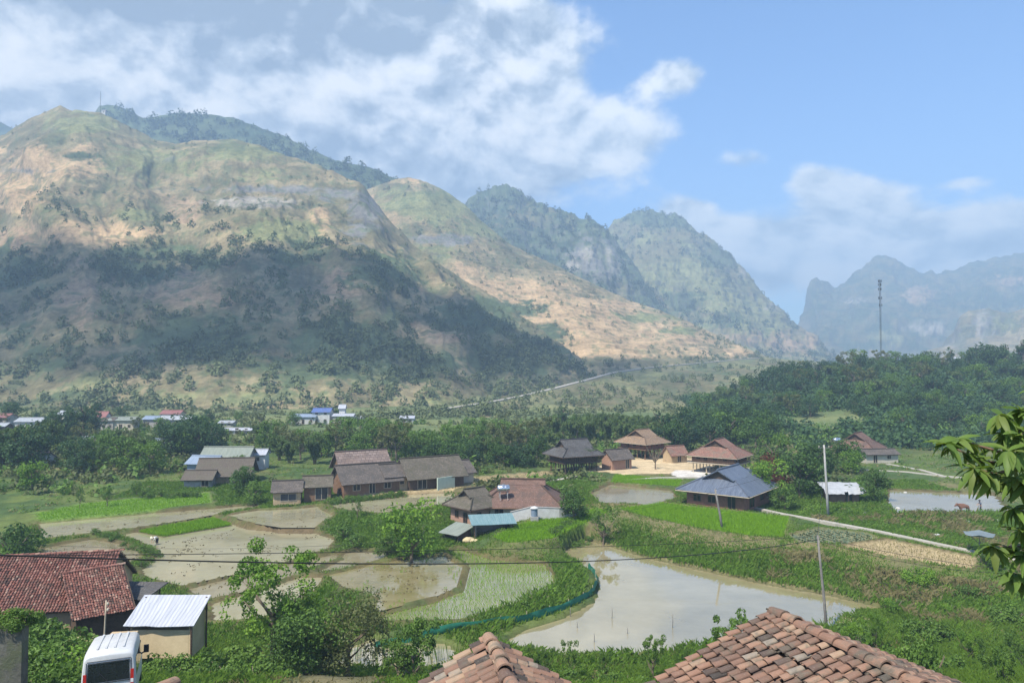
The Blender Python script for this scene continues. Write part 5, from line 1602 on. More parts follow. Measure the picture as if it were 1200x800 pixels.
# turquoise lean-to roofs in front of the farmhouse
def leanto(name, label, cat, loc, rz, L, W, h0, h1, m_roof, m_wall, group=None, th=.07, over=.35, post=None, front=0):
    """single-pitch roof; low side -y (h0), high side +y (h1)"""
    e = empty(name, loc, rz, label, cat, group)
    mb = MB()
    for y, h in ((-W / 2 + .1, h0), (W / 2 - .1, h1)):
        pass
    for sx in (-1, 1):
        for y, h in ((-W / 2 + .1, h0), (W / 2 - .1, h1)):
            pm = MB(); pm.tube([(sx * (L / 2 - .1), y, -.5), (sx * (L / 2 - .1), y, h + .02)], .07, 6); pm.build('post', post or W_dark, e)
    mb.box(-L / 2 + .2, L / 2 - .2, W / 2 - .22, W / 2 - .1, -.4, h1 - .1)
    x0 = L / 2 - .2
    for s in (-1, 1):
        a, b_ = s * x0, s * (x0 - .1)
        vs = [(a, -W / 2 + .2, -.4), (a, W / 2 - .23, -.4), (a, W / 2 - .23, h1 - .12), (a, -W / 2 + .2, h0 - .05), (b_, -W / 2 + .2, -.4), (b_, W / 2 - .23, -.4), (b_, W / 2 - .23, h1 - .12), (b_, -W / 2 + .2, h0 - .05)]
        mb.add(vs, [(0, 1, 2, 3), (7, 6, 5, 4), (0, 3, 7, 4), (2, 1, 5, 6), (3, 2, 6, 7)])
    if front: mb.box(-L / 2 + .31, L / 2 - .31, -W / 2 + .2, -W / 2 + .3, -.4, h0 - .35)
    mb.build('wall', m_wall, e)
    sl = (h1 - h0) / W
    q = [(-L / 2 - over, -W / 2 - over, h0 - sl * over + th), (L / 2 + over, -W / 2 - over, h0 - sl * over + th), (L / 2 + over, W / 2 + over, h1 + sl * over + th), (-L / 2 - over, W / 2 + over, h1 + sl * over + th)]
    roof_ob('roof', [q], m_roof, e, th)
    return e


p = spot(577, 93)
leanto('lean_to', 'turquoise metal lean-to roof in front of the brown farmhouses', 'lean-to', p, R(12), 4.9, 2.3, 1.25, 1.8, C_teal, W_grey)
p = spot(536, 92.5)
leanto('lean_to', 'small dull green lean-to left of the turquoise roof', 'lean-to', p, R(-38), 2.6, 2.6, .9, 1.5, C_green, W_dark)
mb = MB()
for k in range(9):
    a = k * .7; mb.lathe([(.5, -.1), (.45, .25), (.2, .42), (.02, .46)], 10, Matrix.Translation((k * .16 - .7, .2 * math.sin(a * 3), 0)) @ Matrix.Diagonal((1, .8, .8 + .3 * math.sin(a), 1)))
p = spot(553, 91)
o = mb.build('straw_heap', mat_noise('straw', (.42, .34, .19), (.6, .5, .3), 6, .95, .6, .05), None, True); o.location = p
tag(o, 'low heap of pale straw beneath the edge of the turquoise lean-to', 'straw heap')


def wall_run(name, label, cat, pts, h, th, m, group=None, cap=None):
    e = empty(name, pts[0], 0, label, cat, group)
    o0 = Vector(pts[0]); mb = MB()
    for a, b_ in zip(pts[:-1], pts[1:]):
        a, b_ = Vector(a) - o0, Vector(b_) - o0
        d = (b_ - a); d.z = 0; d.normalize(); n = Vector((-d.y, d.x, 0)) * th / 2
        up = Vector((0, 0, h)); dn = Vector((0, 0, -.5))
        vs = [a - n + dn, b_ - n + dn, b_ + n + dn, a + n + dn, a - n + up, b_ - n + up, b_ + n + up, a + n + up]
        mb.add(vs, [(3, 2, 1, 0), (4, 5, 6, 7), (0, 1, 5, 4), (1, 2, 6, 5), (2, 3, 7, 6), (3, 0, 4, 7)])
    mb.build('wall', m, e)
    if cap:
        mb = MB()
        for a, b_ in zip(pts[:-1], pts[1:]):
            a, b_ = Vector(a) - o0, Vector(b_) - o0
            d = (b_ - a); d.z = 0; d.normalize(); n = Vector((-d.y, d.x, 0)) * (th / 2 + .05)
            u0, u1 = Vector((0, 0, h + .003)), Vector((0, 0, h + .09))
            mb.add([a - n + u0, b_ - n + u0, b_ + n + u0, a + n + u0, a - n + u1, b_ - n + u1, b_ + n + u1, a + n + u1], [(3, 2, 1, 0), (4, 5, 6, 7), (0, 1, 5, 4), (1, 2, 6, 5), (2, 3, 7, 6), (3, 0, 4, 7)])
        mb.build('coping', cap, e)
    return e


wall_run('yard_wall', 'low whitewashed wall along the front of the big farmhouse', 'wall', [spot(598, 98), spot(622, 98), spot(655, 98.5), spot(677, 100)], 1.5, .2, W_white, None, W_grey)
# small white-roofed pillar shrine in that yard
e = empty('pillar_tank', spot(626, 96.8), 0, 'small round white-capped tank on a grey base by the whitewashed wall', 'tank')
mb = MB(); mb.box(-.5, .5, -.5, .5, -.3, .8); mb.build('base', W_grey, e)
mb = MB(); mb.lathe([(.42, .8), (.42, 1.7), (.36, 1.78)], 16); mb.build('drum', C_pblue, e)
mb = MB(); mb.lathe([(.55, 1.785), (.56, 1.85), (.3, 2.02), (.05, 2.1)], 16); mb.build('cap', W_white, e, True)

# --- row of long brown-roofed houses and two small huts
PX = [('S', -2.5, .7, 1.2, 1.0, 'window'), ('S', 0, .1, 1.0, 1.8, 'door'), ('S', 2.5, .7, 1.2, 1.0, 'window')]
gable_house('hut', 'leftmost small hut with a grey roof, ochre front and a big dark window', 'hut', spot(339, 112), R(12), 3.9, 3.2, 2.3, 1.1, W_mud, T_grey, .5, [('S', .2, .7, 2.3, 1.1, 'window')])
gable_house('hut', 'small hut with a mossy roof and a pale door, right of the ochre hut', 'hut', spot(374, 114), R(12), 3.9, 3.2, 2.3, 1.1, W_wood, T_moss, .5, [('S', .6, .1, 1.9, 1.9, 'door')])
gable_house('long_house', 'long house with a sagging patched grey roof above a leafy hedge', 'house', spot(430, 119), R(30), 9.0, 5.8, 2.3, 2.0, W_wood, T_grey, .8, PX)
gable_house('long_house', 'taller roof of broken pale tiles behind the patched grey house', 'house', spot(424, 127.5), R(28), 8.0, 6.0, 3.0, 2.4, W_wood, mat_tiles('broken_pale_tiles', (.15, .115, .10), (.26, .205, .18), (.19, .14, .115), .6, .7), .8, PX[:1])
gable_house('long_house', 'low narrow grey-roofed wing linking the two long houses', 'house', spot(463, 121), R(30), 4.6, 4.6, 2.3, 1.4, W_mud, T_grey, .6, [('S', 0, .7, 1.6, .9, 'window')])
gable_house('long_house', 'large single grey-brown roofed house at the right end of the row', 'house', spot(504, 124), R(30), 9.6, 6.0, 2.3, 2.4, W_dark, T_moss, .8, [('S', -2.6, .1, 1.6, 1.8, 'door')])
gable_house('annex', 'low annex with a grey roof on the right end of the large grey-brown house', 'shed', spot(537, 129), R(30), 3.4, 5.2, 2.0, 1.5, W_cream, T_grey, .6, [])
wall_run('yard_wall', 'short pale green plastered wall under the large grey-brown roof', 'wall', [spot(513, 119.7), spot(533, 122.5)], 1.9, .2, mat_noise('pale_green_plaster', (.36, .42, .33), (.46, .52, .42), 2))

# --- cluster at the left with the old thatched house
gable_house('old_house', 'old house with a long sagging brown-grey thatched roof', 'house', spot(268, 130), R(8), 8.0, 5.6, 1.9, 2.0, W_mud, T_thatch, 1.0, [('S', -2.6, .1, 1.6, 1.9, 'door'), ('S', 1.6, .7, 1.1, .9, 'window')])
gable_house('open_shed', 'rounded brown lean-to shed at the left of the thatched house', 'shed', spot(238, 126), R(4), 4.4, 3.6, 1.5, 1.0, W_grey, T_thatch, .6, [('S', 1.2, .1, 1.2, 1.4, 'door')])
gable_house('hall', 'building with a pale green metal roof behind the thatched house', 'house', spot(270, 141), R(2), 8.2, 5.0, 2.9, 1.5, W_grey, C_green, .8, [('S', -3, 1, 1.1, 1.2, 'window'), ('S', 3, 1, 1.1, 1.2, 'window')])
gable_house('shed', 'shed with a pale blue metal side and roof left of the thatched house', 'shed', spot(244, 136), R(-10), 5.2, 4.0, 2.4, 1.0, C_pblue, C_pblue, .5, [('S', 0, .1, 1.1, 1.8, 'door')])
gable_house('shed', 'white-walled shed peeping out right of the pale green roof', 'shed', spot(302, 144), R(3), 4.0, 3.0, 2.9, .7, W_white, C_white, .4, [('S', .5, 1.6, 1.0, .8, 'window')])

# --- village at the foot of the mountain
def village(kind, px, D, L, W, wh, rh, mw, mr, label, rz=0, floors=1):
    wn = []
    n = max(2, int(L / 2.4))
    for f in range(floors):
        for k in range(n):
            wn.append(('S', -L / 2 + L * (k + .5) / n, .8 + f * 2.8, 1.0, 1.1, 'window'))
    if n > 2: wn[n // 2] = ('S', -L / 2 + L * (n // 2 + .5) / n, .05, 1.1, 2.0, 'door')
    if 225 < D < 275: D *= .905
    e = gable_house(kind, label, 'house', spot(px, D), R(rz), L, W, wh, rh, mw, mr, .5, wn)
    if D < 275: e.scale = (.86,) * 3
    return e


village('village_house', 40, 247, 8.5, 6, 3.0, 1.0, W_white, C_grey, 'white village house with a wide light grey metal roof, left of the cream tower house', 4)
village('village_house', 5, 252, 6.5, 6, 4.0, 1.0, W_grey, C_red, 'grey house at the left edge of the village with a dull red roof')
village('village_house', 4, 238, 5.0, 4, 2.2, .8, W_dark, C_grey, 'small dark open shed at the left edge below the village houses')
village('village_house', 81, 250, 4.6, 5, 5.2, 1.0, W_cream, C_grey, 'tall narrow cream village house behind dark trees', 0, 2)
village('village_house', 106, 248, 7.0, 5.5, 3.9, 1.6, W_cream, C_red, 'cream village house with a bright red roof', 5)
village('village_house', 121, 250, 4.4, 4.5, 4.2, 1.7, W_white, C_red, 'narrow white house with a steep red roof beside the larger red roof')
village('village_house', 147, 247, 8.5, 5.5, 3.4, .9, W_cream, C_green, 'long cream village house with a greenish roof and open veranda', 4)
village('village_house', 131, 246, 4.2, 4.5, 3.3, .8, W_grey, T_grey, 'small grey village house between the red and the greenish roofs')
village('village_house', 184, 256, 7.0, 5, 3.0, .9, W_grey, C_pblue, 'bluish-grey village house left of the long dark roof')
village('village_house', 211, 254, 12.0, 6, 3.1, 1.0, W_grey, C_grey, 'long dark village building under a flat grey roof', -3)
village('village_house', 204, 262, 7.0, 5, 4.5, 1.0, W_cream, C_red, 'red roof rising behind the long dark village building')
village('village_house', 268, 257, 5.0, 4, 1.6, .5, W_grey, C_grey, 'tiny grey-roofed hut right of the village')
village('village_house', 281, 232, 9.0, 3.5, 1.4, .5, W_white, C_white, 'low white-roofed shed standing alone in the far fields')
village('village_house', 358, 268, 9.0, 5, 2.9, .8, W_white, C_pblue, 'white house at the left end of the blue-roofed far group')
village('village_house', 379, 270, 6.5, 6, 4.6, 1.2, W_white, C_dblue, 'far white house with a vivid blue roof', 0, 2)
village('village_house', 404, 268, 7.5, 5, 3.2, .6, W_cream, C_white, 'far pale yellow house right of the vivid blue roof')
village('village_house', 402, 272, 2.2, 2.2, 6.0, 1.0, W_white, C_white, 'slim white tower beside the far pale yellow house')
village('village_house', 420, 272, 4.0, 4, 1.9, .6, W_grey, C_grey, 'little grey hut at the right end of the far group')
village('village_house', 478, 268, 5.0, 4, 2.4, .6, W_white, C_white, 'tiny white house near the foot of the mountain road')
village('village_house', 45, 196, 4.5, 4, 2.0, 1.0, W_brick, C_red, 'small brick hut with a white-edged red roof among the left trees', 5)
village('village_house', 105, 180, 2.9, 3, 2.3, .5, W_dark, C_white, 'little dark hut with a bright white flat roof among the left trees')
village('village_house', 117, 178, 3.4, 3, 1.5, .9, W_grey, T_grey, 'little grey-roofed hut beside the bright white flat roof')
village('village_house', 188, 172, 4.4, 4, 2.0, 1.2, W_grey, C_pblue, 'small hut with a steep blue-grey roof among the left trees', 20)
village('village_house', 53, 150, 3.8, 3.5, 1.6, 1.2, W_white, T_grey, 'small hut with a steep grey roof above the bright green young tree', -20)
village('village_house', 1078, 400, 12, 6, 3.5, 1.0, W_white, C_white, 'white building on the hilltop right of the tall mast')
village('village_house', 1048, 405, 8, 5, 3.0, 1.0, W_white, C_grey, 'grey-roofed building at the foot of the tall mast')
village('village_house', 1115, 396, 9, 5, 5.5, 1.0, W_cream, C_white, 'cream building half hidden by trees on the hilltop')
village('village_house', 885, 640, 10, 6, 4.5, 1.0, W_white, C_white, 'far white house beside the mountain road')

# --- shack with a torn white sheet as its roof
p = spot(983, 112)
e = empty('shack', p, R(-6), 'wooden shack under a torn white plastic sheet, right of the power pole', 'shack')
walls(e, 4.2, 3.0, -.5, 1.9, W_wood)
window_ob(e, wallM('S', .6, 4.2, 3.0, .1), 1.0, 1.7, W_dark, 'door')
rngs = np.random.default_rng(4)
nx_, ny_ = 22, 14
X_, Y_ = np.meshgrid(np.linspace(-2.9, 2.9, nx_), np.linspace(-2.2, 2.0, ny_))
Zs = 2.35 + .28 * (Y_) * .5 + .5 * (fbm(np.stack([X_ * .7, Y_ * .7, 0 * X_], -1), 4, .6, 2) - .5) - .35 * sstep(1.6, 2.3, -Y_) * (1 + fbm(np.stack([X_ * 1.5, Y_, 0 * X_], -1), 3, .6, 5))
V_ = np.stack([X_, Y_, Zs], -1).reshape(-1, 3); Vl = V_ - np.array([0, 0, .04])
ii = np.arange(ny_ - 1)[:, None] * nx_ + np.arange(nx_ - 1)[None]
F_ = np.stack([ii, ii + 1, ii + nx_ + 1, ii + nx_], -1).reshape(-1, 4)
keep = fbm(V_[F_[:, 0]] * .8, 3, .6, 9) > .28
link('roof_sheet', np_mesh('roof_sheet', np.concatenate([V_, Vl]), np.concatenate([F_[keep], F_[keep][:, ::-1] + len(V_)]), smooth=True), mat_noise('white_plastic_sheet', (.26, .27, .28), (.42, .43, .44), 1.5, .6, .3, .03), e)

# ================================================================== NEAR HOUSES
def tile_roof_mesh(mb, Mx, L, slope, tw, tl, rng, seg=5, r=None, jitter=.017, th=.011, over_end=0.0):
    """barrel tiles on a plane: local x along the eave, local y up the slope (0 eave .. slope), z out of the plane.
    Every column is a run of pan tiles (hollow) with a run of cover tiles (arched) over the joints."""
    ncol = int(L / tw); nrow = int(slope / tl)
    r = r or tw * .37
    for i in range(ncol + 1):
        x = -L / 2 + i * tw
        for j in range(nrow + 1):
            y0 = j * tl - .04 + rng.normal() * jitter - (rng.uniform(0, .06) if rng.uniform() < .12 else 0); y1 = y0 + tl * 1.22
            if y1 > slope + .06: y1 = slope + .06
            if y1 - y0 < tl * .25: continue
            tone = float(np.clip(rng.normal(.5, .26), 0, 1))
            mb.tone = tone
            xo = x + rng.normal() * jitter * .8; yaw = rng.normal() * .035; lift = abs(rng.normal()) * .010
            b = len(mb.v)
            for (yy, rr, zz) in ((y0, r * 1.08, .048 + lift), (y1, r * .94, .010)):
                for k in range(seg + 1):
                    a = math.pi * k / seg
                    px = xo + math.cos(a) * rr + yaw * (yy - y0); pz = zz + math.sin(a) * rr * .66
                    p_ = Mx @ Vector((px, yy, pz)); mb.v.append(p_); mb.t.append(tone)
            for k in range(seg):
                mb.f.append([b + k, b + seg + 1 + k, b + seg + 2 + k, b + k + 1])
            # thickness of the lower lip
            b2 = len(mb.v)
            for k in range(seg + 1):
                a = math.pi * k / seg
                rr = r * 1.08 - th
                mb.v.append(Mx @ Vector((xo + math.cos(a) * rr, y0, .048 + lift - .004 + math.sin(a) * rr * .66))); mb.t.append(tone * .6)
            for k in range(seg): mb.f.append([b + k, b + k + 1, b2 + k + 1, b2 + k])
            # pan tile beside it
            if i < ncol:
                tone = float(np.clip(rng.normal(.4, .22), 0, 1)); b = len(mb.v)
                for (yy, zz) in ((y0 + .03, .030), (y1, .0)):
                    for k in range(4):
                        u = k / 3; px = x + tw * (.14 + .72 * u); pz = zz - .028 * math.sin(math.pi * u)
                        mb.v.append(Mx @ Vector((px, yy, pz))); mb.t.append(tone)
                for k in range(3): mb.f.append([b + k, b + k + 1, b + 5 + k, b + 4 + k])
    mb.tone = .5


def mat_clay(name, stops, moss=(0.10, 0.09, 0.07), mossamt=.85, scale=1.0):
    m, t = new_mat(name)
    at_ = t.n('ShaderNodeAttribute', attribute_name='tone')
    g = t.n('ShaderNodeNewGeometry')
    a = t.noise(g.outputs['Position'], 7 * scale, 6, .65); b_ = t.noise(g.outputs['Position'], 1.3 * scale, 5, .6); c_ = t.noise(g.outputs['Position'], 40 * scale, 4, .7)
    f = t.math('ADD', at_.outputs['Fac'], t.math('MULTIPLY', t.math('SUBTRACT', a, .5), .35), clamp=True)
    col = t.ramp(f, stops)
    mk = t.smooth(t.math('ADD', t.math('MULTIPLY', b_, .45), t.math('MULTIPLY', a, .55)), .47, .64, 0, mossamt)
    col = t.mix(mk, col, moss)
    col = t.mix(t.smooth(c_, .55, .75, 0, .3), col, (.42, .38, .31))
    return finish(m, t, col, .92, c_, .5, .006, 0, .2)


CLAY = mat_clay('old_clay_tiles', [(0.0, (.05, .043, .038)), (.2, (.10, .07, .057)), (.4, (.155, .095, .07)), (.58, (.215, .125, .088)), (.76, (.26, .16, .11)), (.9, (.285, .205, .14)), (1.0, (.21, .18, .145))])
CLAY2 = mat_clay('red_clay_tiles', [(0.0, (.06, .035, .03)), (.3, (.135, .058, .045)), (.6, (.205, .085, .065)), (.85, (.27, .135, .105)), (1.0, (.31, .21, .16))], mossamt=.55)


def tiled_gable(name, label, cat, loc, rz, L, slopeW, pitch, wall_h, wall_m, clay, tw, tl, seed, seg=5, sides=(0, 1), ridge_r=.11, wins=(), z0=-3.0, ridge_seg=.36):
    """gable house with real barrel tiles; origin on the ground, ridge along local x"""
    rng = np.random.default_rng(seed)
    e = empty(name, loc, rz, label, cat)
    W = 2 * (slopeW - .45) * math.cos(pitch); wl = L - .5
    rh = (W / 2) * math.tan(pitch)
    walls(e, wl, W, z0, wall_h, wall_m, rh)
    zr = wall_h + rh + .12
    mb = MB(); bd = MB()
    for s in sides:
        M = Matrix.Translation((0, 0, zr)) @ Matrix.Rotation(math.pi * s, 4, 'Z') @ Matrix.Rotation(pitch, 4, 'X') @ Matrix.Translation((0, -slopeW, 0))
        tile_roof_mesh(mb, M, L, slopeW, tw, tl, rng, seg)
        bd.box(-L / 2 - .02, L / 2 + .02, .02, slopeW - .06, -.11, -.035, M)
    ro = mb.build('roof', clay, e)
    bd.build('roof_boards', W_dark, ro)
    mb = MB()
    n = int(L / ridge_seg)
    for k in range(n + 1):
        x0 = -L / 2 + k * ridge_seg - .03; x1 = x0 + ridge_seg * 1.22
        mb.tone = float(np.clip(rng.normal(.62, .2), 0, 1)); zo = .055 + rng.normal() * .008; yo = rng.normal() * .012
        b = len(mb.v)
        for (xx, rr, zz) in ((x0, ridge_r * .9, zo - .012), (x1, ridge_r * 1.1, zo + .015), (x1, ridge_r * .95, zo + .005)):
            for q in range(9):
                a = math.pi * q / 8
                mb.v.append(Vector((xx, yo + math.cos(a) * rr, zr - .02 + zz + math.sin(a) * rr * .9))); mb.t.append(mb.tone)
        for r_ in range(2):
            for q in range(8): mb.f.append([b + r_ * 9 + q, b + r_ * 9 + q + 1, b + r_ * 9 + 10 + q, b + r_ * 9 + 9 + q])
    mb.build('ridge_tiles', clay, ro)
    for (sd, ps, z, w, h, kind) in wins: window_ob(e, wallM(sd, ps, wl, W, z), w, h, W_dark, kind)
    return e


# two roofs just below the camera.  The far end of each ridge shows; the ridge runs back towards the viewer
def near_roof(name, label, tip_px, tip_py, D, toward, L, slopeW, pitch, tw, tl, seed, dip=0.0):
    tip = at(tip_px, tip_py, D)
    d = Vector((toward[0], toward[1], 0)).normalized()       # from the far tip towards the near end
    ang = math.atan2(d.y, d.x)
    mid = tip + d * (L / 2)
    W = 2 * (slopeW - .45) * math.cos(pitch); rh = (W / 2) * math.tan(pitch)
    wall_h = 2.3
    base = tip.z - .16 - rh - .12 - wall_h
    return tiled_gable(name, label, 'house', (mid.x, mid.y, base), ang, L, slopeW, pitch, wall_h, W_mud, CLAY, tw, tl, seed, seg=7, z0=-4, ridge_r=.095, ridge_seg=.3)


near_roof('tiled_house', 'nearer tile roof at bottom centre with its ridge of clay caps pointing at the pond', 573, 735, 10.4, (0.33, -1.76), 8.0, 2.9, R(33), .18, .205, 3)
near_roof('tiled_house', 'larger orange clay tile roof at bottom right with dark lichen stains', 905, 706, 12.2, (0.86, -3.0), 9.5, 4.2, R(23), .17, .2, 7)
near_roof('tiled_house', 'tip of a clay tile roof poking up at the bottom beside the white van', 205, 788, 10.2, (-0.5, -1.6), 5.0, 1.5, R(34), .21, .23, 9)

# red tiled house at the left
p = spot(60, 53)
def red_house():
    tiled_gable('tiled_house', 'house with a broad red tiled roof at the left edge above the van', 'house', (at(30, 648, 56).x, 55.5, at(30, 648, 56).z - 5.1), R(12), 13.4, 5.6, R(31), 2.3, W_mud, CLAY2, .2, .24, 5, seg=4, z0=-3, wins=[('S', 3, .6, 1, 1, 'window')])
    a = at(115, 664, 55.5)
    tiled_gable('tiled_house', 'lower wing with a smoother red tiled roof beside the broad red roof', 'house', (a.x + .2, 54.6, a.z - 4.1), R(40), 3.9, 4.5, R(31), 2.0, W_dark, CLAY2, .17, .22, 6, seg=3, z0=-3)


red_house()
q_ = at(101, 660, 61)
leanto('lean_to', 'small blue-grey corrugated roof peeping over the red tiled house', 'lean-to', (q_.x, q_.y, q_.z - 2.3), R(0), 1.8, 1.6, 1.6, 2.3, C_pblue, W_grey)
q_ = at(154, 690, 56)
leanto('mud_shed', 'ochre mud-walled shed with a flat dark roof between the red wing and the white roof', 'shed', (q_.x + .3, q_.y, q_.z - 2.6), R(-4), 2.6, 2.6, 2.35, 2.6, T_dark, W_mud)
# shed with the white corrugated roof
q_ = at(197, 728, 48.7)
e = leanto('metal_shed', 'ochre shed under a sloping white corrugated metal roof', 'shed', (q_.x, q_.y, 4.05), R(0), 4.2, 2.5, 1.72, 2.75, C_white, mat_noise('ochre_plaster', (.46, .37, .22), (.60, .49, .31), 1.2, .95, .3, .02), post=W_dark, over=.12, th=.05, front=.75)
q_ = at(140, 737, 46)
wall_run('yard_wall', 'low ochre earth wall in front of the van, below the white roofed shed', 'wall', [(q_.x - .6, q_.y, q_.z - 1.0), (q_.x + .9, q_.y + .2, q_.z - 1.0)], .7, .9, W_mud)
# stone wall at the left edge, overgrown on top
a = at(-60, 728, 29.5); b_ = at(30, 731, 30)
wall_run('stone_wall', 'grey weathered stone wall with plants on top at the left edge', 'wall', [(a.x, a.y, a.z - 2.1), (b_.x, b_.y, b_.z - 2.1)], 2.1, .6, mat_noise('old_stone', (.06, .06, .05), (.15, .145, .12), 1.6, .95, .9, .08, c3=(.09, .10, .06)))
for k in range(5):
    c_ = at(-25 + 12 * k, 731 + (k % 2) * 3, 29.8); plant('near_bush', (c_.x, c_.y + .1, c_.z - .25), 1.0, k * 1.3, 'bush growing on top of the grey stone wall', 'bushes on the stone wall', 1.0)
# ================================================================== VEHICLE
M_van = mat_noise('silver_white_paint', (.42, .43, .43), (.54, .545, .54), 2.5, .35, .02, .003, spec=.5)
M_vgrey = mat_noise('grey_plastic', (.10, .10, .105), (.15, .15, .155), 8, .6, .1, .003)
M_redl = mat_noise('red_lamp_plastic', (.32, .012, .012), (.45, .03, .025), 6, .2, .02, .002, spec=.6)
M_whitel = mat_noise('clear_lamp_plastic', (.55, .55, .55), (.7, .7, .7), 6, .2, .02, .002, spec=.6)
M_carglass = mat_noise('car_glass', (.008, .010, .012), (.018, .022, .026), 2, .06, 0, .001, spec=.6)


def van():
    """tall minibus: local +y forward, rear at y=0, origin on the ground under the rear axle line"""
    rear = at(126, 838, 28.6)
    e = empty('van', (rear.x, rear.y, 0), R(23), 'silver white minibus parked on the grass slope seen from behind and above', 'van')
    e.rotation_euler = (R(-5.5), 0, R(23))
    e.location = (rear.x, rear.y, at(126, 770, 28.6).z - 2.12)
    Ln, Wd, H = 4.9, 1.86, 2.28
    # cross-sections along y: (y, half width low, half width at belt, half width roof, z floor, z belt, z roof)
    sec = [(0.0, .88, .91, .83, .45, 1.12, 2.14), (.10, .91, .93, .86, .34, 1.14, 2.24), (.6, .91, .93, .87, .30, 1.15, 2.29), (1.6, .91, .93, .87, .30, 1.15, 2.30), (2.9, .91, .93, .86, .30, 1.15, 2.27), (3.45, .91, .93, .83, .30, 1.13, 2.17),
           (4.05, .91, .92, .80, .30, 1.08, 1.42), (4.65, .87, .86, .74, .32, .95, 1.16), (4.95, .72, .72, .62, .42, .80, .95)]
    V, rows = [], []
    def ring(y, a, b, c, z0, zb, zr):
        half = [(a * .92, z0), (a, z0 + .12), (b, (z0 + zb) / 2), (b, zb), ((b * .55 + c * .45), zb + (zr - zb) * .5), (c, zr - .16), (c - .06, zr - .05), (c - .18, zr), (0, zr + .025)]
        return [(x, y, z) for x, z in half] + [(-x, y, z) for x, z in half[-2::-1]]
    rings = [ring(*s) for s in sec]
    n = len(rings[0]); mb = MB()
    vs = [p_ for r_ in rings for p_ in r_]
    fs = []
    for i in range(len(rings) - 1):
        for k in range(n):
            k2 = (k + 1) % n
            fs.append((i * n + k, (i + 1) * n + k, (i + 1) * n + k2, i * n + k2))
    fs.append(tuple(range(n)))
    fs.append(tuple((len(rings) - 1) * n + k for k in range(n))[::-1])
    mb.add(vs, fs)
    me = mb.mesh('body', True)
    body = link('body', me, M_van, e)
    bv = body.modifiers.new('soft', 'BEVEL'); bv.width = .035; bv.segments = 2; bv.limit_method = 'ANGLE'; bv.angle_limit = R(38)
    # ribs pressed into the roof
    for x in (-.45, -.15, .15, .45):
        r_ = MB(); r_.box(x - .035, x + .035, .45, 2.85, 2.30, 2.335); r_.build('roof_rib', M_van, e)
    # rear window and door seam
    w = MB(); w.add([(-.71, -.012, 1.2), (.71, -.012, 1.2), (.68, -.012, 1.88), (-.68, -.012, 1.88), (-.71, .02, 1.2), (.71, .02, 1.2), (.68, .02, 1.88), (-.68, .02, 1.88)], [(0, 1, 2, 3), (7, 6, 5, 4), (0, 4, 5, 1), (1, 5, 6, 2), (2, 6, 7, 3), (3, 7, 4, 0)])
    rw = w.build('rear_window', M_carglass, e)
    g = MB(); g.tube([(-.74, -.02, 1.17), (.74, -.02, 1.17), (.705, -.02, 1.91), (-.705, -.02, 1.91), (-.74, -.02, 1.17)], .018, 6); g.build('gasket', M_black, rw)
    g = MB(); g.tube([(-.05, -.04, 1.24), (-.32, -.05, 1.55)], .012, 6); g.lathe([(.03, 0), (.03, .04)], 8, Matrix.Translation((-.05, -.03, 1.22))); g.build('wiper', M_black, rw)
    d = MB()
    for x in (-.78, .78): d.tube([(x, -.008, .55), (x, -.008, 1.2), (x * .97, -.004, 1.95)], .016, 4)
    d.tube([(-.74, -.006, 1.98), (.74, -.006, 1.98)], .016, 4)
    d.build('door_seam', M_vgrey, e)
    h_ = MB(); h_.box(-.16, .16, -.035, 0, 1.06, 1.12); h_.build('door_handle', M_vgrey, e)
    for s in (-1, 1):
        t_ = MB(); t_.box(s * .80 - .055, s * .80 + .055, -.03, .05, .95, 1.55); tl_ = t_.build('taillight', M_redl, e)
        t_ = MB(); t_.box(s * .80 - .05, s * .80 + .05, -.034, -.006, 1.06, 1.2); t_.build('reverse_lens', M_whitel, tl_)
    b_ = MB(); b_.box(-.88, .88, -.10, .06, .36, .60); bp = b_.build('bumper', M_vgrey, e)
    b_ = MB(); b_.box(-.26, .26, -.115, -.1, .64, .78); b_.build('number_plate', W_white, e)
    # side windows and windscreen
    for s in (-1, 1):
        for (y0, y1) in ((.35, 1.35), (1.45, 2.35), (2.45, 3.25)):
            w = MB(); x0, x1 = s * .932, s * .903
            w.add([(x0, y0, 1.2), (x0, y1, 1.2), (x1, y1 - .04, 1.85), (x1, y0 + .02, 1.85), (x0 - s * .05, y0, 1.2), (x0 - s * .05, y1, 1.2), (x1 - s * .05, y1 - .04, 1.85), (x1 - s * .05, y0 + .02, 1.85)],
                  [(0, 1, 2, 3), (7, 6, 5, 4), (0, 4, 5, 1), (1, 5, 6, 2), (2, 6, 7, 3), (3, 7, 4, 0)])
            w.build('side_window', M_carglass, e)
        mi = MB(); mi.box(min(s * 1.0, s * 1.2), max(s * 1.0, s * 1.2), 3.5, 3.62, 1.25, 1.55); mi.tube([(s * .9, 3.56, 1.2), (s * 1.05, 3.56, 1.3)], .03, 6); mi.build('wing_mirror', M_black, e)
        hl = MB(); hl.lathe([(.13, 0), (.13, .05), (.08, .08)], 16, Matrix.Translation((s * .55, 4.86, .82)) @ Matrix.Rotation(-math.pi / 2, 4, 'X')); hl.build('headlight', M_whitel, e)
    w = MB(); w.slab([(-.72, 4.0, 1.45), (.72, 4.0, 1.45), (.66, 3.5, 2.12), (-.66, 3.5, 2.12)], .03); w.build('windscreen', M_carglass, e)
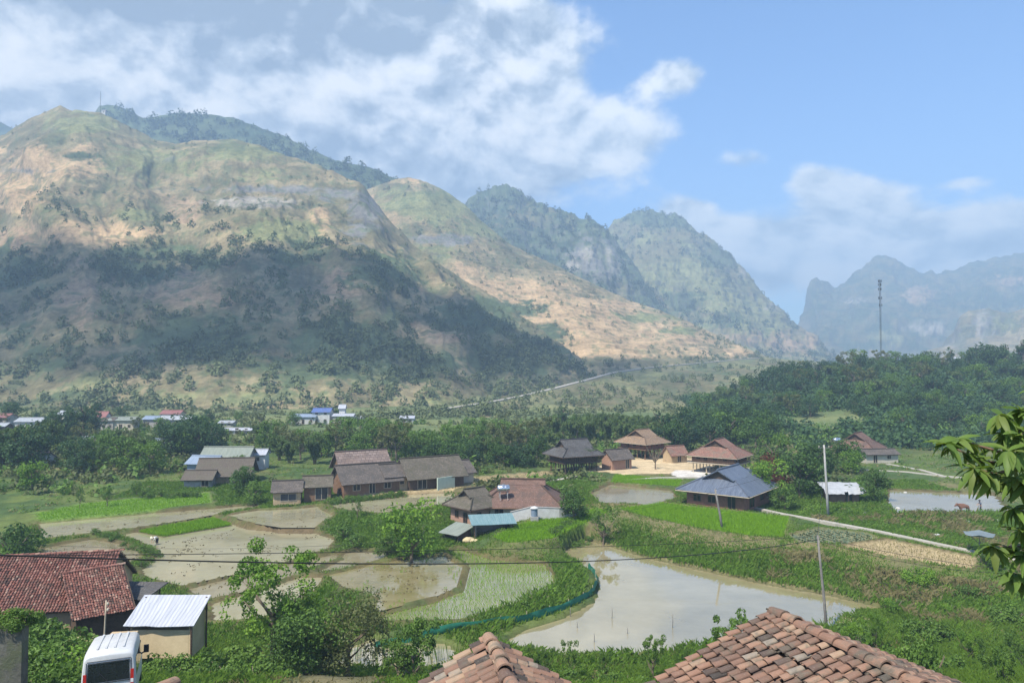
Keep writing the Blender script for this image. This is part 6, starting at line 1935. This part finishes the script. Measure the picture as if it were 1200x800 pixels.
    for s in (-1, 1):
        for y in (.85, 3.95):
            M = Matrix.Translation((s * .80, y, .33)) @ Matrix.Rotation(math.pi / 2, 4, 'Y')
            wh = MB(); wh.lathe([(.20, -.11), (.31, -.11), (.335, -.06), (.335, .06), (.31, .11), (.20, .11)], 24, M); wo_ = wh.build('wheel', M_black, e)
            wr = MB(); wr.lathe([(.05, -.10), (.195, -.115), (.195, .115), (.05, .10)], 20, M); wr.build('rim', M_steel, wo_)


van()

# ================================================================== POLES AND CABLES
def pole(label, foot, top, r0, r1, m, arm=None, group=None, name='power_pole', cat='power pole', ins=0):
    e = empty(name, foot, 0, label, cat, group)
    d = Vector(top) - Vector(foot)
    mb = MB(); mb.tube([(0, 0, -.6), d * .33, d * .66, d], [r0, r0 * .67 + r1 * .33, r0 * .33 + r1 * .67, r1], 10); mb.build('shaft', m, e, True)
    if arm:
        mb = MB(); mb.box(-arm, arm, -.05, .05, d.z - .45, d.z - .35, Matrix.Translation((d.x, d.y, 0)) @ Matrix.Rotation(.25, 4, 'Z')); ao = mb.build('crossarm', M_vgrey, e)
        for k in (-1, 0, 1):
            i_ = MB(); i_.lathe([(.05, d.z - .35), (.06, d.z - .2), (.035, d.z - .12)], 8, Matrix.Translation((d.x + k * arm * .85, d.y, 0))); i_.build('insulator', W_cream, ao)
    else:
        for k in range(2):
            mb = MB(); mb.lathe([(.06, 0), (.07, .08), (.04, .14)], 8, Matrix.Translation((d.x * .97 + .1, d.y, d.z - .25 - .35 * k))); mb.build('insulator', W_cream, e)
    return e


f1 = spot(965, 63.0); t1 = at(958, 627, 63)
pole('thin grey pole standing in the brown edge of the pond', f1, t1, .13, .09, M_grey_post)
f2 = spot(968, 103.0); t2 = at(965.5, 521, 103)
pole('tall pale concrete pole with a crossarm beside the path and the white-roofed shack', f2, t2, .2, .12, M_pole, .8)
f3 = spot(845, 92.0); t3 = at(838, 573, 92)
pole('dark leaning pole in the green rice in front of the blue roof', f3, t3, .16, .1, M_grey_post)


def cable(label, a, b_, sag, r, n=60, group=None):
    a, b_ = Vector(a), Vector(b_); mb = MB()
    pts = []
    for k in range(n + 1):
        t = k / n; p_ = a.lerp(b_, t); p_.z -= sag * 4 * t * (1 - t); pts.append(p_)
    mb.tube([p_ - a for p_ in pts], r, 6)
    o = mb.build('power_cable', M_black, None, True); o.location = a
    tag(o, label, 'cable', group)
    return o


cable('thick black cable sagging across the left paddies, the lower of the pair', at(-60, 648, 20), t1 - Vector((0, 0, .35)), .95, .026)
cable('thinner black cable just above the thick one over the left paddies', at(-60, 651, 23), t1 - Vector((0, 0, .05)), .32, .015)
cable('thin cable running left from the dark leaning pole over the grey paddies', at(-60, 632, 66), t3 - Vector((0, 0, .3)), 3.1, .012)
cable('thin cable from the pond pole to the right over the dry field', t1 - Vector((0, 0, .1)), at(1290, 676, 52), .5, .016)
cable('slack thin cable falling from the pond pole across the dry field', t1 - Vector((0, 0, .4)), at(1290, 668, 60), 1.2, .014)
cable('thin cable between the concrete pole and the pond pole', t2 - Vector((0, 0, .5)), t1, 1.2, .014)
cable('thin cable from the leaning pole to the concrete pole', t3, t2 - Vector((0, 0, .5)), .8, .014)


# ---- masts
def mast(label, foot, H, r, sections=8, anten=True, name='radio_mast'):
    e = empty(name, foot, 0, label, 'mast')
    mb = MB(); w = r
    for k in range(3):
        a = k * 2.094; mb.tube([(w * math.cos(a), w * math.sin(a), -2), (w * math.cos(a), w * math.sin(a), H)], r * .16, 6)
    n = int(H / (r * 2.2))
    for i in range(n):
        z0, z1 = H * i / n, H * (i + 1) / n
        for k in range(3):
            a, b_ = k * 2.094, (k + 1) * 2.094
            mb.tube([(w * math.cos(a), w * math.sin(a), z0), (w * math.cos(b_), w * math.sin(b_), z1)], r * .09, 4, cap=False)
    mb.build('lattice', M_mast, e)
    if anten:
        for i, z in enumerate((H * .99, H * .95, H * .90, H * .80, H * .72)):
            for k in range(3):
                a = k * 2.094 + .4 * i
                m2 = MB(); m2.box(r * 1.5, r * 2.3, -r * .35, r * .35, z - H * .016, z + H * .012, Matrix.Rotation(a, 4, 'Z')); m2.tube([(r * .5, 0, z), (r * 1.6, 0, z)], r * .1, 5, Matrix.Rotation(a, 4, 'Z'))
                m2.build('antenna', M_mast, e)
    mb = MB(); mb.box(-r * 2.5, r * 2.5, -r * 2.5, r * 2.5, -2.5, .5); mb.build('footing', W_grey, e)
    return e


M_mast = mat_noise('dark_galvanised_steel', (.03, .033, .038), (.06, .065, .07), 3, .6, .1, .01)
p = spot(1032.5, 412)
mast('tall slender radio mast rising from the wooded hilltop', p, at(1030, 328, 412).z - p.z, .42)
s_ = SHEETS['mountain_a']
iu = int(np.argmin(np.abs(s_['px'][:, s_['nt'] - 1] - 117)))
rp = Vector(s_['V'][iu, s_['nt'] - 1])
mast('small radio mast on the mountain summit at the left', rp, 28, .38, anten=False)
e = gable_house('summit_hut', 'tiny white hut at the foot of the summit mast', 'hut', rp + Vector((4, 2, 0)), 0, 5, 4, 3, 1, W_white, C_white, .3, [('S', 0, 0.1, 1, 2, 'door')], z0=-3)

# ================================================================== NET FENCE, STAKES, STONES
def net_fence():
    e = empty('net_fence', gnd(530, 738, .3), 0, 'low green net fence along the curved bund of the pond', 'fence')
    o0 = Vector(e.location)
    pp = [(440, 757), (480, 751), (528, 744), (560, 740), (600, 733), (630, 726), (658, 718), (680, 709), (694, 699), (700, 686), (696, 674), (688, 665)]
    P = []
    for a, b_ in pp:
        q = gnd(a, b_, .05); P.append(q)
    dense = []
    for a, b_ in zip(P[:-1], P[1:]):
        n = max(2, int((b_ - a).length / .35)); dense += [a.lerp(b_, i / n) for i in range(n)]
    rng = np.random.default_rng(3)
    V, F = [], []
    H = 6
    for i, q in enumerate(dense):
        z = min(gz(q.x, q.y), .5)
        for k in range(H):
            t = k / (H - 1)
            V.append((q.x - o0.x + rng.normal() * .03, q.y - o0.y - .12 * math.sin(t * 2.2) + rng.normal() * .03, z - .15 - o0.z + t * (.78 + .07 * math.sin(i * .5))))
    for i in range(len(dense) - 1):
        for k in range(H - 1):
            F.append((i * H + k, (i + 1) * H + k, (i + 1) * H + k + 1, i * H + k + 1))
    V2 = np.array(V); Vb = V2 + np.array([0, .02, 0]); F = np.array(F)
    link('net', np_mesh('net', np.concatenate([V2, Vb]), np.concatenate([F, F[:, ::-1] + len(V2)]), smooth=True), mat_noise('green_netting', (.012, .115, .075), (.03, .20, .125), 5, .8, .5, .03), e)
    for i in range(0, len(dense), 7):
        q = dense[i]; mb = MB(); z = min(gz(q.x, q.y), .5)
        mb.tube([(q.x - o0.x, q.y - o0.y + .06, z - .4 - o0.z), (q.x - o0.x, q.y - o0.y + .06, z + .75 - o0.z)], .03, 6); mb.build('stake', W_pale, e)


net_fence()
GST = 'thin stakes standing in the pond'
for (a, b_, h_) in [(717, 724, .9), (788, 735, 1.15), (668, 722, .8), (696, 752, .7), (735, 742, .5), (676, 735, .5)]:
    q = gnd(a, b_, 0); mb = MB(); mb.tube([(0, 0, -.5), (.04, .02, h_ * .6), (.02, .03, h_)], [.035, .03, .02], 6)
    o = mb.build('stake', M_grey_post, None, True); o.location = q; tag(o, 'thin dark stake standing in the white water of the pond', 'stake', GST)


def rock(loc, s, label, group, m, seed, cat='rock'):
    d = sphere_pts(1, RNG)
    n1_, n2_ = 14, 9
    th = np.linspace(0, 2 * np.pi, n1_, endpoint=False); ph = np.linspace(-np.pi / 2, np.pi / 2, n2_)
    S = np.stack([np.cos(ph)[:, None] * np.cos(th)[None], np.cos(ph)[:, None] * np.sin(th)[None], np.broadcast_to(np.sin(ph)[:, None], (n2_, n1_))], -1).reshape(-1, 3)
    ii = np.arange(n2_ - 1)[:, None] * n1_ + np.arange(n1_)[None]; jj = np.arange(n2_ - 1)[:, None] * n1_ + (np.arange(n1_)[None] + 1) % n1_
    F0 = np.stack([ii, jj, jj + n1_, ii + n1_], -1).reshape(-1, 4)
    k = .65 + .7 * fbm(S * 1.6 + seed * 3.1, 3, .6, seed)
    o = link('rock', np_mesh('rock', S * k[:, None] * np.array(s), F0), m)
    o.location = loc; tag(o, label, cat, group)
    return o


M_stone = mat_noise('pale_limestone', (.36, .35, .32), (.56, .55, .52), 3, .9, .5, .03)
M_lime = mat_noise('yellowish_rubble', (.38, .33, .20), (.58, .53, .36), 3, .9, .5, .03)
for k, (px, D, s) in enumerate([(322, 46.5, (.75, .5, .4)), (345, 46.8, (.6, .5, .65)), (362, 46.6, (.8, .5, .6)), (378, 46.9, (.5, .4, .4))]):
    p = spot(px, D); rock(p + Vector((0, 0, .15)), s, 'white limestone block under the trees above the slope', 'white stones under the trees', M_stone, k + 3)
for k in range(7):
    p = spot(163 + 4.6 * k, 33 + .25 * k); rock(p + Vector((0, 0, .12)), (.42, .32, .3), 'yellowish rubble stone in the short line right of the van', 'rubble stones right of the van', M_lime, k + 20)
for k in range(26):
    p = spot(RNG.uniform(190, 470), RNG.uniform(30, 45)); s = RNG.uniform(.08, .2)
    rock(p + Vector((0, 0, .04)), (s, s * .8, s * .6), 'small pale stone lying on the grassy slope', 'small stones on the slope', M_stone, k + 40)
for k, (px, D, s) in enumerate([(1121, 98, .6), (1128, 97.5, .5), (1163, 98, .5), (1120, 92, .3), (1010, 103, .3), (1049, 105, .35), (1052, 92, .3), (1058, 118, .3)]):
    p = spot(px, D); rock(p + Vector((0, 0, .1)), (s, s * .7, s * .6), 'pale boulder on the grass between the path and the far paddy', 'boulders beyond the concrete path', M_stone, k + 80)
p = spot(1093.5, 90); mb = MB(); mb.box(-.28, .28, -.22, .22, -.3, .55); mb.box(-.31, .31, -.25, .25, .553, .66)
o = mb.build('marker_block', W_white); o.location = p; tag(o, 'white concrete marker block beside the pale path', 'marker')
o = None
# light-coloured post by the van
p = at(122, 735, 44); pole('thin pale post behind the van in front of the red tiled wing', (p.x, p.y, p.z - 1.2), at(124.5, 703, 44), .05, .04, W_pale, name='post', cat='post')

# fish-net pavilion: a blue net stretched over a small frame by the pond's far end
p = spot(1143, 82)
e = empty('net_shelter', p, 0, 'small blue-grey net stretched on a thin post at the right end of the dry field', 'net')
mb = MB(); mb.tube([(0, 0, -.4), (0, 0, 1.9)], .05, 6)
for k in range(4):
    a = k * 1.571 + .5; mb.tube([(0, 0, 1.2), (1.6 * math.cos(a), 1.6 * math.sin(a), 2.3)], .025, 5)
mb.build('post', M_grey_post, e)
mb = MB(); mb.slab([(1.5 * math.cos(k * .524 + .5), 1.5 * math.sin(k * .524 + .5), 2.3 + .15 * math.sin(k * 2)) for k in range(12)], .03); mb.build('net', mat_noise('blue_grey_net', (.10, .13, .14), (.18, .22, .235), 6, .9, .4, .02), e)

# bare tree of the yard
def bare_tree(label, foot, H, seed):
    rng = np.random.default_rng(seed); e = empty('bare_tree', foot, 0, label, 'tree')
    mb = MB(); br = MB()
    mb.tube([(0, 0, -.3), (.03, 0, H * .25), (0, .05, H * .45)], [H * .035, H * .028, H * .022], 8)
    for k in range(16):
        a = rng.uniform(0, 6.28); z = H * rng.uniform(.28, .45); l = H * rng.uniform(.3, .55)
        p1 = Vector((math.cos(a) * l * .4, math.sin(a) * l * .4, z + l * .45)); p2 = p1 + Vector((math.cos(a) * l * .3, math.sin(a) * l * .3, l * .5))
        br.tube([(0, 0, z), p1, p2], [H * .014, H * .009, H * .003], 5)
        for j in range(4):
            b_ = a + rng.uniform(-1, 1); q = p1.lerp(p2, rng.uniform(0, 1)); br.tube([q, q + Vector((math.cos(b_) * l * .22, math.sin(b_) * l * .22, l * .25))], [H * .005, H * .002], 4)
    mb.build('trunk', M_bark, e); br.build('branches', M_bark, e)


bare_tree('bare leafless tree standing alone in the sandy yard', spot(767, 141), 4.2, 3)

# ================================================================== PEOPLE AND ANIMALS
def skin_fig(name, pts, edges, radii, m, parent=None, root=0, sub=2):
    me = bpy.data.meshes.new(name); me.from_pydata([Vector(p_) for p_ in pts], edges, [])
    o = link(name, me, m, parent)
    md = o.modifiers.new('Skin', 'SKIN'); md.use_smooth_shade = True
    for i, r_ in enumerate(radii):
        sv = me.skin_vertices[0].data[i]; sv.radius = (r_, r_) if isinstance(r_, (int, float)) else r_
        sv.use_root = (i == root)
    sb = o.modifiers.new('Sub', 'SUBSURF'); sb.levels = sub; sb.render_levels = sub
    return o


M_skin = mat_noise('skin', (.30, .18, .12), (.38, .24, .165), 9, .6, .05, .002)
M_hide = mat_noise('reddish_brown_hide', (.12, .06, .04), (.19, .10, .065), 5, .8, .3, .01)
M_cloth_d = mat_noise('dark_trousers', (.025, .027, .035), (.05, .052, .065), 8, .9, .3, .005)
M_cloth_b = mat_noise('blue_grey_shirt', (.08, .10, .15), (.14, .17, .23), 8, .9, .3, .005)
M_cloth_w = mat_noise('pale_shirt', (.45, .45, .44), (.60, .60, .58), 8, .9, .3, .005)
M_straw = mat_noise('palm_leaf_hat', (.55, .50, .38), (.70, .65, .50), 12, .85, .3, .005)


def hand(mbp, wrist, direction, side, m, parent):
    """palm with five bent fingers"""
    d = Vector(direction).normalized(); s = Vector(side).normalized(); n = d.cross(s)
    pts = [Vector(wrist), Vector(wrist) + d * .08]; ed = [(0, 1)]; rad = [(.026, .02), (.034, .018)]
    for k, (o_, l) in enumerate(((-.03, .062), (-.01, .075), (.011, .07), (.03, .055))):
        b = len(pts); p0 = pts[1] + s * o_
        pts += [p0 + d * .012, p0 + d * l * .6 + n * .008, p0 + d * l * .95 + n * .03]; ed += [(1, b), (b, b + 1), (b + 1, b + 2)]; rad += [.0095, .0085, .0075]
    b = len(pts); p0 = pts[0] + d * .03 + s * -.03
    pts += [p0, p0 + d * .03 - s * .025 + n * .01, p0 + d * .055 - s * .03 + n * .025]; ed += [(0, b), (b, b + 1), (b + 1, b + 2)]; rad += [.012, .0105, .009]
    return pts, ed, rad


def person(label, loc, rz, pose, shirt, hat):
    e = empty('person', loc, rz, label, 'person')
    P = {k: Vector(v) for k, v in pose.items()}
    order = ['pelvis', 'waist', 'chest', 'neck', 'head', 'crown', 'shL', 'elL', 'wrL', 'shR', 'elR', 'wrR', 'hipL', 'knL', 'anL', 'toeL', 'hipR', 'knR', 'anR', 'toeR']
    ed = [(0, 1), (1, 2), (2, 3), (3, 4), (4, 5), (2, 6), (6, 7), (7, 8), (2, 9), (9, 10), (10, 11), (0, 12), (12, 13), (13, 14), (14, 15), (0, 16), (16, 17), (17, 18), (18, 19)]
    rad = [(.14, .11), (.125, .095), (.15, .105), .055, (.085, .095), (.06, .07), .055, .042, .03, .055, .042, .03, .085, .058, .04, .035, .085, .058, .04, .035]
    pts = [P[k] for k in order]
    for w, el_ in (('wrL', 'elL'), ('wrR', 'elR')):
        d = (P[w] - P[el_]).normalized(); sd = d.cross(Vector((0, 1, .3))).normalized()
        hp, he, hr = hand(None, P[w] + d * .02, d, sd, None, None)
        b = len(pts); pts += hp; ed += [(order.index(w), b)] + [(a + b, c_ + b) for a, c_ in he]; rad += hr
    # nose and ears grow out of the head
    f = (P['head'] - P['neck']).normalized(); fw = Vector((0, 1, 0)) - f * f.y; fw.normalize(); sd = f.cross(fw)
    b = len(pts); pts += [P['head'] + fw * .10]; ed += [(4, b)]; rad += [.014]
    for s in (-1, 1):
        b = len(pts); pts += [P['head'] + sd * s * .09]; ed += [(4, b)]; rad += [.02]
    body = skin_fig('body', pts, ed, rad, M_skin, e)
    # clothes: a slightly larger skin over the torso and upper arms, trousers over the legs
    skin_fig('shirt', [P['pelvis'].lerp(P['waist'], .3), P['waist'], P['chest'], P['chest'].lerp(P['neck'], .5), P['shL'], P['shL'].lerp(P['elL'], .95), P['shR'], P['shR'].lerp(P['elR'], .95)],
             [(0, 1), (1, 2), (2, 3), (2, 4), (4, 5), (2, 6), (6, 7)], [(.155, .125), (.145, .115), (.17, .125), .075, .075, .062, .075, .062], shirt, e)
    skin_fig('trousers', [P['pelvis'], P['hipL'], P['knL'], P['knL'].lerp(P['anL'], .5), P['hipR'], P['knR'], P['knR'].lerp(P['anR'], .5), P['pelvis'].lerp(P['waist'], .5)],
             [(0, 1), (1, 2), (2, 3), (0, 4), (4, 5), (5, 6), (0, 7)], [(.155, .125), .105, .08, .075, .105, .08, .075, (.15, .12)], M_cloth_d, e)
    mb = MB()
    Mh = Matrix.Translation(P['crown'] - f * .02) @ f.to_track_quat('Z', 'Y').to_matrix().to_4x4()
    if hat == 'cone': mb.lathe([(.26, -.05), (.25, -.035), (.14, .06), (.02, .16)], 20, Mh); mb.build('hat', M_straw, e, True)
    else: mb.lathe([(.19, -.03), (.18, -.02), (.10, .0), (.095, .07), (.05, .095)], 18, Mh); mb.build('hat', M_cloth_d, e, True)
    return e


bend = dict(pelvis=(0, -.06, .86), waist=(0, .10, .98), chest=(0, .38, 1.02), neck=(0, .56, 1.0), head=(0, .66, .97), crown=(0, .76, .96), shL=(-.19, .44, 1.0), elL=(-.24, .50, .72), wrL=(-.18, .62, .50), shR=(.19, .44, 1.0), elR=(.24, .50, .72), wrR=(.16, .64, .50),
            hipL=(-.10, -.06, .82), knL=(-.14, .04, .46), anL=(-.15, -.06, .08), toeL=(-.16, .10, .03), hipR=(.10, -.06, .82), knR=(.14, .04, .46), anR=(.15, -.06, .08), toeR=(.16, .10, .03))
q = gnd(184, 637.5, .8); q.z = .68
person('person in a pale shirt and conical hat bending over beside the bright green seedbed', q, R(150), bend, M_cloth_w, 'cone')
walk = dict(pelvis=(0, 0, .92), waist=(0, .02, 1.08), chest=(0, .07, 1.30), neck=(0, .11, 1.47), head=(0, .14, 1.57), crown=(0, .15, 1.66), shL=(-.19, .07, 1.38), elL=(-.22, .20, 1.14), wrL=(-.16, .42, 1.02), shR=(.19, .07, 1.38), elR=(.22, .20, 1.14), wrR=(.16, .42, 1.02),
            hipL=(-.10, 0, .88), knL=(-.11, .16, .50), anL=(-.11, .08, .08), toeL=(-.11, .24, .03), hipR=(.10, 0, .88), knR=(.11, -.04, .48), anR=(.11, -.28, .10), toeR=(.11, -.14, .03))
qp = gnd(1149.5, 598.5, 2.3); qp.z = 2.12
person('person in dark clothes walking behind the ploughing ox in the far paddy', qp, R(78), walk, M_cloth_b, 'cap')


def ox(label, loc, rz):
    e = empty('plough_ox', loc, rz, label, 'ox')
    pts = [(0, 0, 1.02), (0, .45, 1.0), (0, .85, 1.05), (0, 1.15, 1.12), (0, 1.38, 1.12), (0, 1.62, .98), (0, 1.74, .90),
           (-.2, .85, .72), (-.2, .88, .40), (-.2, .86, .06), (.2, .85, .72), (.2, .80, .40), (.2, .84, .06),
           (-.2, -.08, .78), (-.2, -.22, .44), (-.2, -.14, .06), (.2, -.08, .78), (.2, -.14, .44), (.2, -.02, .06),
           (0, -.28, .98), (0, -.38, .70), (0, -.36, .42), (-.18, 1.40, 1.16), (.18, 1.40, 1.16), (-.16, 1.36, 1.30), (-.22, 1.42, 1.42), (.16, 1.36, 1.30), (.22, 1.42, 1.42)]
    ed = [(0, 1), (1, 2), (2, 3), (3, 4), (4, 5), (5, 6), (2, 7), (7, 8), (8, 9), (2, 10), (10, 11), (11, 12), (0, 13), (13, 14), (14, 15), (0, 16), (16, 17), (17, 18), (0, 19), (19, 20), (20, 21), (4, 22), (4, 23), (4, 24), (24, 25), (4, 26), (26, 27)]
    rad = [(.27, .30), (.30, .34), (.26, .33), (.15, .2), (.13, .15), (.085, .10), (.07, .075), (.11, .13), .06, .05, (.11, .13), .06, .05, (.13, .17), .065, .05, (.13, .17), .065, .05, .04, .02, .03, .03, .03, .03, .012, .03, .012]
    skin_fig('body', pts, ed, rad, M_hide, e)
    return e


qo = gnd(1133, 598.5, 2.3); qo.z = 2.05
ox('reddish-brown ox pulling a plough through the far paddy', qo, R(78 + 14))
mb = MB(); c0 = qo; d = qp - qo
mb.tube([(0, 0, .55), (d.x * .35, d.y * .35, .35), (d.x * .62, d.y * .62, .1)], .04, 6); mb.tube([(d.x * .62, d.y * .62, .02), (d.x * .74, d.y * .74, .5), (d.x * .86, d.y * .86, .98)], .035, 6); mb.box(d.x * .5, d.x * .64, d.y * .6 - .1, d.y * .6 + .1, -.05, .12)
o = mb.build('plough', W_wood); o.location = c0; tag(o, 'small wooden plough between the ox and the person in the far paddy', 'plough')

# ================================================================== NEAR TREE AT THE RIGHT EDGE
def big_leaf(mb, p, axis, nrm, L, W, bendd):
    axis = Vector(axis).normalized(); nrm = Vector(nrm); nrm = (nrm - axis * nrm.dot(axis)).normalized(); s = axis.cross(nrm)
    rows = []
    for k in range(7):
        t = k / 6
        w = W * .5 * (math.sin(math.pi * min(1, t * .92 + .04)) ** .8) * (1.15 - .3 * t)
        c_ = Vector(p) + axis * L * t - nrm * bendd * L * t * t
        rows.append((c_ - s * w + nrm * w * .35, c_, c_ + s * w + nrm * w * .35))
    b = len(mb.v)
    for r_ in rows:
        for q in r_: mb.v.append(q); mb.t.append(mb.tone)
    for k in range(6):
        for j in range(2): mb.f.append([b + k * 3 + j, b + k * 3 + j + 1, b + k * 3 + 4 + j, b + k * 3 + 3 + j])


def near_tree():
    foot = Vector((6.4, 7.0, gz(6.4, 7.0)))
    e = empty('broadleaf_tree', foot, 0, 'leafy tree with large drooping leaves reaching in from the right edge', 'tree')
    rng = np.random.default_rng(12)
    def L_(px, py, D): return at(px, py, D) - foot
    tr = MB(); tr.tube([(0, 0, -.4), (.05, .1, 2.0), (-.05, .15, 4.2), (0, .1, 6.0), (.05, .1, 8.2)], [.13, .115, .09, .06, .03], 10); tr.build('trunk', M_bark, e, True)
    twigs = [((0, .12, 3.6), (1205, 545, 7.1), (1150, 540, 7.0), (1108, 520, 6.9)), ((0, .12, 4.3), (1215, 520, 7.0), (1190, 500, 6.9), (1172, 486, 6.8)), ((0, .12, 3.3), (1215, 580, 7.0), (1185, 570, 6.8), (1160, 556, 6.8)),
             ((0, .12, 2.6), (1225, 640, 7.1), (1190, 640, 7.0), (1163, 640, 7.0)), ((0, .12, 3.9), (1220, 545, 7.0), (1195, 535, 6.7), (1182, 528, 6.6)), ((0, .12, 4.6), (1235, 500, 7.1), (1215, 485, 7.0), (1195, 480, 7.0)),
             ((0, .12, 3.0), (1230, 600, 7.0), (1205, 600, 6.9), (1188, 596, 6.8)), ((0, .12, 5.0), (1260, 470, 7.0), (1240, 460, 7.2), (1225, 452, 7.2)), ((0, .12, 2.3), (1240, 690, 7.2), (1215, 680, 7.0), (1190, 672, 7.0)),
             ((0, .12, 3.7), (1205, 545, 7.1), (1165, 555, 6.9), (1142, 548, 6.8)), ((0, .12, 4.4), (1215, 530, 6.9), (1195, 515, 6.8), (1180, 508, 6.8)), ((0, .12, 3.5), (1225, 575, 6.8), (1205, 572, 6.7), (1192, 560, 6.7)),
             ((0, .12, 3.2), (1230, 610, 6.8), (1210, 615, 6.8), (1196, 622, 6.8)), ((0, .12, 4.0), (1190, 535, 7.0), (1140, 520, 7.0), (1122, 515, 7.0)), ((0, .12, 4.2), (1225, 520, 6.8), (1208, 500, 6.8), (1196, 510, 6.7)), ((0, .12, 2.8), (1235, 640, 7), (1212, 645, 6.9), (1200, 650, 6.9))]
    br = MB(); lf = MB()
    for tw in twigs:
        pts = [L_(*q) for q in tw[1:]]
        pts = [Vector((.0, .12, pts[0].z - .75)), Vector((pts[0].x * .35, pts[0].y * .35 + .1, pts[0].z - .3))] + pts
        br.tube(pts, [.03, .024, .018, .011, .006], 6)
        for (a, b_, n) in ((pts[2], pts[3], 8), (pts[3], pts[4], 13)):
            for k in range(n):
                t = (k + rng.uniform()) / n; q = a.lerp(b_, t)
                ang = rng.uniform(0, 6.28); lf.tone = float(np.clip(rng.normal(.5, .25), 0, 1))
                big_leaf(lf, q, (math.cos(ang) * .8, math.sin(ang) * .8, rng.uniform(-.9, .35)), (rng.normal() * .3, rng.normal() * .3 - .2, 1), rng.uniform(.12, .24), rng.uniform(.04, .075), rng.uniform(.1, .6))
        tip = pts[4]
        for k in range(12):                                     # whorl of leaves at the twig's end
            ang = k * .524 + rng.uniform(0, .4); lf.tone = float(np.clip(rng.normal(.55, .25), 0, 1))
            dz = rng.uniform(-1.3, .5)
            big_leaf(lf, tip, (math.cos(ang), math.sin(ang), dz), (rng.normal() * .3, -.3 + rng.normal() * .3, 1), rng.uniform(.13, .26), rng.uniform(.045, .08), rng.uniform(.1, .6))
    br.build('branches', mat_noise('twig_bark', (.13, .08, .055), (.22, .15, .10), 20, .9, .4, .005), e, True)
    lf.build('crown', mat_leaf('large_glossy_leaf', (.045, .095, .02), (.15, .24, .05), .5, .45, yellow=(.15, .20, .05)), e, True)


near_tree()
# ================================================================== HAZE
def haze():
    mb = MB(); mb.box(-3500, 3500, -190, 3800, -2.5, 565)
    m, t = new_mat('haze_air')
    v = t.n('ShaderNodeVolumePrincipled')
    v.inputs['Color'].default_value = (0.53, 0.75, 1.0, 1)
    v.inputs['Density'].default_value = HAZE
    v.inputs['Anisotropy'].default_value = 0.0
    o = t.n('ShaderNodeOutputMaterial'); t.l(v.outputs[0], o.inputs['Volume'])
    mb.build('haze', m, kind='stuff')


HAZE = 0.00051
haze()
